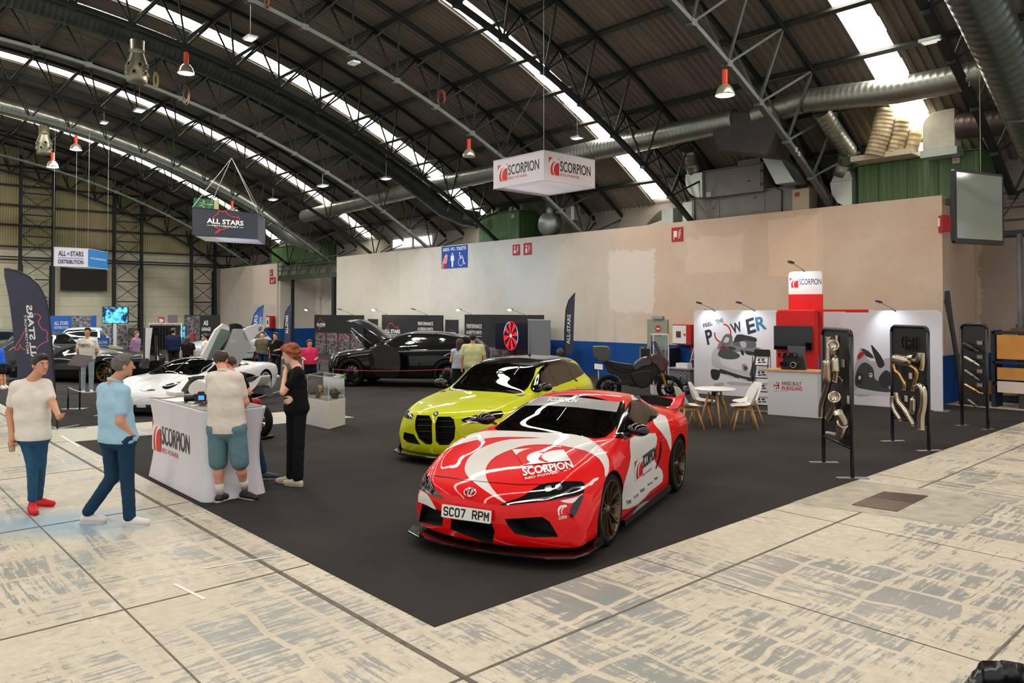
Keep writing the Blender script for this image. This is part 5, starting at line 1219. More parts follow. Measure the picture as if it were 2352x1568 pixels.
a=onY(1139,741,18.9);c=onY(1213,806,18.9);t=thing('television','large screen showing a red and black prize wheel','television',((a.x+c.x)/2,18.9,0));w=c.x-a.x;h=a.z-c.z;zc_=(a.z+c.z)/2
b=MB();b.box((0,0,zc_),(w,.07,h));b.build('case',M_blackm,t);b=MB();b.box((0,-.037,zc_),(w-.04,.004,h-.04));b.build('screen',mat('screen_night',(5,8,22),rough=0.2,emit=0.25,ecol=(10,16,44)),t)
M=frame((0,-.04,zc_+.03),(1,0,0),(0,0,1));b=MB();R_=.62;ex=w/2*.42
for k in range(16):
 a0,a1=k*22.5,(k+1)*22.5;b.mat(mat('wheel_red',(220,20,36),rough=0.5,emit=0.7)if k%2==0 else mat('wheel_black',(10,10,12),rough=0.5));put_poly(b,[(0,0)]+[(ex*cos(radians(q)),R_*.8*sin(radians(q)))for q in(a0,(a0+a1)/2,a1)],M,.002)
b.mat(mat('wheel_cyan',(90,190,230),rough=0.5,emit=0.7));put_line(b,circ(0,0,ex*1.04,100,170,8,R_*.84),.03,M,.003);put_line(b,circ(0,0,ex*1.04,-30,40,8,R_*.84),.03,M,.003);put_poly(b,circ(0,0,.07,n=12),M,.004)
b.mat(mat('wheel_red',(220,20,36)));put_line(b,circ(0,0,ex*1.04,170,330,14,R_*.84),.03,M,.003);put_line(b,circ(0,0,ex*1.04,40,100,8,R_*.84),.03,M,.003);b.build('prize_wheel',None,t)
b=MB();b.box((0,.05,(zc_-h/2)/2),(.3,.05,zc_-h/2));b.box((0,0,.02),(.9,.5,.03));b.build('stand',M_blackm,t)
def rollup(label,px0,px1,Y,ztop,m,logo=1):
 x0=onY(px0,735,Y).x;x1=onY(px1,735,Y).x;t=thing('rollup_banner',label,'banner',(x0,Y,0));w=x1-x0
 b=MB();b.box((w/2,0,ztop/2),(w,.02,ztop));b.build('sheet',m,t);b=MB();b.box((w/2,0,.04),(w+.04,.2,.08));b.build('base',G_(150),t);b=MB();b.box((w/2,0,ztop+.01),(w+.04,.03,.03));b.build('top_rail',G_(180),t)
 if logo:
  M=frame((0,-.012,0),(1,0,0),(0,0,1));b=MB();motor_logo(b,M,w*.18,ztop-.72,w*.64);b.mat(mat('neon_red2',(200,30,44)));put_text(b,'DEALER',M,w*.3,ztop-1.0,w*.5,.1,.003);b.mat(M_bdt)
  for r_ in range(2):
   for k in range(4):put_poly(b,[(w*(.12+.2*k),ztop-1.25-.2*r_),(w*(.12+.2*k+.14),ztop-1.25-.2*r_),(w*(.12+.2*k+.14),ztop-1.19-.2*r_),(w*(.12+.2*k),ztop-1.19-.2*r_)],M,.003)
  b.build('lettering',None,t)
rollup('narrow black roll-up banner between the two left backdrops',845,868,19.35,1.86,M_bd);rollup('narrow black roll-up banner between the two right backdrops',1023,1053,19.35,1.88,M_bd)
rollup('plain grey roll-up banner seen from behind, right of the prize wheel',1213,1264,18.5,1.93,mat('grey_cloth',(112,112,116),rough=0.8),0)
for px,lab,on in((733,'glowing arm lamp over the leftmost black backdrop',1),(811,'unlit arm lamp over the leftmost black backdrop',0),(893,'brightly glaring arm lamp over the logo backdrop',2),(985,'unlit arm lamp over the logo backdrop',0),(1093,'left arm lamp over the prize wheel backdrop',1),(1215,'right arm lamp over the prize wheel backdrop',1)):
 base=V((onY(px,722,YB).x,YB+.03,2.04));t=armlamp(lab,base,(-0.55,-0.45,0.28),0,0.2)
 if on:b=MB();b.ellipsoid((-.57,-.47,.25),(.09,.09,.05));b.build('bulb',mat('bulb_%d'%on,(255,240,220),emit=6 if on==1 else 60,ecol=(255,236,210)),t)
W4,t,M=backdrop('black backdrop with garage lettering in front of the wall corner',(-46.8,16.0),(-45.5,18.8),2.0)
W4b=Wallplane(onX(423,800,-44).to_2d(),onX(503,800,-42).to_2d())
bpy.data.objects.remove(t.children[0]);bpy.data.objects.remove(t)
W4,t,M=backdrop('black backdrop with garage lettering in front of the wall corner',(W4b.a.x,W4b.a.y),(W4b.b.x,W4b.b.y),2.0);L_=W4 .L
b=MB();b.mat(M_bdt);put_text(b,'AS',M,L_*.55,1.42,L_*.14,.28,.004,bold=.04);put_text(b,'GARAGE',M,L_*.50,1.12,L_*.26,.2,.004,bold=.04)
for k in range(3):put_poly(b,[(L_*.5,.85-.2*k),(L_*.6,.85-.2*k),(L_*.6,.9-.2*k),(L_*.5,.9-.2*k)],M,.004)
b.build('lettering',None,t);b=MB();b.mat(M_ph);put_poly(b,[(L_*.02,.02),(L_*.45,.02),(L_*.45,1.95),(L_*.02,1.95)],M,.003);b.mat(mat('crimson_print',(170,26,48)));put_poly(b,smooth_poly([(L_*.2,.6),(L_*.28,.6),(L_*.27,.95),(L_*.21,.95)]),M,.005);b.build('picture',None,t)
Wb=Wallplane(onX(115,800,-45).to_2d(),onX(221,800,-45).to_2d());W5,t,M=backdrop('blue backdrop with photo panel behind the white hatchback at the left',(Wb.a.x,Wb.a.y),(Wb.b.x,Wb.b.y),1.98,mat('backdrop_blue',(24,84,160),rough=0.6));L_=W5 .L
b=MB();b.mat(M_ph2);put_poly(b,[(L_*.45,.9),(L_*.87,.9),(L_*.87,1.97),(L_*.45,1.97)],M,.003);b.mat(mat('panel_pale',(170,190,210),rough=0.6));put_poly(b,[(L_*.05,.02),(L_*.87,.02),(L_*.87,.88),(L_*.05,.88)],M,.003);b.mat(M_bdt);put_text(b,'ALL STARS',M,L_*.08,1.5,L_*.3,.2,.004,bold=.02);put_text(b,'DISTRIBUTION',M,L_*.08,1.3,L_*.3,.14,.004,bold=.01);b.build('lettering',None,t)
def blue_screen(label,pa,pc,D,sea=0):
 a=onD(*pa,D);c=onD(*pc,D);W=Wallplane((a.x,a.y),(c.x,c.y));t=thing('television',label,'television',W.L3(0,0),W.rz);w=W.L;z0,z1=c.z,a.z
 b=MB();b.box((w/2,.03,(z0+z1)/2),(w,.07,z1-z0));b.build('case',M_blackm,t)
 m=mat('video_blue',(20,90,160),rough=0.2,emit=0.9)
 if not m.get('done'):
  g=NG(m);n=g.noise(g.map((1,1,1)),3.2,4,0.6);c_=g.mix(g.ramp(n,0.42,0.6),rgb(6,24,50),rgb(90,200,245));g.l(c_,g.bsdf.inputs['Emission Color']);g.l(c_,g.bsdf.inputs['Base Color']);m['done']=1
 b=MB();b.box((w/2,-.008,(z0+z1)/2),(w-.06,.01,z1-z0-.06));b.build('screen',m,t)
 b=MB();b.box((w/2,.03,z0/2),(.16,.1,z0));b.box((w/2,.0,.02),(.9,.6,.04));b.build('stand',G_(170),t)
blue_screen('raised television with a blue picture on a pale stand at the left',(235,704),(294,743),38);blue_screen('television with a blue picture behind the man in the navy shirt',(388,748),(427,783),33)
for px0,px1,y0,y1,D,lab,m in((224,251,775,803,31,'small blue sign board behind the black sports car',mat('backdrop_blue',(24,84,160))),):
 a=onD(px0,y0,D);c=onD(px1,y1,D);W=Wallplane((a.x,a.y),(c.x,c.y));t=thing('sign_board',lab,'sign',W.L3(0,0),W.rz);b=MB();b.box((W.L/2,0,(a.z+c.z)/2),(W.L,.04,a.z-c.z));b.build('board',m,t);b=MB();b.box((W.L/2,0,c.z/2),(.05,.04,c.z));b.build('leg',M_blackm,t)
 b=MB();b.mat(M_bdt);Mz=frame((0,-.021,0),(1,0,0),(0,0,1));put_text(b,'ALL STARS',Mz,W.L*.15,a.z-.25,W.L*.7,.12,.003,bold=.02);put_text(b,'DISTRIBUTION',Mz,W.L*.15,a.z-.4,W.L*.7,.1,.003);b.build('lettering',None,t)
a=onD(231,745,39);c=onD(293,745,39);W=Wallplane((a.x,a.y),(c.x,c.y));W6,t,M=backdrop('grey photo panel behind the raised television',(a.x,a.y),(c.x,c.y),1.5,M_ph2)
t=thing('clothes_rail','clothes rail full of black garments behind the upright car door','clothes rail',onG(372,845));t.rotation_euler=(0,0,YAW)
b=MB();b.tube([(-.5,0,0),(-.5,0,1.75),(.75,0,1.75),(.75,0,0)],.025,8);b.build('frame',M_lab,t);b=MB()
for k in range(9):b.box((-.38+.12*k,0,1.2),(.07,.4,.95))
b.build('garments',mat('black_cotton',(16,16,18),rough=0.9),t);t.children[-1]['kind']='stuff'
for px,py,w,h,lab,c1,txt in((370,736,.28,.33,'small red and dark sign on a pole behind the clothes rail',(150,26,36),'ZEN'),(396,733,.45,.42,'small dark picture board on a pole behind the clothes rail',(92,80,84),None)):
 p=onD(px,800,36);t=thing('pole_sign',lab,'sign',(p.x,p.y,0),YAW);zt=onD(px,py,36).z;b=MB();b.box((0,0,zt),(w,.03,h));b.build('board',mat('pole_%d'%c1[0],c1,rough=0.6),t);b=MB();b.cyl((0,.02,0),(0,.02,zt),.015,n=6);b.build('pole',M_blackm,t)
 if txt:b=MB();b.mat(M_white);put_text(b,txt,frame((0,-.017,zt),(1,0,0),(0,0,1)),-w*.35,-.07,w*.7,.14,.002,bold=.03);b.build('lettering',None,t)
def feather(label,foot,outline,D,m,logo=None,base=True):
 "outline in pixels at distance D (pole side first)"
 f=onD(*foot,D);W=Wallplane((f.x,f.y),(f.x+rt[0],f.y+rt[1]));t=thing('feather_flag',label,'flag',W.L3(0,0),W.rz)
 P=[W.uv(*q)for q in outline];b=MB();Mz=frame((0,0,0),(1,0,0),(0,0,1));sp=smooth_poly(P,3)if len(P)>12 else P
 b.prism(sp,-0.006,0.006,Mz);b.build('sail',m,t)
 return W,t,Mz,P
M_flag=mat('flag_indigo',(52,54,78),rough=0.6,noise=0.15,nscale=1.2)
W,t,Mz,P=feather('large indigo feather flag with mirrored lettering at the left edge',(124,975),[(10,618),(20,680),(28,740),(34,800),(40,850),(46,930),(126,930),(122,860),(118,780),(112,720),(106,690),(92,660),(72,640),(44,624)],depth(onG(128,985)),M_flag)
b=MB();b.tube([Mz@V((*W.uv(*q),0))for q in((132,985),(128,920),(123,850),(118,780),(112,720),(105,686),(90,656),(70,637),(42,622),(10,617))],.018,8);b.build('pole',M_blackm,t)
b=MB();b.mat(M_white)
def vtext(s,p0,p1,wpx,z=.009,bold=.03,mirror=True):
 "letters running down the flag between two pixel points"
 a=V((*W.uv(*p0),0));c=V((*W.uv(*p1),0));e=V((*W.uv(p0[0]+wpx,p0[1]),0))-a;vs,fs=text2d(s,bold)
 b.add([Mz@(a+(c-a)*x+e*(y)+V((0,0,z)))for x,y in vs],[f_[::-1]for f_ in fs])
vtext('STARS',(69,780),(60,700),14);vtext('ALL',(73,832),(68,786),14);vtext('MOTORSPORT',(62,812),(55,722),5.5,bold=.01)
b.mat(mat('neon_pink',(226,96,104),rough=0.5));put_line(b,[W.uv(*q)for q in((78,726),(80,720),(90,722),(95,729),(88,738),(91,746),(98,757),(106,758),(110,765),(108,775),(111,783),(103,786),(94,791),(88,796),(86,803))],.014,Mz,.008)
put_line(b,[W.uv(*q)for q in((55,762),(50,775),(44,784),(37,794),(35,803),(42,803),(45,796),(47,790),(49,798),(59,803))],.014,Mz,.008);b.build('lettering',None,t)
b=MB();Fb=Mz@V((*W.uv(132,985),0))
for a in(0.3,1.3,2.4,3.6):b.bar(Fb,Fb+V((cos(a)*.5,sin(a)*.5,-0.0)),.03)
b.build('cross_base',G_(170),t)
def small_flag(label,pole,sail,D,m,txt=None,tp=None):
 f=onD(*pole[0],D);W_=Wallplane((f.x,f.y),(f.x+rt[0],f.y+rt[1]));t=thing('feather_flag',label,'flag',W_.L3(0,0),W_.rz);Mz_=frame((0,0,0),(1,0,0),(0,0,1))
 b=MB();b.prism([W_.uv(*q)for q in sail],-.006,.006,Mz_);b.build('sail',m,t);b=MB();b.tube([Mz_@V((W_.uv(*pole[0])[0],.02,0))]+[Mz_@V((*W_.uv(*q),0))for q in pole],.02,6);b.build('pole',M_blackm,t)
 if txt:
  b=MB();b.mat(M_white)
  for s,p0,p1,wp in txt:
   a=V((*W_.uv(*p0),0));c=V((*W_.uv(*p1),0));e=V((*W_.uv(p0[0]-wp,p0[1]),0))-a;vs,fs=text2d(s,.02);b.add([Mz_@(a+(c-a)*x+e*y+V((0,0,.009)))for x,y in vs],fs)
  b.build('lettering',None,t)
small_flag('slim dark feather flag right of the grey roll-up banner',[(1297,838),(1297,760),(1300,710),(1306,690),(1321,672)],[(1298,812),(1297,760),(1299,722),(1305,694),(1312,680),(1321,672),(1319,720),(1317,780),(1316,812)],depth(onY(1300,800,18.6)),M_flag,[('ALL-STARS',(1309,790),(1311,722),8)])
small_flag('blue feather flag behind the raised car doors',[(573,815),(577,750),(585,722),(606,700)],[(566,810),(576,760),(582,724),(592,706),(606,700),(603,740),(597,800),(594,815)],depth(onY(590,800,18.8)),mat('flag_blue',(58,100,168),rough=0.6),[('STARS',(590,768),(592,723),8),('DISTRIBUTION',(600,800),(602,728),6)])
small_flag('dark feather flag beside the pale double door',[(652,800),(652,750),(656,716),(670,697)],[(652,790),(652,750),(655,722),(661,704),(670,697),(668,740),(666,790)],depth(onY(660,800,19.0)),M_flag,[('ALL-STARS',(662,766),(662,724),6)])
small_flag('black curved sail behind the display wall at the right end',[(2205,905),(2196,830),(2182,745),(2169,690)],[(2212,905),(2203,820),(2190,740),(2181,667),(2170,668),(2169,690),(2180,750),(2196,830),(2204,905)],depth(onY(2190,800,20.0)),M_blackm)
def info_board(label,foot,top,cols=(206,200,196),w=.3,h=.22,board=None,parent_name='info_stand',D=None):
 p=onG(*foot);d=depth(p);zt=onD(top[0],top[1],d).z;t=thing(parent_name,label,'sign stand',(p.x,p.y,0),YAW)
 b=MB();b.cyl((0,0,0.01),(0,0,zt),.018,n=8);b.build('post',M_blackm if cols[0]<150 else mat('steel_plate',(170,172,176)),t);b=MB();b.box((0,0,.01),(.3,.3,.02));b.build('base',M_blackm,t)
 Mq=frame((0,0,zt),(1,0,-.12),(0,.75,.65));b=MB();b.prism([(-w/2,-h/2),(w/2,-h/2),(w/2,h/2),(-w/2,h/2)],-.01,.005,Mq);b.build('board',mat('board_%d'%cols[0],cols,rough=0.5),t)
 b=MB();b.mat(G_(96)if cols[0]<150 else G_(150))
 for k in range(5):put_poly(b,[(-w*.35,h*(.3-.14*k)),(w*.35,h*(.3-.14*k)),(w*.35,h*(.34-.14*k)),(-w*.35,h*(.34-.14*k))],Mq,.006)
 b.build('print',None,t)
 return t
info_board('dark info board on a black post near the rope barrier at the left',(183,940),(180,828),(86,78,80),.42,.36)
info_board('white info card on a steel post before the white supercar',(366,930),(366,868),(222,222,226),.28,.3)
pl=[(-14.05,7.18),(-13.17,7.25),(-13.36,8.0),(-14.2,7.9)]
t=thing('plinth','white square plinth with a glass cover right of the man in black','plinth',(-13.7,7.55,0));zt=onY(755,920,7.3).z
Pq=[(x+13.7,y-7.55)for x,y in((-14.1,7.2),(-13.3,7.22),(-13.28,7.95),(-14.1,7.95))]
PP=[onG(703,974),onG(755,986),onG(793,975)];d1=PP[2]-PP[1];P3=PP[0]+d1;Pq=[(q.x+13.7,q.y-7.55)for q in(PP[0],PP[1],PP[2],P3)]
b=MB();b.prism(Pq,0,zt);b.build('block',mat('plinth_white',(214,208,204),rough=0.5),t,bevel=.004)
b=MB();cx_=sum(q[0]for q in Pq)/4;cy2=sum(q[1]for q in Pq)/4;Pi=[((x-cx_)*.94+cx_,(y-cy2)*.94+cy2)for x,y in Pq]
hh=.46
for i in range(4):a,c=Pi[i],Pi[(i+1)%4];b.add([(a[0],a[1],zt),(c[0],c[1],zt),(c[0],c[1],zt+hh),(a[0],a[1],zt+hh)],[(0,1,2,3)])
b.add([(x,y,zt+hh)for x,y in Pi],[(0,1,2,3)]);b.build('glass_cover',glassmat('cover_glass',(232,236,234),0.02),t)
b=MB()
for i in range(4):b.bar((*Pi[i],zt),(*Pi[i],zt+hh),.008);b.bar((*Pi[i],zt+hh),(*Pi[(i+1)%4],zt+hh),.008)
b.build('edge',mat('white_alu',(206,208,212)),t)
c0=V((-13.7+cx_,7.55+cy2,zt))
b=MB();b.tube([c0+V((-.15,-.1,.04)),c0+V((-.05,-.12,.06)),c0+V((-.0,-.1,.16)),c0+V((-.1,-.08,.24))],.045,14);tag(b.build('exhaust_elbow',M_bronze),'gold coloured exhaust elbow under the glass cover of the plinth','exhaust part')
b=MB();b.ellipsoid(c0+V((.16,.1,.1)),(.09,.09,.1));b.tube([c0+V((.1,.1,.05)),c0+V((.25,.1,.05))],.05,12);tag(b.build('turbocharger',M_ssd),'dark round turbocharger part under the glass cover of the plinth','exhaust part')
t=thing('storage_rack','dark blue rack holding plywood sheets at the right edge','rack',(-5.1,20.75,0));a=onY(2287,760,20.7);b_w=2.4;M_nv=mat('navy_steel',(26,34,52),rough=0.5)
for x in(0,2.4):b=MB();b.box((a.x+5.1+x,0,.9),(.08,.6,1.8));b.build('post',M_nv,t)
b=MB()
for z in(.55,1.05,1.75):b.box((a.x+5.1+1.2,0,z),(2.4,.6,.06))
b.build('shelf',M_nv,t)
M_ply=mat('plywood',(206,142,66),rough=0.6,noise=0.12,nscale=3)
for z0,z1,lab,m in((1.14,1.70,'upper orange plywood board on the dark blue rack',M_ply),(.66,.94,'lower orange plywood board on the dark blue rack',M_ply),(.36,.62,'white board below the plywood on the dark blue rack',M_lab)):
 b=MB();b.box((a.x+1.2,20.42,(z0+z1)/2),(2.2,.03,z1-z0));tag(b.build('board',m),lab,'board')
b=MB();b.box((a.x+1.3,20.8,1.82),(1.9,.6,.08));b.box((a.x+1.3,20.8,1.9),(1.8,.1,.1));tag(b.build('pallet',mat('pallet_wood',(96,72,50),rough=0.8)),'wooden pallet on top of the dark blue rack','pallet')
t=thing('crate','low wooden crate on a blue stand behind the farthest rack','crate',(-5.95,21.9,0));b=MB();b.box((0,0,.33),(.9,.4,.3));b.build('box',M_ply,t);b=MB();b.box((0,0,.1),(1.1,.5,.16));b.build('stand',M_nv,t)
p=onG(2190,905);t=thing('fire_extinguisher','red fire extinguisher hanging on the blue dado at the right','fire extinguisher',(-6.6+.45,22.4,.45));px_=onY(2187,860,22.35);t.location=(px_.x,22.42,px_.z-.3)
b=MB();b.lathe([(0,0),(.08,0),(.085,.05),(.085,.45),(.04,.52),(.03,.56),(0,.56)],n=16);b.build('cylinder',M_fire,t);b=MB();b.tube([(0,-.02,.55),(.06,-.05,.58),(.1,-.06,.3)],.015,6);b.build('hose',M_blackm,t)
# ================================================================== CARS
def pchip(xs,ys,x):
 xs=np.array(xs,float);ys=np.array(ys,float)
 if xs[0]>xs[-1]:xs=xs[::-1];ys=ys[::-1]
 h=np.diff(xs);d=np.diff(ys)/h;m=np.zeros_like(ys)
 for i in range(1,len(xs)-1):
  if d[i-1]*d[i]>0:
   w1=2*h[i]+h[i-1];w2=h[i]+2*h[i-1];m[i]=(w1+w2)/(w1/d[i-1]+w2/d[i])
 m[0]=d[0];m[-1]=d[-1]
 k=np.clip(np.searchsorted(xs,x)-1,0,len(xs)-2);t=(x-xs[k])/h[k];t=np.clip(t,0,1)
 return(2*t**3-3*t**2+1)*ys[k]+(t**3-2*t**2+t)*h[k]*m[k]+(-2*t**3+3*t**2)*ys[k+1]+(t**3-t**2)*h[k]*m[k+1]
def catmull(P,n):
 out=[];m=len(P)
 for i in range(m-1):
  p0=P[i-1]if i else 2*P[0]-P[1];p1,p2=P[i],P[i+1];p3=P[i+2]if i+2<m else 2*P[-1]-P[-2]
  for j in range(n):
   t=j/n;out.append(0.5*(2*p1+(p2-p0)*t+(2*p0-5*p1+4*p2-p3)*t*t+(3*p1-p0-3*p2+p3)*t**3))
 out.append(P[-1]);return out
class Car:
 """body from stations: table rows x, zbot, ylow, (ymax,zmax), (ysh,zsh), (ybelt,zbelt), (yroof,zroof), ztop, sweep"""
 def __init__(s,name,label,cat,loc,heading,table,wheels,paint,nx=150,smooth=3,sharp=0.0):
  s.t=thing(name,label,cat,(loc[0],loc[1],.007),heading);s.M=settle(s.t);s.Mi=s.M.inverted()
  T=np.array([[v for q in row for v in(q if isinstance(q,tuple)else(q,))]for row in table],float)
  x=T[:,0];X=np.linspace(x.max(),x.min(),nx)
  C=[pchip(x,T[:,k],X)for k in range(1,T.shape[1])]
  rings=[]
  for i in range(nx):
   zb,yl,ym,zm,ys,zs,yb,zbe,yr,zr,zt,sw=[c[i]for c in C]
   zl=zb+0.05*min(1,(zm-zb)/.3)
   P=[(0,zb),(yl*.55,zb),(yl*.93,zb),(yl,zl),(yl*.45+ym*.55,(zl+zm)/2),(ym,zm),(ys,zs),(yb,zbe),((yb+yr)/2+.012,(zbe+zr)/2),(yr,zr),(yr*.55,zt-(zt-zr)*.28),(0,zt)]
   P=catmull([np.array(p)for p in P],5)
   rings.append([(X[i]-sw*(min(abs(p[0]),1.0)/.9)**2.2,p[0],p[1])for p in P])
  N=len(rings[0]);vs=[];
  for R in rings:vs+=R+[(a,-b,c)for a,b,c in R[-2:0:-1]]
  W=2*N-2;fs=[]
  for i in range(nx-1):
   for k in range(W):k2=(k+1)%W;fs.append((i*W+k,i*W+k2,(i+1)*W+k2,(i+1)*W+k))
  def cap(o,flip):
   out=[]
   idx=lambda j:o+(j%W)
   for k in range((N-1)//2):
    out.append((idx(k),idx(k+1),idx(N-2-k),idx(N-1-k)))
    out.append((idx(-k),idx(-k-1),idx(N+k),idx(N-1+k)))
   return[tuple(dict.fromkeys(f))for f in out]
  fs+=[f for f in cap(0,0)if len(f)>2]+[f for f in cap((nx-1)*W,1)if len(f)>2]
  me=bpy.data.meshes.new('body');me.from_pydata(vs,[],fs)
  bm=bmesh.new();bm.from_mesh(me);bmesh.ops.recalc_face_normals(bm,faces=bm.faces)
  for _ in range(smooth):bmesh.ops.smooth_vert(bm,verts=bm.verts,factor=0.5,use_axis_x=True,use_axis_y=True,use_axis_z=True)
  s.bm0=bm;bm.normal_update();bm.verts.ensure_lookup_table();bm.faces.ensure_lookup_table()
  s.bvh=BVHTree.FromBMesh(bm);bm.to_mesh(me);me.materials.append(paint);me.polygons.foreach_set('use_smooth',[True]*len(me.polygons))
  s.body=bpy.data.objects.new('body',me);COL.objects.link(s.body);s.wheels=wheels
 def cut(s,cutters,holes=()):
  "subtract prisms / wheel wells; holes: (plane, loop, test) faces removed for windows"
  bm=bmesh.new();mb=MB();mb.mat(mat('well_black',(9,9,10),rough=0.8));
  for(wx,wy,r)in s.wheels:
   for sy in(-1,1):
    M=frame((wx,sy*(wy-.22),r),(1,0,0),(0,0,1));mb.lathe([(0.0001,0),(r*1.09,0),(r*1.09,sy*-.9),(0.0001,sy*-.9)],M,40,smooth=False)
  mb.add([],[])
  for poly,M,z0,z1 in cutters:mb.prism(poly,z0,z1,M)
  cutm=mb.mesh('cut');bm.from_mesh(cutm);bmesh.ops.remove_doubles(bm,verts=bm.verts,dist=1e-4);bmesh.ops.recalc_face_normals(bm,faces=bm.faces);bm.to_mesh(cutm);bm.free()
  co=bpy.data.objects.new('cut',cutm);COL.objects.link(co)
  md=s.body.modifiers.new('b','BOOLEAN');md.operation='DIFFERENCE';md.solver='EXACT';md.object=co;md.use_self=False;md.material_mode='TRANSFER'
  dg=bpy.context.evaluated_depsgraph_get();dg.update();me=bpy.data.meshes.new_from_object(s.body.evaluated_get(dg));s.body.modifiers.clear();bpy.data.objects.remove(co)
  bm=bmesh.new();bm.from_mesh(me)
  kill=[]
  for f in bm.faces:
   c=f.calc_center_median()
   for ax,loop,test in holes:
    if test(c,f.normal)and inside((c[ax[0]],c[ax[1]]),loop):kill.append(f);break
  bmesh.ops.delete(bm,geom=kill,context='FACES')
  for f in bm.faces:f.smooth=True
  for e in bm.edges:
   if len(e.link_faces)==2 and(e.link_faces[0].material_index!=e.link_faces[1].material_index or e.calc_face_angle(0)>0.9):e.smooth=False
  bm.to_mesh(me);bm.free();s.body.data=me;s.body.parent=s.t;me.name='body'
 def hit(s,o,d):
  p,n,i,dist=s.bvh.ray_cast(o,d)
  if p is None:return None,None
  f=s.bm0 .faces[i];vv=[v.co for v in f.verts];w=poly_3d_calc(vv,p);nn=V()
  for v,k in zip(f.verts,w):nn+=v.normal*k
  nn.normalize()
  if nn.dot(d)>0.3:nn=-nn
  return p,nn
 def mapper(s,kind):
  if kind=='px':
   o=s.Mi@V((0,0,EYE));R=s.Mi.to_3x3();return lambda u,v:(o,(R@V(ray(u,v))).normalized())
  if kind=='left':return lambda u,v:(V((u,3,v)),V((0,-1,0)))
  if kind=='right':return lambda u,v:(V((u,-3,v)),V((0,1,0)))
  if kind=='top':return lambda u,v:(V((u,v,4)),V((0,0,-1)))
  if kind=='front':return lambda u,v:(V((5,u,v)),V((-1,0,0)))
  if kind=='back':return lambda u,v:(V((-5,u,v)),V((1,0,0)))
 def patch(s,name,loops,kind,m,off=.003,cell=None,faces=None,parent=None,jump=.12,inset=0,label=None,smooth=3):
  "outline(s) laid onto the body surface"
  cell=cell or(3.6 if kind=='px' else.03);bm=bmesh.new()
  if faces is not None:
   vs=[bm.verts.new((x,y,0))for x,y in loops]
   for f in faces:
    try:bm.faces.new([vs[i]for i in f])
    except ValueError:pass
  else:
   for lp in loops:
    if smooth:lp=smooth_poly(lp,smooth)
    vs=[bm.verts.new((x,y,0))for x,y in lp]
    for i in range(len(vs)):bm.edges.new((vs[i-1],vs[i]))
   bmesh.ops.triangle_fill(bm,edges=bm.edges,use_beauty=True)
  if not bm.faces:bm.free();return None
  xs=[v.co.x for v in bm.verts];ys=[v.co.y for v in bm.verts]
  for a,lo,hi,nn in((0,min(xs),max(xs),(1,0,0)),(1,min(ys),max(ys),(0,1,0))):
   k=math.floor(lo/cell)+1
   while k*cell<hi:
    co=[0,0,0];co[a]=k*cell;bmesh.ops.bisect_plane(bm,geom=bm.verts[:]+bm.edges[:]+bm.faces[:],plane_co=co,plane_no=nn);k+=1
  f_=s.mapper(kind);dead=[];nor={}
  for v in bm.verts:
   o,d=f_(v.co.x,v.co.y);p,n=s.hit(o,d)
   if p is None:dead.append(v);continue
   v.co=p+n*off;nor[v]=n
  bmesh.ops.delete(bm,geom=dead,context='VERTS')
  bmesh.ops.delete(bm,geom=[f for f in bm.faces if max(e.calc_length()for e in f.edges)>jump],context='FACES')
  bmesh.ops.delete(bm,geom=[v for v in bm.verts if not v.link_faces],context='VERTS')
  if not bm.faces:bm.free();return None
  for f in bm.faces:
   f.smooth=True;f.normal_update()
   if f.normal.dot(nor[f.verts[0]])<0:f.normal_flip()
  bm.verts.index_update();N=[nor[v]for v in bm.verts]
  me=bpy.data.meshes.new(name);bm.to_mesh(me);bm.free();me.materials.append(m)
  me.normals_split_custom_set_from_vertices(N)
  o=bpy.data.objects.new(name,me);COL.objects.link(o);o.parent=parent or s.t
  if label:o['label']=label
  return o
 def text(s,name,txt,quad,kind,m,off=.005,bold=.02,shear=0,cell=None):
  "word in a quad bl, br, tr, tl of the 2-D plane"
  vs,fs=text2d(txt,bold,shear);bl,br,tr,tl=[V((*q,0))for q in quad]
  P=[((bl*(1-x)+br*x)*(1-y)+(tl*(1-x)+tr*x)*y)for x,y in vs]
  return s.patch(name,[(p.x,p.y)for p in P],kind,m,off,cell,faces=fs,jump=.06)
 def badge(s,quad,kind,off=.004,red=None,white=None,name='badge',seq='rwrwr'):
  bl,br,tr,tl=[V((*q,0))for q in quad]
  for i,(k,poly)in enumerate(emblem2d()):
   P=[((bl*(1-x)+br*x)*(1-y)+(tl*(1-x)+tr*x)*y)for x,y in poly]
   m_=red if seq[i]=='r' else white
   if m_:s.patch(name,[[(p.x,p.y)for p in P]],kind,m_,off+i*.0012,smooth=0)
def inside(p,loop):
 x,y=p;c=False;n=len(loop)
 for i in range(n):
  x1,y1=loop[i-1];x2,y2=loop[i]
  if(y1>y)!=(y2>y)and x<(x2-x1)*(y-y1)/(y2-y1)+x1:c=not c
 return c
def carpaint(name,c,c2=None,flake=0.0):
 return mat(name,c,rough=0.4,coat=0.7,spec=0.1)
M_tyre=mat('tyre_rubber',(13,13,14),rough=0.8,spec=0.2);M_disc=mat('brake_disc',(120,120,122),rough=0.3,metal=0.9)
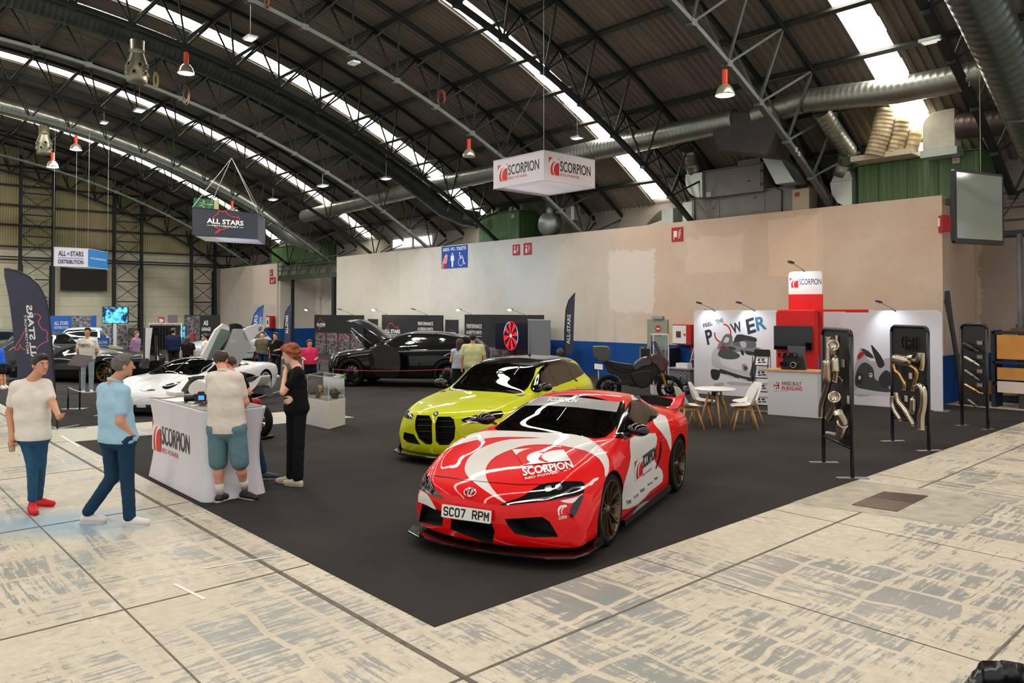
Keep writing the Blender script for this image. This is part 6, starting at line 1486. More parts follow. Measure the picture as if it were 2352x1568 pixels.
def wheel(car,x,y,r,side,rim,spokes=10,w=.25,rr=None,style='thin',steer=0.0,caliper=None):
 rr=rr or r*.74;b=MB();M=Matrix.Rotation(steer,4,'Z')
 L=frame((x,y,r),(1,0,0),(0,0,side*1.0)if side>0 else(0,0,1))
 L=Matrix.Translation((x,y,r))@M@Matrix.Rotation(-pi/2*side,4,'X')
 hw=w/2
 b.lathe([(rr,-hw),(r-.03,-hw),(r-.008,-hw+.02),(r,-hw+.05),(r,hw-.05),(r-.008,hw-.02),(r-.03,hw),(rr,hw-.005)],L,48)
 wo=b.build('wheel',M_tyre,car.t)
 b=MB();b.lathe([(rr+.004,hw-.004),(rr-.012,hw+.002),(rr-.02,hw-.015),(rr-.035,hw-.06),(rr-.05,-hw)],L,48)
 for k in range(spokes):
  a0=2*pi*k/spokes
  for da in((-.07,.07)if style=='pair' else(0,)):
   n_=6
   pts=[L@V(((.045+(rr-.06)*t)*cos(a0+da*(t*1.6-.3)),(.045+(rr-.06)*t)*sin(a0+da*(t*1.6-.3)),hw-.05+.035*t**2))for t in np.linspace(0,1,n_)]
   wd={'thin':.018,'pair':.017,'wide':.038}[style]
   for i in range(n_-1):b.bar(pts[i],pts[i+1],wd,.03,upv=tuple(L.to_3x3()@V((0,0,1))))
 b.lathe([(0,hw-.02),(.03,hw-.022),(.035,hw-.035),(.065,hw-.045),(.07,hw-.09),(0,hw-.09)],L,24)
 b.build('rim',rim,wo)
 b=MB();b.lathe([(.05,hw-.10),(rr*.78,hw-.10),(rr*.78,hw-.125),(.05,hw-.125)],L,32);b.build('brake_disc',M_disc,wo)
 if caliper:
  b=MB();a=0.5;b.box((rr*.66*cos(a),rr*.66*sin(a),hw-.11),(.09,.2,.07),None);vv=[L@V(q)for q in b.v];b.v=[tuple(q)for q in vv];b.build('brake_caliper',caliper,wo)
 return wo
def seats(car,x,y,z,m,head=True,w=.5):
 for sy in(-1,1):
  b=MB()
  b.grid([[(x+.25-.5*t,sy*y+w*.5*s_,z+.02+.05*abs(s_)**2-.03*sin(t*pi))for s_ in np.linspace(-1,1,7)]for t in np.linspace(0,1,5)]+[[(x-.25-.16*t,sy*y+w*.5*s_*(1-.45*t**3),z+.02+.78*t+.0)if abs(s_)<.9 else(x-.17-.16*t,sy*y+w*.5*s_*(1-.45*t**3),z+.02+.78*t)for s_ in np.linspace(-1,1,7)]for t in np.linspace(.05,1,8)])
  o=b.build('seat',m,car.t);so=o.modifiers.new('s','SOLIDIFY');so.thickness=.09;so.offset=-1
def cabin(car,x0,x1,w,zfloor,zdash,xdash,m=None,wheel_y=-.36,right=True):
 m=m or mat('cabin_black',(66,72,70),rough=0.6)
 b=MB();b.box(((x0+x1)/2,0,zfloor),(x0-x1,w*2,.02));b.build('cabin_floor',m,car.t)
 b=MB();b.prism([(xdash-.12,zdash-.35),(xdash-.16,zdash-.05),(xdash+.0,zdash),(xdash+.35,zdash-.03),(xdash+.35,zdash-.35)],-w,w,frame((0,0,0),(1,0,0),(0,0,1)));b.build('dashboard',m,car.t,bevel=.02)
 b=MB();c=V((xdash-.28,wheel_y,zdash-.06));e1=V((0,1,0));e2=V((.35,0,1)).normalized();b.tube([c+e1*.18*cos(a)+e2*.18*sin(a)for a in np.linspace(0,2*pi,25)[:-1]],.015,8,closed=True);b.bar(c-e1*.17,c+e1*.17,.04,.02);b.bar(c,c-e2*.17,.03,.02);b.cyl(c,c+V((.2,0,-.05)),.03);b.build('steering_wheel',m,car.t)
def mirrors(car,x,y,z,m,s_=1.0,arm=None):
 for sy in(-1,1):
  b=MB();b.ellipsoid((x,sy*(y+.13),z),(.075*s_,.125*s_,.07*s_),None,14,9);b.bar((x+.01,sy*(y-.02),z-.05),(x,sy*(y+.09),z-.03),.035,.02);b.build('side_mirror',m,car.t)
def both(loop):return[(x,-y)for x,y in loop]
def zz(l,ox=880,oy=780,k=2.904):return[(ox+x/k,oy+y/k)for x,y in l]
M_glassdark=glassmat('tinted_glass',(104,122,116),0.05,0.01);M_frit=mat('glass_border',(8,8,9),rough=0.08,spec=0.6)
M_gloss=mat('gloss_black',(10,10,11),rough=0.15,coat=0.6);M_lamp=mat('lamp_glass',(16,17,19),rough=0.04,spec=0.8,coat=1.0)
M_chrome=mat('chrome',(220,220,222));M_ledw=mat('lamp_silver',(190,195,200),rough=0.12,metal=0.9)
# ------------------------------------------------ the red and white coupe
P_red=carpaint('paint_red',(222,8,14));P_white=carpaint('paint_white',(222,218,212))
hd=radians(-69.4);fwd=V((cos(hd),sin(hd),0));lef=V((-sin(hd),cos(hd),0))
ctr=(V((-4.858,5.662,0))+V((-5.728,7.99,0)))/2-lef*.87
TS=[(2.21,.155,.84,(.88,.30),(.82,.42),(.62,.50),(.34,.51),.515,.30),(2.14,.15,.88,(.91,.36),(.86,.52),(.70,.60),(.38,.61),.615,.28),(2.00,.15,.89,(.93,.44),(.88,.61),(.72,.68),(.41,.68),.685,.22),(1.75,.15,.90,(.935,.50),(.89,.68),(.75,.80),(.43,.76),.765,.13),(1.50,.13,.90,(.94,.56),(.90,.73),(.765,.86),(.45,.80),.815,.05),(1.235,.14,.91,(.945,.58),(.91,.765),(.775,.905),(.46,.84),.865,.0),(.95,.14,.90,(.925,.57),(.885,.77),(.78,.92),(.50,.89),.91,.0),(.66,.14,.885,(.89,.55),(.86,.785),(.78,.925),(.66,.95),.965,.0),(.35,.14,.875,(.865,.54),(.85,.80),(.785,.91),(.67,1.03),1.09,.0),(.0,.14,.87,(.855,.55),(.845,.815),(.785,.93),(.615,1.145),1.22,.0),(-.4,.14,.875,(.865,.58),(.845,.84),(.77,.95),(.545,1.225),1.29,.0),(-.8,.14,.89,(.90,.62),(.88,.87),(.77,.975),(.51,1.215),1.27,.0),(-1.235,.15,.90,(.945,.66),(.93,.88),(.78,.975),(.47,1.10),1.155,.0),(-1.6,.17,.89,(.94,.66),(.92,.88),(.76,.965),(.52,1.01),1.05,.0),(-1.9,.20,.86,(.89,.62),(.86,.85),(.72,.945),(.50,.975),.99,-.08),(-2.08,.24,.82,(.84,.58),(.80,.78),(.66,.90),(.45,.94),.95,-.16),(-2.14,.32,.78,(.80,.55),(.74,.72),(.60,.80),(.40,.83),.84,-.2)]
WB,WR=1.235,.345
sup=Car('sports_car','red and white liveried coupe standing at the front of the black carpet','car',tuple(ctr),hd,TS,[(1.235,.78,WR),(-1.235,.80,WR)],P_red,nx=170)
def cutpoly(car,loop,dx0,dx1):
 "traced mouth -> prism along the car's length"
 f=car.mapper('px');pts=[]
 for q in loop:
  o,d=f(*q);p,n=car.hit(o,d)
  if p is not None:pts.append(p)
 xm=sum(p.x for p in pts)/len(pts)
 return([(p.y,p.z)for p in pts],frame((xm,0,0),(0,1,0),(0,0,1)),dx0,dx1)
mouthC=zz([(455,1195),(600,1212),(725,1222),(745,1280),(735,1362),(560,1345),(420,1318),(450,1262)])
mouthL=zz([(218,1092),(262,1095),(388,1140),(400,1195),(395,1245),(240,1212),(208,1150)])
mouthR=zz([(810,1195),(1060,1180),(1110,1212),(1170,1315),(1000,1318),(880,1295),(835,1245)])
WSc=[(.66,-.60),(.70,-.3),(.71,0),(.70,.3),(.66,.60),(.05,.55),(-.10,.3),(-.13,0),(-.10,-.3),(.05,-.55)]
SW=[(.40,.905),(.0,.93),(-.45,.96),(-.85,.99),(-.92,1.04),(-.75,1.13),(-.45,1.185),(-.05,1.125),(.25,1.0)]
RW=[(-.85,-.42),(-.85,.42),(-1.45,.46),(-1.5,0),(-1.45,-.46)]
sup.cut([cutpoly(sup,mouthC,-.35,.6),cutpoly(sup,mouthL,-.22,.6),cutpoly(sup,mouthR,-.22,.6)],[((0,1),WSc,lambda c,n:n.z>.3 and c.z>.85),((0,1),RW,lambda c,n:n.z>.3 and c.z>.85),((0,2),SW,lambda c,n:abs(n.y)>.3 and c.z>.88)])
def grow(l,k):
 cx=sum(p[0]for p in l)/len(l);cy=sum(p[1]for p in l)/len(l);return[(cx+(x-cx)*k,cy+(y-cy)*k)for x,y in l]
sup.patch('windscreen_border',[grow(WSc,1.10),grow(WSc,.93)],'top',M_frit,.003);sup.patch('windscreen',[grow(WSc,1.03)],'top',M_glassdark,.0045)
for kd in('left','right'):sup.patch('window_border',[grow(SW,1.12),grow(SW,.88)],kd,M_frit,.003);sup.patch('side_window',[grow(SW,1.0)],kd,M_glassdark,.0045)
sup.patch('rear_window',[grow(RW,1.06)],'top',M_glassdark,.004)
M_silver=mat('silver_strip',(150,148,146),rough=0.35,coat=.5)
sup.patch('sun_strip',[zz([(868,442),(935,378),(1100,380),(1300,388),(1580,420),(1556,486),(1300,455),(1100,442)])],'px',M_silver,.008,smooth=0)
sup.text('lettering','SCORPION',zz([(1092,415),(1292,428),(1306,402),(1108,386)]),'px',mat('decal_white',(232,230,228),rough=.3,coat=.6),.013,bold=.035,shear=.2)
D_white=MATS['decal_white'];D_black=mat('decal_black',(18,18,20),rough=.3,coat=.5);D_red=mat('decal_red',(204,14,26),rough=.3,coat=.6)
hood=zz([(245,850),(270,800),(340,740),(440,680),(560,640),(640,617),(715,607),(860,609),(1050,619),(1180,624),(1330,642),(1400,678),(1470,740),(1503,800),(1503,880),(1478,915),(1475,860),(1440,795),(1350,742),(1190,708),(1080,700),(960,705),(850,735),(750,780),(700,830),(683,880),(700,950),(760,1030),(825,1085),(800,1083),(700,1020),(610,955),(555,900),(545,850),(570,790),(640,730),(740,690),(850,665),(1060,656),(900,650),(740,653),(600,675),(480,710),(390,760),(330,820),(305,875)])
sup.patch('livery_white',[hood],'px',P_white,.003,smooth=2,cell=3.3,jump=.3)
for l in([(205,962),(220,985),(290,1025),(325,1075),(355,1135),(290,1100),(205,1078),(178,1130),(185,1040)],[(1180,1075),(1240,1062),(1300,1045),(1330,1025),(1310,1060),(1270,1085),(1235,1090)],[(1645,660),(1720,640),(1815,622),(1822,700),(1800,780),(1838,850),(1858,870),(1862,945),(1780,1010),(1700,1098),(1585,1132),(1590,1060),(1605,960),(1632,870),(1650,780)],[(1655,350),(1700,356),(1765,400),(1800,480),(1880,508),(1905,570),(1922,670),(1916,742),(1890,670),(1840,600),(1805,560),(1795,500),(1768,430),(1720,398),(1662,405)]):
 sup.patch('livery_white',[zz(l)],'px',P_white,.003,smooth=2,jump=.2)
sup.badge(zz([(935,838),(1255,812),(1185,712),(860,735)]),'px',.006,P_red,D_white,seq='wrwrw')
sup.text('lettering','SCORPION',zz([(935,915),(1275,858),(1255,812),(925,858)]),'px',D_white,.0095,bold=.035)
sup.text('lettering','RED POWER',zz([(948,938),(1170,895),(1165,880),(945,922)]),'px',D_white,.0095)
sup.badge(zz([(1677,945),(1727,895),(1728,778),(1675,815)]),'px',.005,D_red,D_white)
sup.text('lettering','SCORPION',zz([(1730,862),(1818,790),(1818,705),(1730,770)]),'px',D_black,.008,bold=.03)
sup.text('lettering','RED POWER',zz([(1728,912),(1790,862),(1790,850),(1728,898)]),'px',D_red,.007)
for tx,q in(('TUNR',[(1618,1100),(1652,1088),(1652,1062),(1618,1074)]),('UT',[(1670,1060),(1702,1044),(1702,1024),(1670,1040)]),('ENZO',[(1713,1020),(1743,1003),(1743,982),(1713,999)]),('AKRAPO',[(1760,975),(1796,955),(1796,942),(1760,962)]),('Nolly',[(1806,942),(1829,930),(1829,908),(1806,918)])):
 sup.text('lettering',tx,zz(q),'px',D_black,.007)
sup.badge(zz([(1168,1172),(1225,1160),(1225,1098),(1160,1108)]),'px',.004,D_white,P_red,seq='wrwrw');sup.text('lettering','SCORPION',zz([(1170,1200),(1225,1190),(1225,1168),(1170,1178)]),'px',D_white,.005)
for nm,l in(('headlight',[(778,1104),(860,1070),(940,1040),(1040,972),(1150,950),(1290,944),(1340,957),(1338,1010),(1318,1030),(1200,1060),(1050,1080),(900,1096)]),('headlight',[(216,958),(226,880),(250,852),(300,900),(345,990),(405,1065),(330,1035),(240,990)])):
 sup.patch(nm,[zz(l)],'px',M_lamp,.004,smooth=2)
for l in([(800,1098),(1000,1062),(1180,1030),(1260,985),(1335,978),(1335,990),(1265,998),(1190,1042),(1000,1075)],[(1080,985),(1120,975),(1122,1010),(1085,1018)],[(1150,972),(1190,968),(1192,1000),(1155,1005)],[(232,975),(250,960),(330,1030),(325,1035)],[(258,900),(285,910),(290,950),(262,940)]):
 sup.patch('light_guide',[zz(l)],'px',M_ledw,.007,cell=3,smooth=2)
sup.patch('air_vent',[zz([(1318,1038),(1336,1046),(1292,1150),(1262,1186),(1245,1170),(1255,1112),(1290,1066)])],'px',M_gloss,.004,smooth=2)
sup.patch('air_vent',[zz([(1850,655),(1858,720),(1848,790),(1820,860),(1815,850),(1838,780),(1846,700)])],'px',M_gloss,.004,smooth=2)
sup.patch('panel_gap',[zz([(345,905),(600,940),(900,965),(1180,962),(1180,965),(900,969),(600,944),(345,909)])],'px',M_gloss,.0035,smooth=0)
f_=sup.mapper('px');o_,d_=f_(1076,1177);pp,nn=sup.hit(o_,d_);nn=V((1,0,.12)).normalized()
Mp=frame(pp+V((.045,0,0)),V((0,1,0)),V((-.12,0,1)))
b=MB();b.rrect(.52,.114,.012,-.008,.004,Mp);pl_=b.build('number_plate',mat('plate_white',(226,226,220),rough=.35),sup.t)
b=MB();b.mat(M_black)
GL={'S':[[(1,.85),(.8,1),(.2,1),(0,.85),(0,.62),(.2,.5),(.8,.5),(1,.36),(1,.15),(.8,0),(.2,0),(0,.15)]],'C':[[(1,.85),(.8,1),(.2,1),(0,.8),(0,.2),(.2,0),(.8,0),(1,.15)]],'0':[[(.2,0),(0,.2),(0,.8),(.2,1),(.8,1),(1,.8),(1,.2),(.8,0),(.2,0)]],'7':[[(0,1),(1,1),(.35,0)]],'R':[[(0,0),(0,1),(.8,1),(1,.85),(1,.62),(.8,.5),(0,.5)],[(.5,.5),(1,0)]],'P':[[(0,0),(0,1),(.8,1),(1,.85),(1,.6),(.8,.45),(0,.45)]],'M':[[(0,0),(0,1),(.5,.4),(1,1),(1,0)]]}
for i,ch_ in enumerate('SC07 RPM'):
 for st_ in GL.get(ch_,[]):put_line(b,[(-.232+i*.061+q[0]*.040,-.034+q[1]*.068)for q in st_],.0135,Mp,.0055);b.build('lettering',None,pl_)
o_,d_=f_(1080.5,1130.5);pe,ne=sup.hit(o_,d_);Me=frame(pe+ne*.004,V((0,1,0)),ne.cross(V((0,1,0)))*-1 if ne.cross(V((0,1,0))).z<0 else ne.cross(V((0,1,0))))
b=MB()
for rx,ry,cx_,cy2 in((.062,.042,0,0),(.018,.038,0,0),(.042,.016,0,.018)):b.tube([Me@V((cx_+rx*cos(a),cy2+ry*sin(a),.004))for a in np.linspace(0,2*pi,29)[:-1]],.0055,6,closed=True)
b.build('emblem',M_chrome,sup.t)
def lipring(pts,z,th,inner):return pts
lip=[(1.55,.955),(1.72,.955),(1.90,.94),(2.08,.87),(2.20,.66),(2.265,.35),(2.285,0)]
b=MB();full=lip+[(x,-y)for x,y in lip[-2::-1]];inn=[(x-.22,y*.88)for x,y in full]
b.prism(full+inn[::-1],.105,.125);b.build('front_splitter',mat('carbon_gloss',(14,14,16),rough=.12,coat=1),sup.t,bevel=.004)
for sy in(-1,1):
 b=MB();b.prism([(1.78,.09),(1.50,.09),(1.50,.19),(1.56,.20)],sy*.93 if sy<0 else.90,sy*.90 if sy<0 else.93,frame((0,0,0),(1,0,0),(0,0,1)));b.build('canard',M_gloss,sup.t)
 b=MB();b.mat(MATS['carbon_gloss']);b.prism([(.86,.09),(.86,.15),(-.80,.18),(-.86,.15),(-.86,.09)],-.93 if sy>0 else.86,-.86 if sy>0 else.93,frame((0,0,0),(1,0,0),(0,0,1)));b.build('side_skirt',None,sup.t)
mirrors(sup,.42,.80,1.0,M_gloss)
sup.patch('window_pillar',[zz([(1545,657),(1576,420),(1612,408),(1606,657)])],'px',M_frit,.0065,smooth=0)
b=MB();
prof=[(-1.75,.955),(-1.92,.985),(-2.08,1.03),(-2.14,1.075),(-2.16,1.065),(-2.12,1.0),(-2.0,.94)]
rows=[]
for y in np.linspace(-.80,.80,33):
 k=1-.22*abs(y)**2;e=abs(y)/.80;h_=1.0+.25*max(0,e-.8)*5*.0
 rows.append([(x+.10*e*e,y,z+(.09*max(0,(e-.8)/.2)**1.5 if z>1.02 else.03*max(0,(e-.8)/.2)))for x,z in prof])
b.grid([r+[r[0]]for r in rows]);b.add([p for p in rows[0]],[tuple(range(7))]);b.add([p for p in rows[-1]],[tuple(reversed(range(7)))]);b.build('rear_wing',P_red,sup.t)
b=MB();b.add([(-2.125,-.62,1.078),(-2.125,.62,1.078),(-1.80,.66,.973),(-1.80,-.66,.973)],[(0,1,2,3)]);b.build('wing_carbon',MATS['carbon_gloss'],sup.t)
M_rim=mat('bronze_rim',(104,88,66),rough=.28,metal=.8)
for wx,wy in((1.235,.815),(-1.235,.83)):
 for sy in(1,-1):wheel(sup,wx,sy*(wy-.015),WR,sy,M_rim,10,.24,WR*.82,'pair')
cabin(sup,.6,-1.3,.74,.35,.90,.45,wheel_y=-.36);seats(sup,-.35,.37,.42,mat('seat_black',(62,64,66),rough=.6))
# ------------------------------------------------ the lime estate car
P_lime=carpaint('paint_lime',(200,206,8))
TM=[(2.32,.14,.80,(.86,.32),(.80,.46),(.60,.60),(.32,.68),.70,.26),(2.22,.13,.86,(.90,.40),(.86,.56),(.68,.69),(.38,.75),.77,.24),(2.05,.13,.90,(.935,.46),(.88,.64),(.72,.76),(.42,.80),.82,.16),(1.75,.14,.92,(.95,.52),(.90,.72),(.76,.82),(.44,.85),.865,.06),(1.43,.15,.93,(.955,.56),(.91,.77),(.78,.865),(.46,.885),.905,.0),(1.1,.15,.92,(.94,.56),(.90,.80),(.80,.90),(.50,.92),.94,.0),(.85,.15,.91,(.925,.56),(.90,.82),(.82,.92),(.64,.955),.98,.0),(.5,.15,.90,(.915,.56),(.895,.84),(.83,.935),(.66,1.10),1.14,.0),(.1,.15,.90,(.915,.56),(.895,.85),(.82,.95),(.63,1.30),1.345,.0),(-.4,.15,.90,(.915,.57),(.895,.86),(.81,.965),(.60,1.375),1.43,.0),(-1.0,.16,.91,(.93,.60),(.91,.88),(.80,.985),(.59,1.375),1.435,.0),(-1.43,.17,.92,(.955,.62),(.93,.89),(.79,.995),(.58,1.35),1.42,.0),(-1.9,.20,.90,(.93,.60),(.90,.88),(.78,1.00),(.56,1.29),1.38,-.05),(-2.15,.22,.87,(.90,.58),(.86,.86),(.74,1.00),(.52,1.15),1.24,-.12),(-2.36,.28,.82,(.86,.56),(.82,.80),(.68,.92),(.45,.96),1.0,-.16)]
m3=Car('estate_car','lime yellow estate car with a black roof behind the red and white coupe','car',(-9.86,8.87,0),radians(-67.3),TM,[(1.43,.80,.345),(-1.43,.81,.345)],P_lime,nx=130)
z2=lambda l:zz(l,890,800,2.635)
kL=z2([(180,402),(255,405),(270,440),(272,570),(265,582),(232,580),(190,545),(168,490),(168,440)]);kR=z2([(305,412),(380,412),(402,430),(411,480),(405,545),(370,585),(315,585),(292,560),(290,450)])
WM=[(.86,-.62),(.93,-.3),(.95,0),(.93,.3),(.86,.62),(.17,.57),(.10,.3),(.08,0),(.10,-.3),(.17,-.57)]
SM=[(.62,.955),(0,.965),(-1.0,1.0),(-1.75,1.05),(-1.95,1.10),(-1.75,1.22),(-1.2,1.31),(-.4,1.325),(.0,1.28),(.3,1.16)]
m3 .cut([cutpoly(m3,kL,-.12,.6),cutpoly(m3,kR,-.12,.6),cutpoly(m3,z2([(100,505),(160,520),(200,583),(120,568),(95,545)]),-.15,.6)],[((0,1),WM,lambda c,n:n.z>.25 and c.z>.9),((0,2),SM,lambda c,n:abs(n.y)>.3 and c.z>.95)])
m3 .patch('roof_panel',[[(.12,-.62),(.06,0),(.12,.62),(-1.9,.56),(-2.0,0),(-1.9,-.56)]],'top',M_gloss,.003)
m3 .patch('windscreen_border',[grow(WM,1.07),grow(WM,.95)],'top',M_frit,.0035);m3 .patch('windscreen',[grow(WM,1.0)],'top',M_glassdark,.005)
for kd in('left','right'):
 m3 .patch('window_border',[grow(SM,1.05),grow(SM,.94)],kd,M_frit,.003);m3 .patch('side_window',[grow(SM,1.0)],kd,M_glassdark,.0045)
 for xs_ in(-.28,-1.2):m3 .patch('window_pillar',[[(xs_,.96),(xs_-.08,.96),(xs_-.02,1.34),(xs_+.06,1.34)]],kd,M_frit,.007,smooth=0)
for l in([(80,358),(100,355),(155,402),(150,425),(110,420),(78,400)],[(447,430),(560,398),(690,378),(688,420),(600,440),(545,450),(480,450)]):m3 .patch('headlight',[z2(l)],'px',M_lamp,.004,smooth=2)
for l in([(90,380),(120,385),(150,405),(148,415),(115,400)],[(470,435),(550,412),(552,420),(490,443)],[(560,412),(600,404),(598,420),(562,428)]):m3 .patch('light_guide',[z2(l)],'px',M_ledw,.007,cell=3,smooth=2)
f_=m3 .mapper('px')
for kk in(kL,kR):
 xs_=[q[0]for q in kk];ys_=[q[1]for q in kk]
 for t_ in(.16,.36,.56,.76):
  y=min(ys_)+(max(ys_)-min(ys_))*t_;a,_n=m3 .hit(*f_(min(xs_)+4,y));c,_n=m3 .hit(*f_(max(xs_)-4,y))
  if a and c:b=MB();b.bar(a-V((.05,0,0)),c-V((.05,0,0)),.06,.014);b.build('grille_slat',M_gloss,m3 .t)
p,n=m3 .hit(*f_(1001,950));Me=frame(p+n*.004,V((0,1,0)),n.cross(V((0,-1,0)))if n.cross(V((0,-1,0))).z>0 else n.cross(V((0,1,0))))
b=MB();b.mat(M_black);put_poly(b,circ(0,0,.042,n=24),Me,.002);b.mat(M_white);put_poly(b,circ(0,0,.026,n=20),Me,.004);b.mat(mat('sky_blue_enamel',(40,120,200),rough=.3))
for q in(0,180):put_poly(b,[(0,0)]+circ(0,0,.026,q,q+90,n=8),Me,.0055)
b.build('emblem',None,m3 .t)
lip=[(1.7,.965),(1.95,.96),(2.15,.90),(2.30,.72),(2.40,.4),(2.43,0)];full=lip+[(x,-y)for x,y in lip[-2::-1]];inn=[(x-.2,y*.9)for x,y in full]
b=MB();b.prism(full+inn[::-1],.10,.135);b.build('front_splitter',MATS['carbon_gloss'],m3 .t,bevel=.004)
for sy in(-1,1):b=MB();b.prism([(2.02,.12),(1.75,.12),(1.80,.35),(1.90,.42)],*((.90,.94)if sy>0 else(-.94,-.90))[::-1],frame((0,0,0),(1,0,0),(0,0,1)));b.build('canard',M_gloss,m3 .t)
b=MB();b.mat(M_gloss);b.prism([(1.05,.10),(1.05,.15),(-1.0,.17),(-1.0,.12)],-.95,.95,frame((0,0,0),(1,0,0),(0,0,1)));b.build('side_skirt',None,m3 .t)
mirrors(m3,.62,.84,1.03,M_gloss,1.0)
M_rimk=mat('black_rim',(20,20,22),rough=.25,metal=.6)
for wx in(1.43,-1.43):
 for sy in(1,-1):wheel(m3,wx,sy*.83,.345,sy,M_rimk,9,.24,.28,'pair')
cabin(m3,.8,-1.9,.76,.40,.95,.7);seats(m3,-.2,.38,.55,mat('seat_black',(30,30,33)))
b=MB();b.cyl((-.95,0,1.435),(-1.0,0,1.46),.02,n=10);b.cyl((-1.0,0,1.46),(-1.02,0,1.9),.004,n=6);b.build('aerial',M_black,m3 .t)
b=MB();pt=m3 .M@V((.62,.28,1.0));b.box((pt.x,pt.y,pt.z-.04),(.1,.07,.03));b.cyl((pt.x,pt.y,pt.z-.03),(pt.x,pt.y,pt.z+.05),.02,.03,n=10);tag(b.build('small_figurine',mat('olive_figure',(120,120,70),rough=.5)),'small olive figurine on a wooden block behind the windscreen of the lime estate','figurine')
# ------------------------------------------------ the white supercar
P_pearl=carpaint('paint_pearl',(222,222,222))
TLm=[(2.50,.13,.70,(.80,.22),(.72,.30),(.5,.34),(.3,.35),.36,.30),(2.42,.11,.84,(.92,.28),(.86,.38),(.62,.42),(.34,.43),.44,.28),(2.1,.11,.92,(.98,.36),(.90,.50),(.66,.54),(.36,.54),.55,.2),(1.7,.12,.96,(1.01,.46),(.92,.64),(.70,.67),(.38,.64),.66,.06),(1.35,.12,.98,(1.02,.52),(.93,.72),(.72,.74),(.40,.70),.74,.0),(1.0,.12,.97,(1.0,.50),(.92,.72),(.76,.77),(.56,.80),.83,.0),(.6,.12,.94,(.97,.48),(.92,.70),(.80,.80),(.60,.95),1.0,.0),(.1,.12,.94,(.97,.46),(.93,.70),(.80,.82),(.55,1.06),1.12,.0),(-.4,.12,.96,(1.0,.46),(.96,.74),(.80,.84),(.52,1.05),1.12,.0),(-.9,.12,.98,(1.04,.52),(1.0,.80),(.82,.88),(.50,.98),1.05,.0),(-1.35,.13,.99,(1.06,.60),(1.02,.84),(.84,.90),(.48,.92),.98,.0),(-1.8,.16,.98,(1.04,.60),(.99,.82),(.82,.88),(.46,.88),.92,-.02),(-2.15,.26,.94,(1.0,.58),(.95,.78),(.80,.84),(.44,.85),.87,-.06),(-2.3,.4,.88,(.94,.58),(.90,.74),(.76,.80),(.42,.81),.82,-.08)]
lam=Car('supercar','white low supercar with both doors swung up, in the middle distance','car',(-19.13,6.97,0),radians(-53),TLm,[(1.35,.86,.34),(-1.35,.86,.35)],P_pearl,nx=110)
WL=[(1.02,-.6),(1.08,0),(1.02,.6),(.3,.52),(.25,0),(.3,-.52)];SL=[(.85,.78),(.1,.83),(-.55,.86),(-.55,.95),(-.2,1.0),(.15,1.01),(.5,.92)]
lam.cut([],[((0,1),WL,lambda c,n:n.z>.3 and c.z>.78)])
lam.patch('windscreen',[grow(WL,1.08)],'top',M_glassdark,.004)
M_smk=mat('smoked_glass',(24,27,28),rough=.03,spec=1.0,coat=1.0)
for kd in('left','right'):lam.patch('side_window',[SL],kd,M_smk,.004)
z3=lambda l:zz(l,260,720,3.2)
for nm,l,m_ in(('headlight',[(362,535),(420,515),(500,500),(450,535),(400,555),(372,552)],M_lamp),('headlight',[(92,550),(125,555),(100,562)],M_lamp),('air_slot',[(200,560),(300,557),(302,566),(205,570)],M_gloss),('emblem',[(156,553),(172,553),(166,566),(158,562)],mat('gold_paint',(190,160,50),rough=.3,metal=.6)),('side_intake',[(960,430),(1080,470),(960,475)],M_gloss),('engine_window',[(905,375),(930,345),(1000,370),(960,378)],M_gloss)):
 lam.patch(nm,[z3(l)],'px',m_,.005,smooth=2)
b=MB();b.mat(M_gloss);b.prism([(2.1,.96),(2.3,.84),(2.5,.5),(2.56,0),(2.5,-.5),(2.3,-.84),(2.1,-.96),(2.0,-.7),(2.0,.7)],.09,.115);b.prism([(2.0,.9),(2.2,.84),(2.42,.5),(2.5,0),(2.42,-.5),(2.2,-.84),(2.0,-.9),(1.9,0)],.13,.24);b.build('front_splitter',None,lam.t)
b=MB();b.grid([[(-2.05-.2*t-.05*abs(y),y,1.12-.02*t-.08*abs(y)**3)for y in np.linspace(-.95,.95,13)]for t in(0,.5,1)]);b.bar((-1.95,.35,.84),(-2.1,.35,1.12),.04,.12);b.bar((-1.95,-.35,.84),(-2.1,-.35,1.12),.04,.12);o=b.build('rear_wing',MATS['carbon_gloss'],lam.t);o.modifiers.new('s','SOLIDIFY').thickness=.025
M_rimw=mat('white_rim',(206,204,200),rough=.3,coat=.5)
for wx in(1.35,-1.35):
 for sy in(1,-1):wheel(lam,wx,sy*.90,.35,sy,M_rimw,5,.28,.29,'wide')
cabin(lam,.9,-.7,.72,.3,.76,.72);seats(lam,-.1,.36,.3,mat('seat_black',(30,30,33)))
Lp=Wallplane((lam.M@V((1,1.0,0))).to_2d(),(lam.M@V((-1,1.0,0))).to_2d())
def slab(car,name,plane,pxl,th,m,z0=0.0,parent=None,sm=0):
 M_=car.Mi@plane.M;P_=[plane.uv(*q)for q in pxl]
 if sm:P_=smooth_poly(P_,sm)
 b=MB();b.prism(P_,z0,z0+th,M_);return b.build(name,m,parent or car.t)
d_=slab(lam,'door',Lp,z3([(805,385),(790,300),(875,112),(935,112),(1000,245),(940,320),(895,395)]),.07,mat('door_grey',(176,178,176),rough=.35,coat=.5))
slab(lam,'door_skin',Lp,z3([(932,132),(990,95),(1062,76),(1092,92),(1086,128),(1040,152),(975,218)]),.05,P_pearl,.02,d_,2);slab(lam,'door_mirror',Lp,z3([(1052,100),(1072,96),(1066,122),(1050,124)]),.02,mat('mirror_grey',(130,136,136),rough=.1),.072,d_,2)
slab(lam,'window_frame',Lp,z3([(640,305),(740,120),(795,74),(838,92),(842,118),(690,320),(672,342)]),.05,P_pearl,.0,d_)
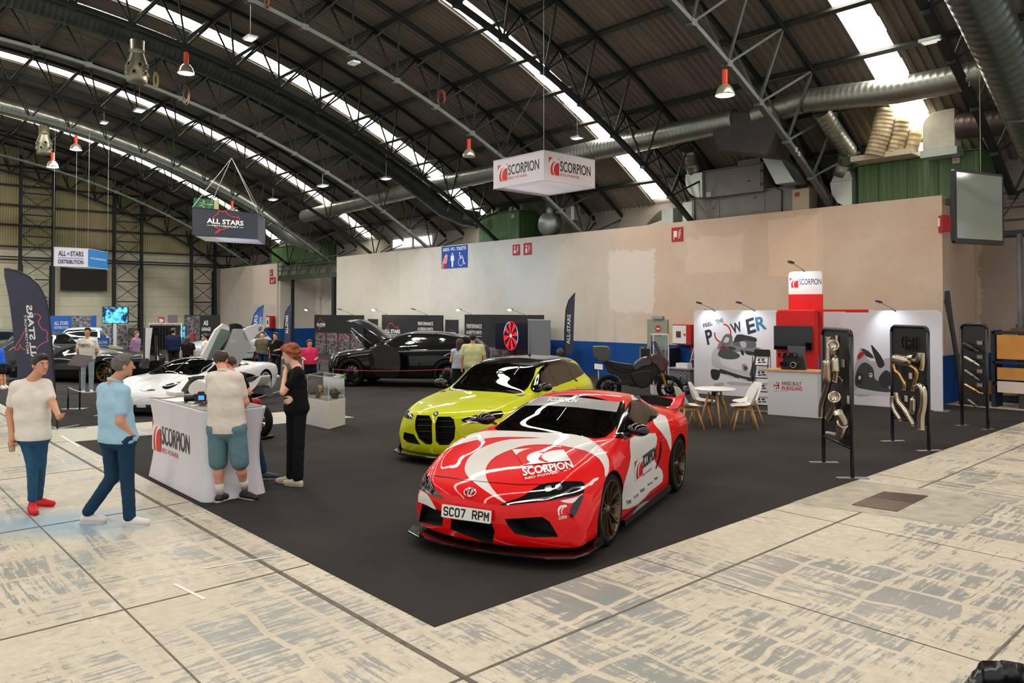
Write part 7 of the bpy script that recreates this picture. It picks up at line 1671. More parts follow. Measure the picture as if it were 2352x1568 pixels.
slab(lam,'door_window',Lp,z3([(672,338),(690,290),(745,170),(775,110),(840,128),(835,160),(740,300),(700,340)]),.02,mat('grey_green_glass',(110,130,122),rough=.06,spec=.8),.052,d_)
slab(lam,'door_hinge',Lp,z3([(845,95),(900,72),(945,92),(930,125),(872,112),(800,300),(780,250)]),.06,M_gloss,-.04,d_,2)
Rp=Wallplane((lam.M@V((1,-1.0,0))).to_2d(),(lam.M@V((-1,-1.0,0))).to_2d())
d2_=slab(lam,'door',Rp,z3([(215,400),(222,104),(300,108),(318,150),(322,360),(300,395),(225,405)]),.07,M_gloss);slab(lam,'door_skin',Rp,z3([(214,400),(218,104),(262,104),(250,200),(232,400)]),.03,P_pearl,.071,d2_);slab(lam,'door_handle',Rp,z3([(292,160),(300,160),(304,345),(296,345)]),.03,M_chrome,.071,d2_)
slab(lam,'door_mirror',Rp,z3([(176,372),(206,330),(222,338),(222,395),(180,400)]),.1,mat('striped_mirror',(60,54,56),rough=.3),.05,d2_,2)
# ------------------------------------------------ the black off-roader with its bonnet up
P_blk=mat('paint_black',(7,7,8),rough=0.35,coat=.8,spec=.1)
TU=[(2.45,.30,.80,(.90,.5),(.82,.7),(.6,.82),(.3,.86),.88,.22),(2.3,.24,.9,(.96,.55),(.90,.8),(.68,.93),(.36,.96),.98,.2),(1.9,.24,.94,(1.0,.62),(.95,.9),(.74,1.02),(.4,1.03),1.05,.05),(1.5,.25,.96,(1.01,.66),(.96,.95),(.78,1.07),(.42,1.08),1.1,0),(1.0,.25,.95,(.99,.64),(.95,.98),(.82,1.11),(.5,1.13),1.15,0),(.8,.25,.94,(.98,.64),(.95,1.0),(.84,1.13),(.66,1.18),1.2,0),(.2,.25,.94,(.97,.64),(.95,1.02),(.84,1.16),(.62,1.50),1.54,0),(-.4,.25,.95,(.98,.66),(.95,1.05),(.82,1.19),(.60,1.58),1.64,0),(-1.1,.26,.96,(1.0,.68),(.97,1.08),(.82,1.22),(.58,1.55),1.62,0),(-1.5,.27,.97,(1.02,.7),(.98,1.09),(.80,1.23),(.56,1.48),1.56,0),(-2.1,.30,.94,(.98,.7),(.94,1.05),(.76,1.22),(.52,1.36),1.44,-.05),(-2.5,.40,.86,(.92,.7),(.88,.95),(.7,1.05),(.45,1.1),1.12,-.14)]
P2=lambda a,c:(V(a)+V(c))/2
hu=radians(-142.5);lu=V((-sin(hu),cos(hu),0));uc=P2(onG(812,887),onG(1024,892))-lu*.9
uru=Car('off_road_car','glossy black off-roader with raised bonnet behind the red rope','car',tuple(uc),hu,TU,[(1.48,.86,.42),(-1.48,.86,.42)],P_blk,nx=90)
SU=[(.55,1.16),(-.3,1.2),(-1.3,1.25),(-1.75,1.3),(-1.5,1.42),(-1.0,1.5),(-.3,1.54),(.1,1.46),(.35,1.32)]
uru.cut([],[])
for kd in('left','right'):uru.patch('side_window',[grow(SU,1.0)],kd,mat('smoked_glass',(24,27,28),rough=.03,spec=1.0,coat=1.0),.004)
uru.patch('windscreen',[[(.74,-.6),(.8,0),(.74,.6),(.2,.56),(.15,0),(.2,-.56)]],'top',MATS['smoked_glass'],.004);uru.patch('door_gap',[[(-.28,.3),(-.25,.3),(-.18,1.55),(-.22,1.55)]],'left',M_frit,.004,smooth=0)
for x_ in(1.48,-1.48):
 for sy in(1,-1):wheel(uru,x_,sy*.87,.42,sy,M_rimk,12,.3,.33,'thin',caliper=mat('lime_caliper',(60,190,30),rough=.4))
z4=lambda l:zz(l,740,720,3.953)
Up=Wallplane((uru.M@V((1,.62,0))).to_2d(),(uru.M@V((-1,.62,0))).to_2d())
b=MB();prof_=[Up.uv(*q)for q in z4([(198,82),(215,72),(290,75),(360,110),(440,165),(540,245),(470,285),(400,335),(330,230),(270,165),(205,115)])]
b.prism(prof_,-.02,.02,uru.Mi@Up.M);b.prism(prof_,-1.26,-1.22,uru.Mi@Up.M)
top=prof_[:6];M_=uru.Mi@Up.M;b.grid([[M_@V((x,z+(.05 if 0<k<4 else 0),-1.22*k/4))for x,z in top]for k in range(5)]);b.build('bonnet',P_blk,uru.t)
for l in([(270,130),(450,275)],[(265,150),(405,330)]):q0,q1=[uru.Mi@Up.L3(*Up.uv(*q),.03)for q in z4(l)];b=MB();b.cyl(q0,q1,.02,n=8);b.build('bonnet_strut',M_chrome,uru.t)
dp=Wallplane((uru.M@V((1,1.3,0))).to_2d(),(uru.M@V((-1,1.3,0))).to_2d())
slab(uru,'door',dp,z4([(440,345),(560,275),(620,300),(690,345),(715,430),(700,560),(600,575),(500,560),(440,470)]),.08,P_blk,0,None,2);mirrors(uru,.62,1.0,1.15,P_blk,1.3)
slab(uru,'headlight',Wallplane((uru.M@V((2.2,.9,0))).to_2d(),(uru.M@V((1.2,.95,0))).to_2d()),z4([(120,405),(150,375),(165,380),(150,405),(110,425)]),.01,M_ledw)
# ------------------------------------------------ cars further left, half hidden
def simple_car(label,loc,h,paint,k=1.0,low=False,glass=None):
 T_=TLm if low else[tuple((v*k if not isinstance(v,tuple)else(v[0]*k,v[1]*k))for v in row)for row in TM]
 c=Car('parked_car',label,'car',loc,h,T_,[(1.4*k,.8*k,.34*k),(-1.4*k,.8*k,.34*k)],paint,nx=60)
 c.cut([],[]);gm=MATS['smoked_glass']
 if low:W_,S_=WL,SL
 else:W_,S_=[(a*k,b_*k)for a,b_ in WM],[(a*k,b_*k)for a,b_ in SM]
 c.patch('windscreen',[W_],'top',gm,.006,cell=.1,jump=.4)
 for kd in('left','right'):c.patch('side_window',[S_],kd,gm,.006,cell=.1,jump=.4)
 for x_ in(1.4*k,-1.4*k):
  for sy in(1,-1):wheel(c,x_,sy*.83*k,.34*k,sy,mat('gold_rim',(110,92,40),rough=.3,metal=.8)if low else M_rimk,8,.25,.27,'thin')
 return c
def P3_(px,py):p=onG(px,py);return(p.x,p.y,0)
c1=simple_car('low black sports car with gold wheels behind the man in the lettered shirt',tuple(onG(240,880)+V((-.80,-.60,0))*1.35-V((.60,-.80,0))*.86),radians(-143),P_blk,1.0,True)
c1p=Wallplane((c1 .M@V((1,.6,0))).to_2d(),(c1 .M@V((-1,.6,0))).to_2d())
slab(c1,'bonnet',c1p,zz([(500,395),(560,350),(700,300),(720,310),(640,370),(560,400)],0,720,4.073),.04,P_blk)
slab(c1,'engine_cover',c1p,zz([(1015,300),(1040,292),(1160,325),(1150,335),(1030,325)],0,720,4.073),.04,mat('cream_cover',(170,166,130),rough=.4))
simple_car('white hatchback in front of the blue backdrop at the left',(-37.6,8.6,0),radians(-20),carpaint('paint_pale',(176,182,182)),1.05)
simple_car('dark grey estate car partly hidden by the indigo feather flag',(-33.4,6.5,0),radians(150),carpaint('paint_grey',(58,64,66)),1.02)
simple_car('dark green grey car with open bonnet at the left edge',(-38.6,4.7,0),radians(-60),carpaint('paint_greengrey',(70,82,78)),1.02)
simple_car('white and black car behind the two men near the grey double door',(-33.0,13.2,0),radians(-60),carpaint('paint_pale',(176,182,182)),1.0)
# ================================================================== PEOPLE
class Field:
 "smooth union of round cones and ellipsoids, turned into one continuous skin"
 def __init__(s,vox):s.v=vox;s.p=[];s.cuts=[];s.noise=0;s.nf=1
 def cone(s,a,b,ra,rb=None,k=.02):s.p.append(('c',np.array(a,float),np.array(b,float),ra,ra if rb is None else rb,k));return s
 def ell(s,c,r,R=None,k=.02):s.p.append(('e',np.array(c,float),np.array(r,float),np.array(R)if R is not None else np.eye(3),0,k));return s
 def cut(s,p,n):s.cuts.append((np.array(p,float),np.array(n,float)));return s
 def sub(s,c,r):s.cuts.append((np.array(c,float),r));return s
 def build(s,name,m,parent=None,Mi=None):
  v=s.v;lo=np.min([np.minimum(q[1]-np.max(q[3]if q[0]=='c' else q[2]),(q[2]-q[4])if q[0]=='c' else q[1])for q in s.p],0)-3*v;hi=np.max([np.maximum(q[1]+np.max(q[3]if q[0]=='c' else q[2]),(q[2]+q[4])if q[0]=='c' else q[1])for q in s.p],0)+3*v
  n=np.ceil((hi-lo)/v).astype(int)+1;D=np.full(n,.2,np.float32);ax=[lo[i]+v*np.arange(n[i])for i in range(3)]
  for q in s.p:
   pad=q[5]+3*v
   if q[0]=='c':l=np.minimum(q[1]-q[3],q[2]-q[4])-pad;h=np.maximum(q[1]+q[3],q[2]+q[4])+pad
   else:l=q[1]-q[2].max()-pad;h=q[1]+q[2].max()+pad
   i0=np.clip(((l-lo)/v).astype(int),0,n-1);i1=np.clip(((h-lo)/v).astype(int)+2,1,n)
   X,Y,Z=np.meshgrid(*[ax[i][i0[i]:i1[i]]for i in range(3)],indexing='ij');P=np.stack([X,Y,Z],-1)
   if q[0]=='c':
    ba=q[2]-q[1];L=ba@ba+1e-9;t=np.clip(((P-q[1])@ba)/L,0,1);d=np.linalg.norm(P-q[1]-t[...,None]*ba,axis=-1)-(q[3]+(q[4]-q[3])*t)
   else:
    w=(P-q[1])@q[3];e=np.linalg.norm(w/q[2],axis=-1);g=np.linalg.norm(w/q[2]**2,axis=-1)+1e-9;d=e*(e-1)/g
   sl=tuple(slice(i0[i],i1[i])for i in range(3));a=D[sl];k=q[5];h_=np.clip(.5+.5*(a-d)/k,0,1);D[sl]=a*(1-h_)+d*h_-k*h_*(1-h_)
  X,Y,Z=np.meshgrid(*ax,indexing='ij')
  if s.nf>1:D+=s.noise*np.sin(X*150+3*np.sin(Z*60))*np.sin(Y*140+3*np.sin(X*50))+s.noise*.6*np.sin(Z*95+X*60)
  elif s.noise:D+=s.noise*np.sin(X*37+2.5*np.sin(Z*17+Y*6))*np.sin(Z*31+2*np.sin(Y*23+X*9))+s.noise*.6*np.sin(Y*61+Z*22)*np.sin(Z*57-X*35)
  for c,r in s.cuts:
   if np.ndim(r):D=np.maximum(D,(X-c[0])*r[0]+(Y-c[1])*r[1]+(Z-c[2])*r[2])
   else:D=np.maximum(D,r-np.sqrt((X-c[0])**2+(Y-c[1])**2+(Z-c[2])**2))
  S=D<0;acc=np.zeros(tuple(n-1)+(3,));cnt=np.zeros(tuple(n-1));cs=[slice(None,-1),slice(1,None)]
  for a in range(3):
   o=[b for b in range(3)if b!=a]
   for e0 in(0,1):
    for e1 in(0,1):
     i=[None]*3;j=[None]*3;i[a]=cs[0];j[a]=cs[1];i[o[0]]=j[o[0]]=cs[e0];i[o[1]]=j[o[1]]=cs[e1]
     A=D[tuple(i)];B=D[tuple(j)];m_=(A<0)!=(B<0);t=np.where(m_,A/np.where(m_,A-B,1),0);acc[...,a]+=t;acc[...,o[0]]+=e0*m_;acc[...,o[1]]+=e1*m_;cnt+=m_
  act=cnt>0;idx=np.full(act.shape,-1);idx[act]=np.arange(act.sum());G=np.stack(np.nonzero(act),-1);vs=lo+v*(G+acc[act]/cnt[act][:,None]);fs=[]
  for a in range(3):
   o=[(a+1)%3,(a+2)%3];i=[slice(1,-1)]*3;j=[slice(1,-1)]*3;i[a]=slice(0,-1);j[a]=slice(1,None);m_=S[tuple(i)]!=S[tuple(j)];C=np.stack(np.nonzero(m_),-1)+1;C[:,a]-=1;ins=S[tuple(C.T)]
   def g(d0,d1):c=C.copy();c[:,o[0]]+=d0;c[:,o[1]]+=d1;return idx[tuple(c.T)]
   Q=np.stack([g(-1,-1),g(0,-1),g(0,0),g(-1,0)],-1);Q[~ins]=Q[~ins][:,::-1];fs.append(Q)
  F=np.concatenate(fs);F=F[(F>=0).all(1)];me=bpy.data.meshes.new(name);me.vertices.add(len(vs))
  if parent is not None:vs=vs-np.array(parent.location)
  me.vertices.foreach_set('co',vs.ravel());me.loops.add(F.size);me.loops.foreach_set('vertex_index',F.ravel());me.polygons.add(len(F));me.polygons.foreach_set('loop_start',np.arange(0,F.size,4));me.polygons.foreach_set('loop_total',np.full(len(F),4));me.polygons.foreach_set('use_smooth',np.ones(len(F),bool));me.update(calc_edges=True);me.validate()
  me.materials.append(m);o=bpy.data.objects.new(name,me);COL.objects.link(o)
  if parent is not None:o.parent=parent
  return o
def cloth(name,c,rough=.85,wr=.25):return mat(name,c,rough=rough,spec=.2,noise=.08,nscale=9,bump=wr,bscale=22)
SK={k:mat('skin_'+k,c,rough=.5,spec=.3)for k,c in dict(tan=(204,148,116),pale=(228,180,154),ruddy=(220,156,132)).items()}
NV=lambda*a:np.array(a,float)
def un(a):return a/(np.linalg.norm(a)+1e-9)
def person(label,J,foot,skin,hair,top,bottom,shoes=None,yaw=0.,tilt=0.,vox=.008,kind='tee',near=True,girth=1.,legs='long',hstyle='short',dz={},extra=None,grp=None,hw=1.0):
 """J: joints in the photo's frame; dz: depth offsets (m, + = farther); yaw: facing, degrees from straight towards the viewer, + = to the viewer's right"""
 D0=depth(onG(*foot));q=D0/F_PX
 def W(k):x,y=J[k];return np.array(onD(x,y,D0+dz.get(k,0)))
 t=thing('person',label,'person',tuple(onG(*foot)),0,grp)
 f0=-fw.copy();f0[2]=0;f0=un(f0);r0=rt
 F=un(f0*cos(radians(yaw))+r0*sin(radians(yaw)));F=un(F+NV(0,0,-sin(radians(tilt))));R_=un(np.cross(F,NV(0,0,1)));U=np.cross(R_,F);H=W('head');hs=.098*hw
 RM=np.stack([R_,F,U],1)
 def hp(x,y,z):return H+(R_*x+F*y+U*z)*hs
 nk=W('neck');sl,sr,hl,hr=W('sl'),W('sr'),W('hl'),W('hr');g_=girth
 def torso(fd,e,k=.05):
  c1=(sl+sr)/2;ch=NV(0,0,-.13);pel=(hl+hr)/2;cw=(sl-sr)*.26;dn=pel-c1
  fd.cone(c1+(sl-c1)*.86,c1+(sr-c1)*.86,.055*g_+e,None,k).cone(c1+dn*.26+cw*1.0,c1+dn*.26-cw*1.0,.098*g_+e,None,k).cone(c1+dn*.6+cw*.75,c1+dn*.6-cw*.75,.098*g_+e,None,k).cone(pel+(hl-pel)*.8,pel+(hr-pel)*.8,.099*g_+e,None,k)
  for sd in(1,-1):fd.cone(c1+dn*.24+cw*.95*sd,pel+(hl-pel)*.85*sd,.088*g_+e,.098*g_+e,k).cone(nk*.75+c1*.25,c1+cw*1.5*sd,.045,.045*g_+e,.04)
  fd.cone(c1+dn*.1,c1+dn*.9,.09*g_+e,.10*g_+e,k)
 b=Field(vox);torso(b,0);b.cone(nk-(nk-(sl+sr)/2)*.3,H-U*.05,.058,.052,.03)
 b.ell(hp(0,-.1,.22),NV(.80,.98,.92)*hs,RM,.01).ell(hp(0,.22,-.42),NV(.60,.66,.72)*hs,RM,.02)
 if near or 1:b.cone(hp(0,.92,.05),hp(0,1.08,-.25),.10*hs,.16*hs,.012).cone(hp(-.3,.84,.22),hp(.3,.84,.22),.10*hs,None,.015).cone(hp(-.14,.80,-.60),hp(.14,.80,-.60),.10*hs,None,.01).ell(hp(0,.68,-.92),NV(.25,.2,.2)*hs,RM,.02)
 for sx in(-1,1):b.ell(hp(sx*.80,-.05,-.05),NV(.10,.2,.3)*hs,RM,.006)
 def hand(a,w,dirn,pn,curl=.5):
  "palm + four fingers + thumb; dirn = along the hand, pn = palm normal"
  d=un(dirn);s_=un(np.cross(d,pn));n_=np.cross(s_,d);b.cone(w,w+d*.035,.024,.03,.02);b.cone(w+d*.035-s_*.02,w+d*.075-s_*.024,.016,.013,.012).cone(w+d*.035+s_*.02,w+d*.075+s_*.024,.016,.013,.012).cone(w+d*.04,w+d*.08,.016,.014,.012)
  for i,(o_,L)in enumerate(((-.030,.062),(-.010,.072),(.010,.07),(.029,.055))):
   p0=w+d*.082+s_*o_;c_=curl*(1+.12*i);p1=p0+un(d*cos(c_)+n_*sin(c_))*L*.5;p2=p1+un(d*cos(c_*2.2)+n_*sin(c_*2.2))*L*.5;b.cone(p0,p1,.0088,.0082,.004).cone(p1,p2,.0082,.007,.004)
  p0=w+d*.03-s_*.03;p1=p0+un(d*.7-s_*.6+n_*.3)*.038;b.cone(p0,p1,.012,.010,.008).cone(p1,p1+un(d*.8+n_*.6)*.03,.010,.008,.004)
 for s_,S0 in(('l',sl),('r',sr)):
  if 'e'+s_ in J:
   e,w=W('e'+s_),W('w'+s_);b.cone(S0,e,.050*g_,.040*g_,.03).cone(e,w,.040*g_,.027,.02)
   if vox<=.009:hand(e,w,(W('h_'+s_)-w)if 'h_'+s_ in J else(w-e),-r0*.4+F*.8 if s_=='l' else r0*.4+F*.8,.75 if 'grip' in(extra or '')else.45)
   else:b.cone(w,w+un(w-e)*.10,.026,.022,.02)
  hp_,kn,an=(hl if s_=='l' else hr),W('k'+s_),W('a'+s_)
  b.cone(hp_,kn,.078*g_,.052*g_,.03).cone(kn,kn*.7+an*.3,.046*g_,.05*g_,.02).cone(kn*.7+an*.3,an,.049*g_,.032,.02)
 b.build('body',skin,t)
 c=Field(vox);c.noise=.0011;torso(c,.014)
 for s_,S0 in(('l',sl),('r',sr)):
  if 'e'+s_ in J:e=W('e'+s_);k_={'tee':.62,'polo':.66,'long':1.0,'tank':0}[kind];c.cone(S0,S0+(e-S0)*k_,.062*g_,.056*g_ if k_<1 else.05,.03)
  if kind=='long' and 'e'+s_ in J:c.cone(e,W('w'+s_),.05,.038,.02)
 pel=(hl+hr)/2;c.cone(pel-NV(0,0,.0),pel-NV(0,0,.03),.130*g_,.130*g_,.04);c.cut(pel-NV(0,0,.045),NV(0,0,-1));c.sub(nk+NV(0,0,.075)+un(nk-(sl+sr)/2)*.01+F*.02,.068)
 o=c.build({'tee':'t_shirt','polo':'polo_shirt','long':'shirt','tank':'tank_top'}[kind],top,t)
 if kind in('polo','long'):bb=MB();L0=V(t.location);nc=nk*.6+(sl+sr)*.2;bb.tube([V(nc)+V(R_)*.072*cos(a)+V((F[0],F[1],0))*(.066*sin(a)+.01)+V((0,0,.03-.02*sin(a)))-L0 for a in np.linspace(0,2*pi,21)[:-1]],.016,8,closed=True);bb.build('collar',top,t)
 c=Field(vox);c.noise=.0018;c.cone(pel+(hl-pel)*.85,pel+(hr-pel)*.85,.121*g_,None,.04).cone(pel+NV(0,0,.05),pel,.10*g_,.11*g_,.04)
 wide={'long':(.088,.066,.058),'slim':(.082,.064,.045),'wide':(.088,.072,.072),'shorts':(.098,.088,0),'skirt':(.1,.1,0)}[legs]
 for s_,hp_ in(('l',hl),('r',hr)):
  kn,an=W('k'+s_),W('a'+s_)
  if legs in('shorts','skirt'):kk=hp_+(kn-hp_)*(.92 if legs=='shorts' else.7);c.cone(hp_,kk,wide[0]*g_,wide[1]*g_,.02)
  else:c.cone(hp_,kn,wide[0]*g_*.97,wide[1]*g_,.02).cone(kn,an+(kn-an)*.06,wide[1]*g_,wide[2]*g_,.02)
 c.cut(pel+NV(0,0,.09),NV(0,0,1));c.build({'shorts':'shorts','skirt':'skirt'}.get(legs,'trousers'),bottom,t)
 if hstyle:
  c=Field(max(.006,vox*.9));c.noise={'curly':.009,'short':.0035,'long':.005,'bald':.003,'crop':.001}[hstyle];c.nf=3;th={'curly':.32,'short':.06,'long':.12,'bald':.05,'crop':.05}[hstyle]
  c.ell(hp(0,-.16,.30),(NV(.82,.98,.92)+th)*hs,RM,.01)
  if hstyle=='short':c.ell(hp(0,.3,.9),NV(.64,.66,.46)*hs,RM,.02)
  if hstyle=='curly':
   for a in range(14):c.ell(hp(.85*cos(a*1.3),.75*sin(a*2.1)-.2,.45+.6*sin(a*.9)),NV(.32,.32,.32)*hs,RM,.01)
   c.ell(hp(0,.55,1.0),NV(.55,.5,.38)*hs,RM,.02).ell(hp(0,-.9,-.5),NV(.5,.35,.5)*hs,RM,.02)
  if hstyle=='long':c.cone(hp(0,-.6,0),hp(0,-.9,-3.2),.75*hs,.6*hs,.03).cone(hp(.6,-.3,0),hp(.7,-.3,-2.4),.35*hs,.3*hs,.02).cone(hp(-.6,-.3,0),hp(-.7,-.3,-2.4),.35*hs,.3*hs,.02)
  n1=un(F*.9-U*.75);c.cut(hp(0,.30,.05)if hstyle!='long' else hp(0,.45,.2),n1)
  if hstyle in('short','crop','bald'):c.cut(hp(0,0,-.72),-U*1.0+F*.5)
  if hstyle=='bald':c.sub(hp(.1,-.35,1.35),.62*hs)
  c.build('hair',hair,t)
 if near:
  L0=V(t.location)
  for nm,m_,pts,r_ in(('eyebrow',hair,[(-.5,.90,.28),(-.2,.97,.33)],.05),('eyebrow',hair,[(.5,.90,.28),(.2,.97,.33)],.05),('mouth',mat('lips',(170,96,88),rough=.5),[(-.2,.90,-.58),(0,.93,-.57),(.2,.90,-.58)],.045)):
   bb=MB();bb.tube([V(hp(*p_))-L0 for p_ in pts],r_*hs,6);bb.build(nm,m_,t)
  for sx in(-1,1):
   bb=MB();bb.mat(mat('eye_white',(225,220,214),rough=.2)).ellipsoid(V(hp(sx*.34,.79,.1))-L0,(.105*hs,)*3,None,10,8);bb.mat(M_black).ellipsoid(V(hp(sx*.34,.86,.1))-L0,(.055*hs,)*3,None,8,6);bb.build('eye',None,t)
 if shoes:
  for s_ in 'lr':
   an=W('a'+s_);to=W('t'+s_);d=to-an;zf=min(0.0,0)+max(0.0,min(an[2],to[2]+.02)-.10);he=NV(an[0],an[1],zf+.045);d[2]=0;L_=.235*min(1,hw*1.0);d=un(d);tip=he+d*(L_-.05);tip[2]=max(.035,to[2])if zf>.05 else zf+.035
   c=Field(max(.006,vox*.8));c.cone(he-d*.03,he+d*.07,.044,.042,.02).cone(he+d*.07,tip,.042,.034,.02).cone(he,NV(an[0],an[1],he[2]+.05),.042,.038,.02);dn=un(np.cross(np.cross(d,NV(0,0,1)),tip-he));dn=dn if dn[2]<0 else-dn;bt=he+dn*.032
   c.cut(bt,dn);so=c.build('shoe',shoes[0],t)
   bb=MB();sd=un(np.cross(d,NV(0,0,1)));tt=un(tip-he);P_=[(-.075,0),(-.06,.034),(.0,.038),(.08,.043),(.16,.04),(L_-.045,.022),(L_-.028,0)];P_+=[(x,-y)for x,y in P_[-2:0:-1]]
   bb.prism(P_,-.022,.008,frame(V(bt)-L0 if near else V(bt)-V(t.location),tt,np.cross(dn,tt)*-1 if np.cross(tt,np.cross(dn,tt)*-1)[2]>0 else np.cross(dn,tt)));bb.build('sole',shoes[1],so)
   if legs=='shorts':bb=MB();kn=W('k'+s_);bb.tube([V(an+(kn-an)*.36)-V(t.location),V(an)-V(t.location)],[.056,.042],14);bb.build('sock',shoes[1],t)
 return t,W
K=lambda s:{p.split(':')[0]:tuple(float(v)for v in p.split(':')[1].split(','))for p in s.split()}
C_w=cloth('white_cotton',(226,220,208));C_j=cloth('blue_denim',(44,84,116));C_j2=cloth('dark_denim',(30,58,84));C_b=cloth('black_cotton_shirt',(15,15,17));C_lb=cloth('light_blue_cotton',(158,196,218));C_ivory=cloth('ivory_cotton',(218,208,194));C_sh=cloth('washed_denim',(98,130,138));C_bt=cloth('black_twill',(24,24,27))
H_b=mat('hair_black',(24,19,17),rough=.5,noise=.4,nscale=60);H_g=mat('hair_grey',(98,92,88),rough=.7,noise=.3,nscale=40);H_br=mat('hair_brown',(62,42,30),rough=.6,noise=.3,nscale=40);H_r=mat('hair_ginger',(150,76,32),rough=.6,noise=.35,nscale=40)
S_red=(mat('shoe_red',(208,14,22),rough=.6),mat('shoe_red',(208,14,22)));S_w=(mat('shoe_white',(222,216,210),rough=.5),mat('sole_white',(214,208,200),rough=.6));S_bw=(mat('shoe_black',(34,34,36),rough=.5),S_w[1]);S_c=(mat('shoe_cream',(216,204,178),rough=.6),mat('sole_cream',(200,186,158),rough=.6));S_n=(mat('shoe_navy',(50,62,80),rough=.6),S_w[1])
t,W=person('person in white T-shirt, slim blue jeans and bright red trainers',K('head:93,838 neck:76,868 sr:36,888 sl:106,884 er:22,948 wr:27,1002 h_r:28,1020 el:122,928 wl:134,954 h_l:140,960 hr:60,1000 hl:94,1000 kr:76,1068 ar:74,1150 tr:80,1180 kl:92,1064 al:88,1148 tl:118,1160'),(80,1176),SK['tan'],H_b,C_w,C_j,S_red,yaw=62,kind='tee',legs='slim',dz=dict(sl=.05,sr=-.05,wl=-.2,h_l=-.25,el=-.02,wr=-.08,h_r=-.1,kl=.1,al=.28,tl=.25,tr=-.12),extra='grip')
p=V(W('h_r'))+V((0,0,-.05));b=MB();b.lathe([(0,0),(.028,0),(.038,.1),(.04,.1),(.04,.108),(0,.108)],Matrix.Translation(p-V((0,0,.03)))@Matrix.Rotation(-.35,4,'Y'),20);tag(b.build('paper_cup',mat('kraft_cup',(206,176,146),rough=.6)),'paper coffee cup in the hand of the person with red trainers','cup')
t,W=person('grey haired person striding in a light blue polo shirt',K('head:283,840 neck:263,868 sl:238,894 sr:284,900 er:276,968 wr:300,996 h_r:305,1004 el:236,958 wl:252,996 hl:252,1004 hr:290,1006 kr:292,1092 ar:298,1192 tr:345,1206 kl:258,1096 al:200,1178 tl:226,1206'),(300,1206),SK['tan'],H_g,C_lb,C_j2,S_w,yaw=128,kind='polo',legs='long',girth=1.06,dz=dict(sl=.12,sr=-.1,er=-.16,wr=-.1,h_r=-.02,el=.18,wl=.22,hl=.06,hr=-.06,kl=.05,al=.1,tl=.1))
L0=V(t.location)
t,W=person('person in white polo shirt and denim shorts leaning on the counter',K('head:508,826 neck:514,850 sl:487,869 sr:545,869 er:563,922 wr:556,940 h_r:548,944 el:484,915 wl:492,926 h_l:500,930 hl:500,984 hr:542,984 kl:501,1066 kr:552,1066 al:506,1135 ar:562,1122 tl:520,1152 tr:592,1140'),(528,1152),SK['ruddy'],H_br,C_ivory,C_sh,S_bw,yaw=168,tilt=18,kind='polo',legs='shorts',hstyle='bald',girth=1.2,dz=dict(head=.22,neck=.12,sl=.08,sr=.04,el=.3,wl=.5,h_l=.55,er=.1,wr=.34,h_r=.4,tl=.1,tr=.05,ar=.15,al=0))
person('person with curly ginger hair in a black T-shirt and black jeans, hand at the chin',K('head:667,814 neck:683,840 sl:687,858 sr:672,858 el:650,900 wl:655,856 h_l:657,846 er:662,906 wr:672,914 h_r:664,920 hl:690,936 hr:672,936 kl:686,1022 kr:672,1022 al:684,1098 ar:670,1094 tl:650,1118 tr:646,1106'),(672,1114),SK['pale'],H_r,C_b,C_bt,S_c,yaw=-72,tilt=14,kind='tee',legs='wide',hstyle='curly',dz=dict(sl=-.14,sr=.15,el=-.18,wl=-.08,h_l=-.02,er=.16,wr=-.12,h_r=-.2,hl=-.07,hr=.08,kl=-.06,kr=.1,al=-.06,ar=.12,tr=.12))
person('person in a black shirt and blue jeans partly hidden behind the white polo shirt',K('head:526,838 neck:530,856 sl:552,866 sr:512,868 el:570,900 wl:562,938 h_l:556,940 er:500,900 wr:505,925 hl:568,946 hr:545,946 kl:586,1002 kr:560,1010 al:604,1084 ar:570,1086 tl:610,1102 tr:572,1104'),(600,1100),SK['ruddy'],H_br,C_b,C_j2,S_n,yaw=-20,tilt=20,kind='tee',legs='long',vox=.009,near=False,dz=dict(head=.1,wr=.1))
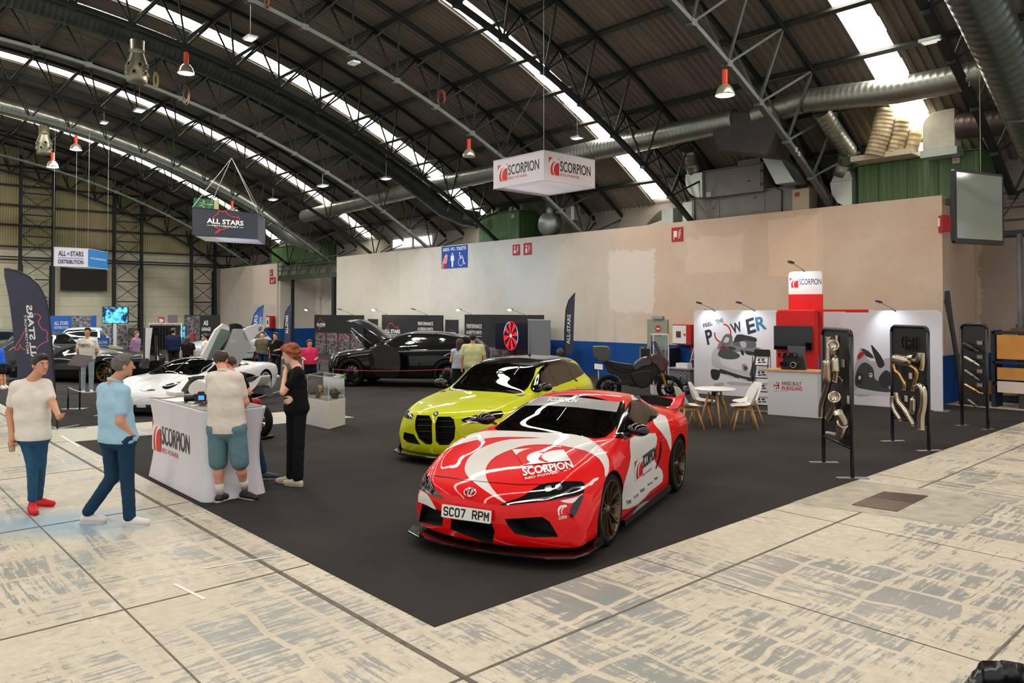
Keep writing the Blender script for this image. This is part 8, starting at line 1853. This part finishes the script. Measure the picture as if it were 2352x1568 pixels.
def far(label,hd,foot,yaw,skin,hair,top,bottom,shoes=S_w,h=None,arms='down',kind='tee',legs='long',hst='short',grp=None,lean=0,sc=1.0,**kw):
 "standing figure built from head point and foot point"
 D=depth(onG(*foot));pm=F_PX/D;x,y=hd;H_=1.62*sc;s=(foot[1]-y)/H_;fx=foot[0]
 w=abs(cos(radians(yaw)))*.19*s*sc+.03*s;X=lambda a,f_:x+(fx-x)*f_+a;Y=lambda v:foot[1]-v*s*sc
 J=dict(head=(x,y),neck=(X(0,.1),Y(1.46)),sl=(X(w,.15),Y(1.38)),sr=(X(-w,.15),Y(1.38)),hl=(X(w*.5,.45),Y(.93)),hr=(X(-w*.5,.45),Y(.93)),kl=(X(w*.52,.75),Y(.5)),kr=(X(-w*.52,.75),Y(.5)),al=(X(w*.5,1),Y(.08)),ar=(X(-w*.5,1),Y(.08)))
 st=-cos(radians(yaw));yw=sin(radians(yaw));z={'sl':.19*yw,'sr':-.19*yw,'hl':.1*yw,'hr':-.1*yw,'kl':.1*yw,'kr':-.1*yw,'al':.1*yw,'ar':-.1*yw}
 J['tl']=(J['al'][0]+yw*8,J['al'][1]);J['tr']=(J['ar'][0]+yw*8,J['ar'][1]);z['tl']=z['al']+st*.2;z['tr']=z['ar']+st*.2
 if arms=='down':A=((w*1.35,1.1),(w*1.3,.86),0)
 elif arms=='back':A=((w*1.3,1.1),(w*.7,.92),-.2)
 else:A=((w*1.25,1.1),(w*.5+yw*s*.2,1.05),.28)
 for k,sg in(('l',1),('r',-1)):J['e'+k]=(X(sg*A[0][0],.3),Y(A[0][1]));J['w'+k]=(X(sg*A[1][0],.4),Y(A[1][1]));z['e'+k]=z['s'+k]*1.1;z['w'+k]=z['s'+k]*.8+A[2]*st
 if arms=='chin':J['wr']=(x+yw*4,y+.14*s);z['wr']=.2*st
 if yaw>90 or yaw<-90:
  for a_,b_ in(('sl','sr'),('hl','hr')):pass
 return person(label,J,foot,skin,hair,top,bottom,shoes,yaw=yaw,vox=.014,near=False,kind=kind,legs=legs,hstyle=hst,dz=z,grp=grp,hw=kw.get('hw',1.0),girth=kw.get('girth',1.0))
t,W=far('person in a white T-shirt lettered TOKYO and pale jeans by the black sports car',(201,762),(200,902),20,SK['tan'],H_b,C_w,cloth('pale_denim',(150,166,172)),arms='back')
Mt=frame(V(W('neck'))-V(t.location)-V(fw)*.17+V((0,0,-.24)),V(rt),(0,0,1));b=MB();b.mat(M_black);put_text(b,'TOKYO',Mt,-.16,0,.32,.09,0,bold=.03);b.build('lettering',None,t)
far('person in a purple shirt with sunglasses on the head beside the upright car door',(314,768),(303,856),65,SK['tan'],H_g,cloth('mauve_cotton',(150,118,150)),C_j2,kind='long',girth=1.15)
far('person in a dark navy shirt seen from behind before the blue television',(398,761),(400,858),165,SK['tan'],H_b,cloth('navy_cotton',(22,34,62)),C_bt,kind='long',arms='front',girth=1.2)
far('person in an olive T-shirt with a camera on the chest',(603,769),(604,863),5,SK['pale'],H_br,cloth('olive_cotton',(92,90,66)),C_j2,arms='down');far('person in a black shirt touching the face near the dark feather flag',(633,771),(634,866),-25,SK['tan'],H_b,C_b,C_bt,arms='chin',girth=1.12)
far('person in a pink top with long curly hair holding a tablet',(711,789),(714,893),25,SK['tan'],H_br,cloth('pink_cotton',(220,52,100)),C_bt,hst='long',arms='front',legs='skirt')
far('child in a white top and denim shorts beside the pink top',(702,818),(716,889),70,SK['pale'],H_br,C_w,C_sh,hst='long',legs='shorts',sc=1.0,hw=.95)
far('person in a pale yellow T-shirt seen from behind the lime estate car',(1086,776),(1086,921),175,SK['tan'],H_b,cloth('yellow_cotton',(206,206,150)),cloth('khaki_twill',(180,170,140)),girth=1.2);far('person with long brown hair in a light blue tank top beside the yellow T-shirt',(1057,788),(1052,915),150,SK['tan'],H_br,cloth('sky_cotton',(176,196,216)),C_bt,kind='tank',hst='long',arms='front')
far('person with dark hair whose head shows above the lime estate car roof',(1287,812),(1288,940),180,SK['tan'],H_b,C_b,C_bt,hst='long');far('person in a white T-shirt behind the raised white car door',(472,774),(474,866),-80,SK['tan'],H_b,C_w,C_bt);far('person with long brown hair beside the dark navy shirt',(432,780),(432,862),170,SK['tan'],H_br,C_b,C_bt,hst='long')
far('person in a blue top with a black bag cut by the left edge',(-8,790),(8,893),60,SK['tan'],H_br,cloth('blue_cotton',(30,90,190)),C_bt,kind='tank',legs='skirt',hst='long')
b=MB();p=onD(14,846,23.5);b.ellipsoid(p,(.22,.16,.2));tag(b.build('handbag',C_bt),'black handbag carried by the person at the left edge','bag')
# ================================================================== COUNTER, MOTORCYCLES, BARRIERS
ct=thing('reception_counter','white waisted fabric counter with red and black lettering beside the visitors','counter',(-10.14,3.77,0))
M_ctr=mat('counter_cloth',(214,212,218),rough=.6);rows=[]
for z in np.linspace(0,1.07,16):
 k=sin(pi*z/1.07);ins=.055*k;rows.append([(x,y,z)for x,y in rrect_poly(2.14-2*ins,.80-2*ins,.13,8)]);rows[-1].append(rows[-1][0])
b=MB();b.grid(rows);b.build('cover',M_ctr,ct)
b=MB();b.prism(rrect_poly(2.14,.80,.13,8),1.055,1.075);b.build('rim',M_ctr,ct);b=MB();b.prism(rrect_poly(2.08,.74,.11,8),1.076,1.082);b.build('top',mat('counter_top',(74,72,68),rough=.45),ct)
wordmark(ct,frame((-.99,-.352,.35),(1,0,0),(0,0,1)),0.02,0.02,.42,1.42,None)
def onc(px,py,z=1.083):return onG(px,py,z)
def item(name,label,cat,px,py,build,rot=0):t=thing(name,label,cat,tuple(onc(px,py)),rot);build(t);return t
def slab_(w,d,h,m):return lambda t:(lambda b:(b.box((0,0,h/2),(w,d,h)),b.build('block',m,t)))(MB())
def flat(name,label,cat,px,py,w,d,h,m,rot=.2):b=MB();b.box((0,0,h/2),(w,d,h));o=b.build(name,m);o.location=onc(px,py);o.rotation_euler=(0,0,rot);tag(o,label,cat)
flat('paper_sheet','white paper sheet near the back of the reception counter','paper',412,918,.42,.3,.003,M_pap);flat('leaflet_box','flat white box with red print on the reception counter','box',402,907,.3,.12,.05,M_pap,.1);flat('booklet','thin booklet at the left end of the reception counter','booklet',372,912,.3,.2,.012,M_lab,.4);flat('marker_pen','white marker on the reception counter before the camera','pen',442,926,.16,.03,.015,M_white,.3);flat('card','small white card near the front of the reception counter','card',446,932,.1,.06,.004,M_white,.2)
t=thing('camera','black photo camera with a large lens and lit blue screen on the reception counter','camera',tuple(onc(452,922)),YAW)
b=MB();b.box((.05,0,.055),(.15,.08,.1));b.prism([(.01,.1),(.1,.1),(.085,.135),(.03,.135)],-.03,.03,frame((0,0,0),(1,0,0),(0,0,1)));b.build('housing',M_blackm,t,bevel=.008);b=MB();b.cyl((-.02,0,.05),(-.15,-.01,.045),.04,.046,n=20);b.build('lens',M_blackm,t);b=MB();b.box((.075,-.042,.055),(.075,.004,.055));b.build('screen',mat('lcd_blue',(70,150,210),rough=.3,emit=.8),t)
b=MB();c=onc(468,930)
for k in range(26):a=random.uniform(0,6.3);r_=random.uniform(0,.12);p=c+V((r_*cos(a),r_*sin(a),.01+.03*random.random()));b.tube([p,p+V((random.uniform(-.05,.05),random.uniform(-.05,.05),random.uniform(0,.02)))],.008,5)
tag(b.build('keyrings',mat('keyring_red',(96,50,56),rough=.4)),'heap of dark red key rings and cables on the reception counter','key rings',kind='stuff')
def post(label,foot,top):p=onG(*foot);z=onD(top[0],top[1],depth(p)).z;t=thing('barrier_post',label,'post',tuple(p));b=MB();b.cyl((0,0,0),(0,0,z),.02,n=10);b.build('pole',M_blackm,t);b=MB();b.cyl((0,0,0),(0,0,.015),.14,n=20);b.build('base',M_blackm,t);return V((p.x,p.y,z-.03))
def rope(label,a,c,m,sag=.06,r=.012):b=MB();b.tube([a.lerp(c,k/10)-V((0,0,sag*4*(k/10)*(1-k/10)))for k in range(11)],r,6);tag(b.build('barrier_rope',m),label,'rope')
M_rr=mat('rope_red',(170,24,44),rough=.6);M_rw=mat('rope_white',(206,204,200),rough=.6)
a1=post('short black barrier post beside the dark info board',(156,940),(156,886));a2=post('black barrier post hidden behind the light blue polo shirt',(232,955),(232,893));rope('white rope between the barrier posts at the left',a1,a2,M_rw,.08)
a3=post('black barrier post behind the plinth with the glass cover',(730,925),(730,864));rope('white rope running to the barrier post behind the plinth',onD(540,925,depth(a3)+.3),a3,M_rw,.05)
a4=post('barrier post at the front of the black off-roader',(765,892),(765,846));a5=post('barrier post behind the bonnet of the lime estate car',(1036,896),(1036,845));rope('red rope in front of the black off-roader',a4,a5,M_rr,.05)
a6=post('small black barrier post behind the person in the pink top',(734,850),(734,826));rope('red rope in front of the engine photographs',a6,a4+V((0,2.5,0)),M_rr,.05)
def moto(name,label,wf,wr,r,D_f,D_r,panels,width=.25):
 f=onD(*wf,D_f);g=onD(*wr,D_r);PL_=Wallplane((g.x,g.y),(f.x,f.y))if wf[0]>wr[0]else Wallplane((f.x,f.y),(g.x,g.y));t=thing(name,label,'motorcycle',PL_.L3(0,0),PL_.rz)
 for w_,R_ in((f,r),(g,r)):
  u=(V((w_.x,w_.y,0))-PL_.a).dot(PL_.d);M=frame((u,0,R_),(1,0,0),(0,0,1));b=MB();b.lathe([(R_-.09,-.05),(R_-.03,-.075),(R_,-.03),(R_,.03),(R_-.03,.075),(R_-.09,.05)],M,36);wo=b.build('wheel',M_tyre,t)
  b=MB();b.lathe([(R_-.085,-.05),(R_-.11,-.03),(R_-.11,.03),(R_-.085,.05)],M,36)
  for k in range(6):a=k*pi/3;b.bar(M@V((.03*cos(a),.03*sin(a),0)),M@V(((R_-.1)*cos(a),(R_-.1)*sin(a),0)),.025)
  b.cyl(M@V((0,0,-.06)),M@V((0,0,.06)),.05);b.lathe([(.07,.055),(.14,.055),(.14,.06),(.07,.06)],M,24);b.build('rim',M_rimk,wo)
 for nm,pts,th,off,m in panels:
  P_=smooth_poly([PL_.uv(*q)for q in pts],3);b=MB();b.prism(P_,-th/2+off,th/2+off,frame((0,0,0),(1,0,0),(0,0,1)));b.build(nm,m,t,bevel=min(.03,th/4))
 return t,PL_
zm=lambda l:zz(l,1360,740,7.838)
M_pb=mat('black_plastic_satin',(22,22,24),rough=.4);M_eng=mat('engine_metal',(52,50,48),rough=.4,metal=.6,noise=.3,nscale=30)
moto('motorcycle','black motorcycle with a grey top case parked before the blue dado',(1538,893),(1398,893),.32,depth(onG(1530,921)),depth(onG(1398,919)),[('top_case',zm([(10,440),(60,428),(290,440),(330,570),(270,690),(120,680),(30,590)]),.42,0,mat('case_grey',(74,74,74),rough=.4)),('case_lens',zm([(15,445),(70,450),(100,490),(20,470)]),.36,-.05,M_fire),('frame',zm([(200,690),(420,720),(740,770),(1060,700),(1200,820),(1130,1000),(1040,1110),(760,1160),(560,1080),(470,960),(300,900),(240,800)]),.14,.01,M_eng),('seat',zm([(300,690),(520,730),(740,760),(730,850),(560,840),(400,760)]),.24,0,M_pb),('fuel_tank',zm([(740,770),(860,650),(1040,620),(1060,760),(900,800),(770,870)]),.28,0,mat('tank_grey',(58,58,60),rough=.25,coat=.6)),('tail_frame',zm([(250,700),(320,700),(560,830),(760,880),(560,900),(420,860)]),.2,0,M_pb),('engine',zm([(760,880),(1060,860),(1050,1100),(900,1180),(780,1120),(700,960)]),.3,0,M_eng),('fairing',zm([(1040,600),(1180,560),(1330,640),(1370,760),(1250,900),(1150,780),(1060,720)]),.3,0,mat('fairing_maroon',(70,30,36),rough=.3,coat=.5)),('windshield',zm([(1100,350),(1160,360),(1240,540),(1180,560)]),.2,0,mat('screen_smoke',(60,62,66),rough=.1)),('fork',zm([(1240,930),(1280,920),(1340,1120),(1310,1140)]),.16,0,mat('fork_gold',(180,120,30),rough=.3,metal=.6)),('swing_arm',zm([(320,1080),(700,1040),(760,1080),(700,1120),(330,1110)]),.22,0,M_pb),('fender',zm([(1180,960),(1320,930),(1460,990),(1500,1050),(1440,1030),(1330,970),(1240,985)]),.14,0,M_pb),('handlebar',zm([(940,440),(960,445),(1040,580),(1010,590)]),.5,0,M_pb)])
zq=lambda l:zz(l,380,860,9.046)
P_w2=mat('fairing_white',(222,218,214),rough=.25,coat=.7)
Dm=depth(onG(600,1008))
moto('motorcycle','white and red sports motorcycle on a paddock stand behind the reception counter',(455,965),(594,968),.31,Dm+.9,Dm+.1,[('tail_fairing',zq([(1680,170),(1900,130),(2060,20),(2080,60),(1980,230),(1880,330),(1760,400),(1690,300)]),.22,0,P_w2),('seat',zq([(1690,100),(1800,60),(1960,20),(1980,60),(1900,130),(1720,160)]),.24,0.01,M_pb),('side_panel',zq([(1500,250),(1720,260),(1860,270),(1740,380),(1600,420)]),.26,0,M_pb),('windshield',zq([(420,370),(640,60),(700,50),(620,200),(560,380)]),.26,0,mat('screen_smoke',(60,62,66))),('front_fairing',zq([(600,340),(640,190),(800,90),(1000,150),(1400,250),(1300,480),(900,520),(700,420)]),.3,0,P_w2),('mirror',zq([(300,90),(350,65),(400,110),(390,170),(340,170)]),.06,-.2,M_pb),('mirror_arm',zq([(385,160),(400,150),(520,240),(500,260)]),.03,-.2,M_pb),('belly_fairing',zq([(1640,520),(1780,500),(1860,570),(1820,690),(1700,620)]),.3,0,mat('fairing_red',(210,14,22),rough=.25,coat=.8)),('engine',zq([(1100,560),(1700,560),(1900,800),(1800,1050),(1200,1000)]),.3,0,M_eng),('swing_arm',zq([(1790,800),(1900,740),(2040,900),(1990,960),(1850,940)]),.2,0,mat('swing_pale',(168,172,120),rough=.4,metal=.4)),('exhaust',zq([(1880,1010),(2040,1040),(2060,1200),(1960,1290),(1900,1150)]),.2,0,M_chrome),('licence_holder',zq([(1900,240),(2080,230),(2100,280),(2180,450),(2130,400),(2000,390),(1900,370)]),.16,0,M_pb),('paddock_stand',zq([(1920,1290),(1990,1340),(2130,1270),(2150,1300),(2000,1370),(1920,1350)]),.3,0,M_pb)])
info_board('small framed card on a white post before the black motorcycle',(1375,905),(1375,842),(206,200,196),.22,.2)
t=thing('flight_case','black flight case with metal edges against the blue dado','case',(onY(1480,835,19.6).x,19.7,0));b=MB();b.box((.55,0,.55),(1.1,.6,1.1));b.build('box',M_pb,t);b=MB();b.box((.55,-.3,1.08),(1.12,.03,.05));b.box((.0,-.3,.55),(.04,.03,1.1));b.box((1.1,-.3,.55),(.04,.03,1.1));b.build('edging',M_alu,t)
t=thing('side_table','low grey table with boxes left of the ladder','table',(onY(1540,860,18.9).x,19.0,0));b=MB();b.box((.4,0,.55),(.9,.6,.03));b.build('tabletop',G_(140),t);b=MB();b.box((.4,.0,.27),(.8,.5,.52));b.build('skirt',G_(110),t)
b=MB();b.box((t.location.x+.45,18.95,.64),(.4,.25,.14));tag(b.build('carton',M_pap),'white carton on the low grey table','box');b=MB();b.lathe([(0,0),(.12,0),(.12,.25),(.05,.33),(.05,.37),(0,.37)],Matrix.Translation((onG(1571,905).x,onG(1571,905).y,.25)),16);b.lathe([(0,.0),(.15,0),(.15,.25),(0,.25)],Matrix.Translation((onG(1571,905).x,onG(1571,905).y,0)),16);tag(b.build('water_bottle',glassmat('bottle_plastic',(200,214,226),.1)),'large clear water bottle left of the display wall','bottle')
c=onG(2456,1628,.85);t=thing('waste_bin','black bin liner folded over a bin in the bottom right corner','bin',(c.x,c.y,0));rows=[]
for z,r_ in((.0,.2),(.5,.24),(.62,.285),(.80,.275),(.87,.25),(.80,.235),(.4,.22),(.05,.19)):rows.append([((r_+.012*sin(a*9+z*8)+.008*sin(a*23))*cos(a)*1.25,(r_+.012*sin(a*9+z*8))*sin(a)*1.25,z+.02*sin(a*5+1)*(z>.3))for a in np.linspace(0,2*pi,80)])
b=MB();b.grid(rows);b.build('bin_liner',mat('liner_black',(14,14,15),rough=.28,spec=.6),t)
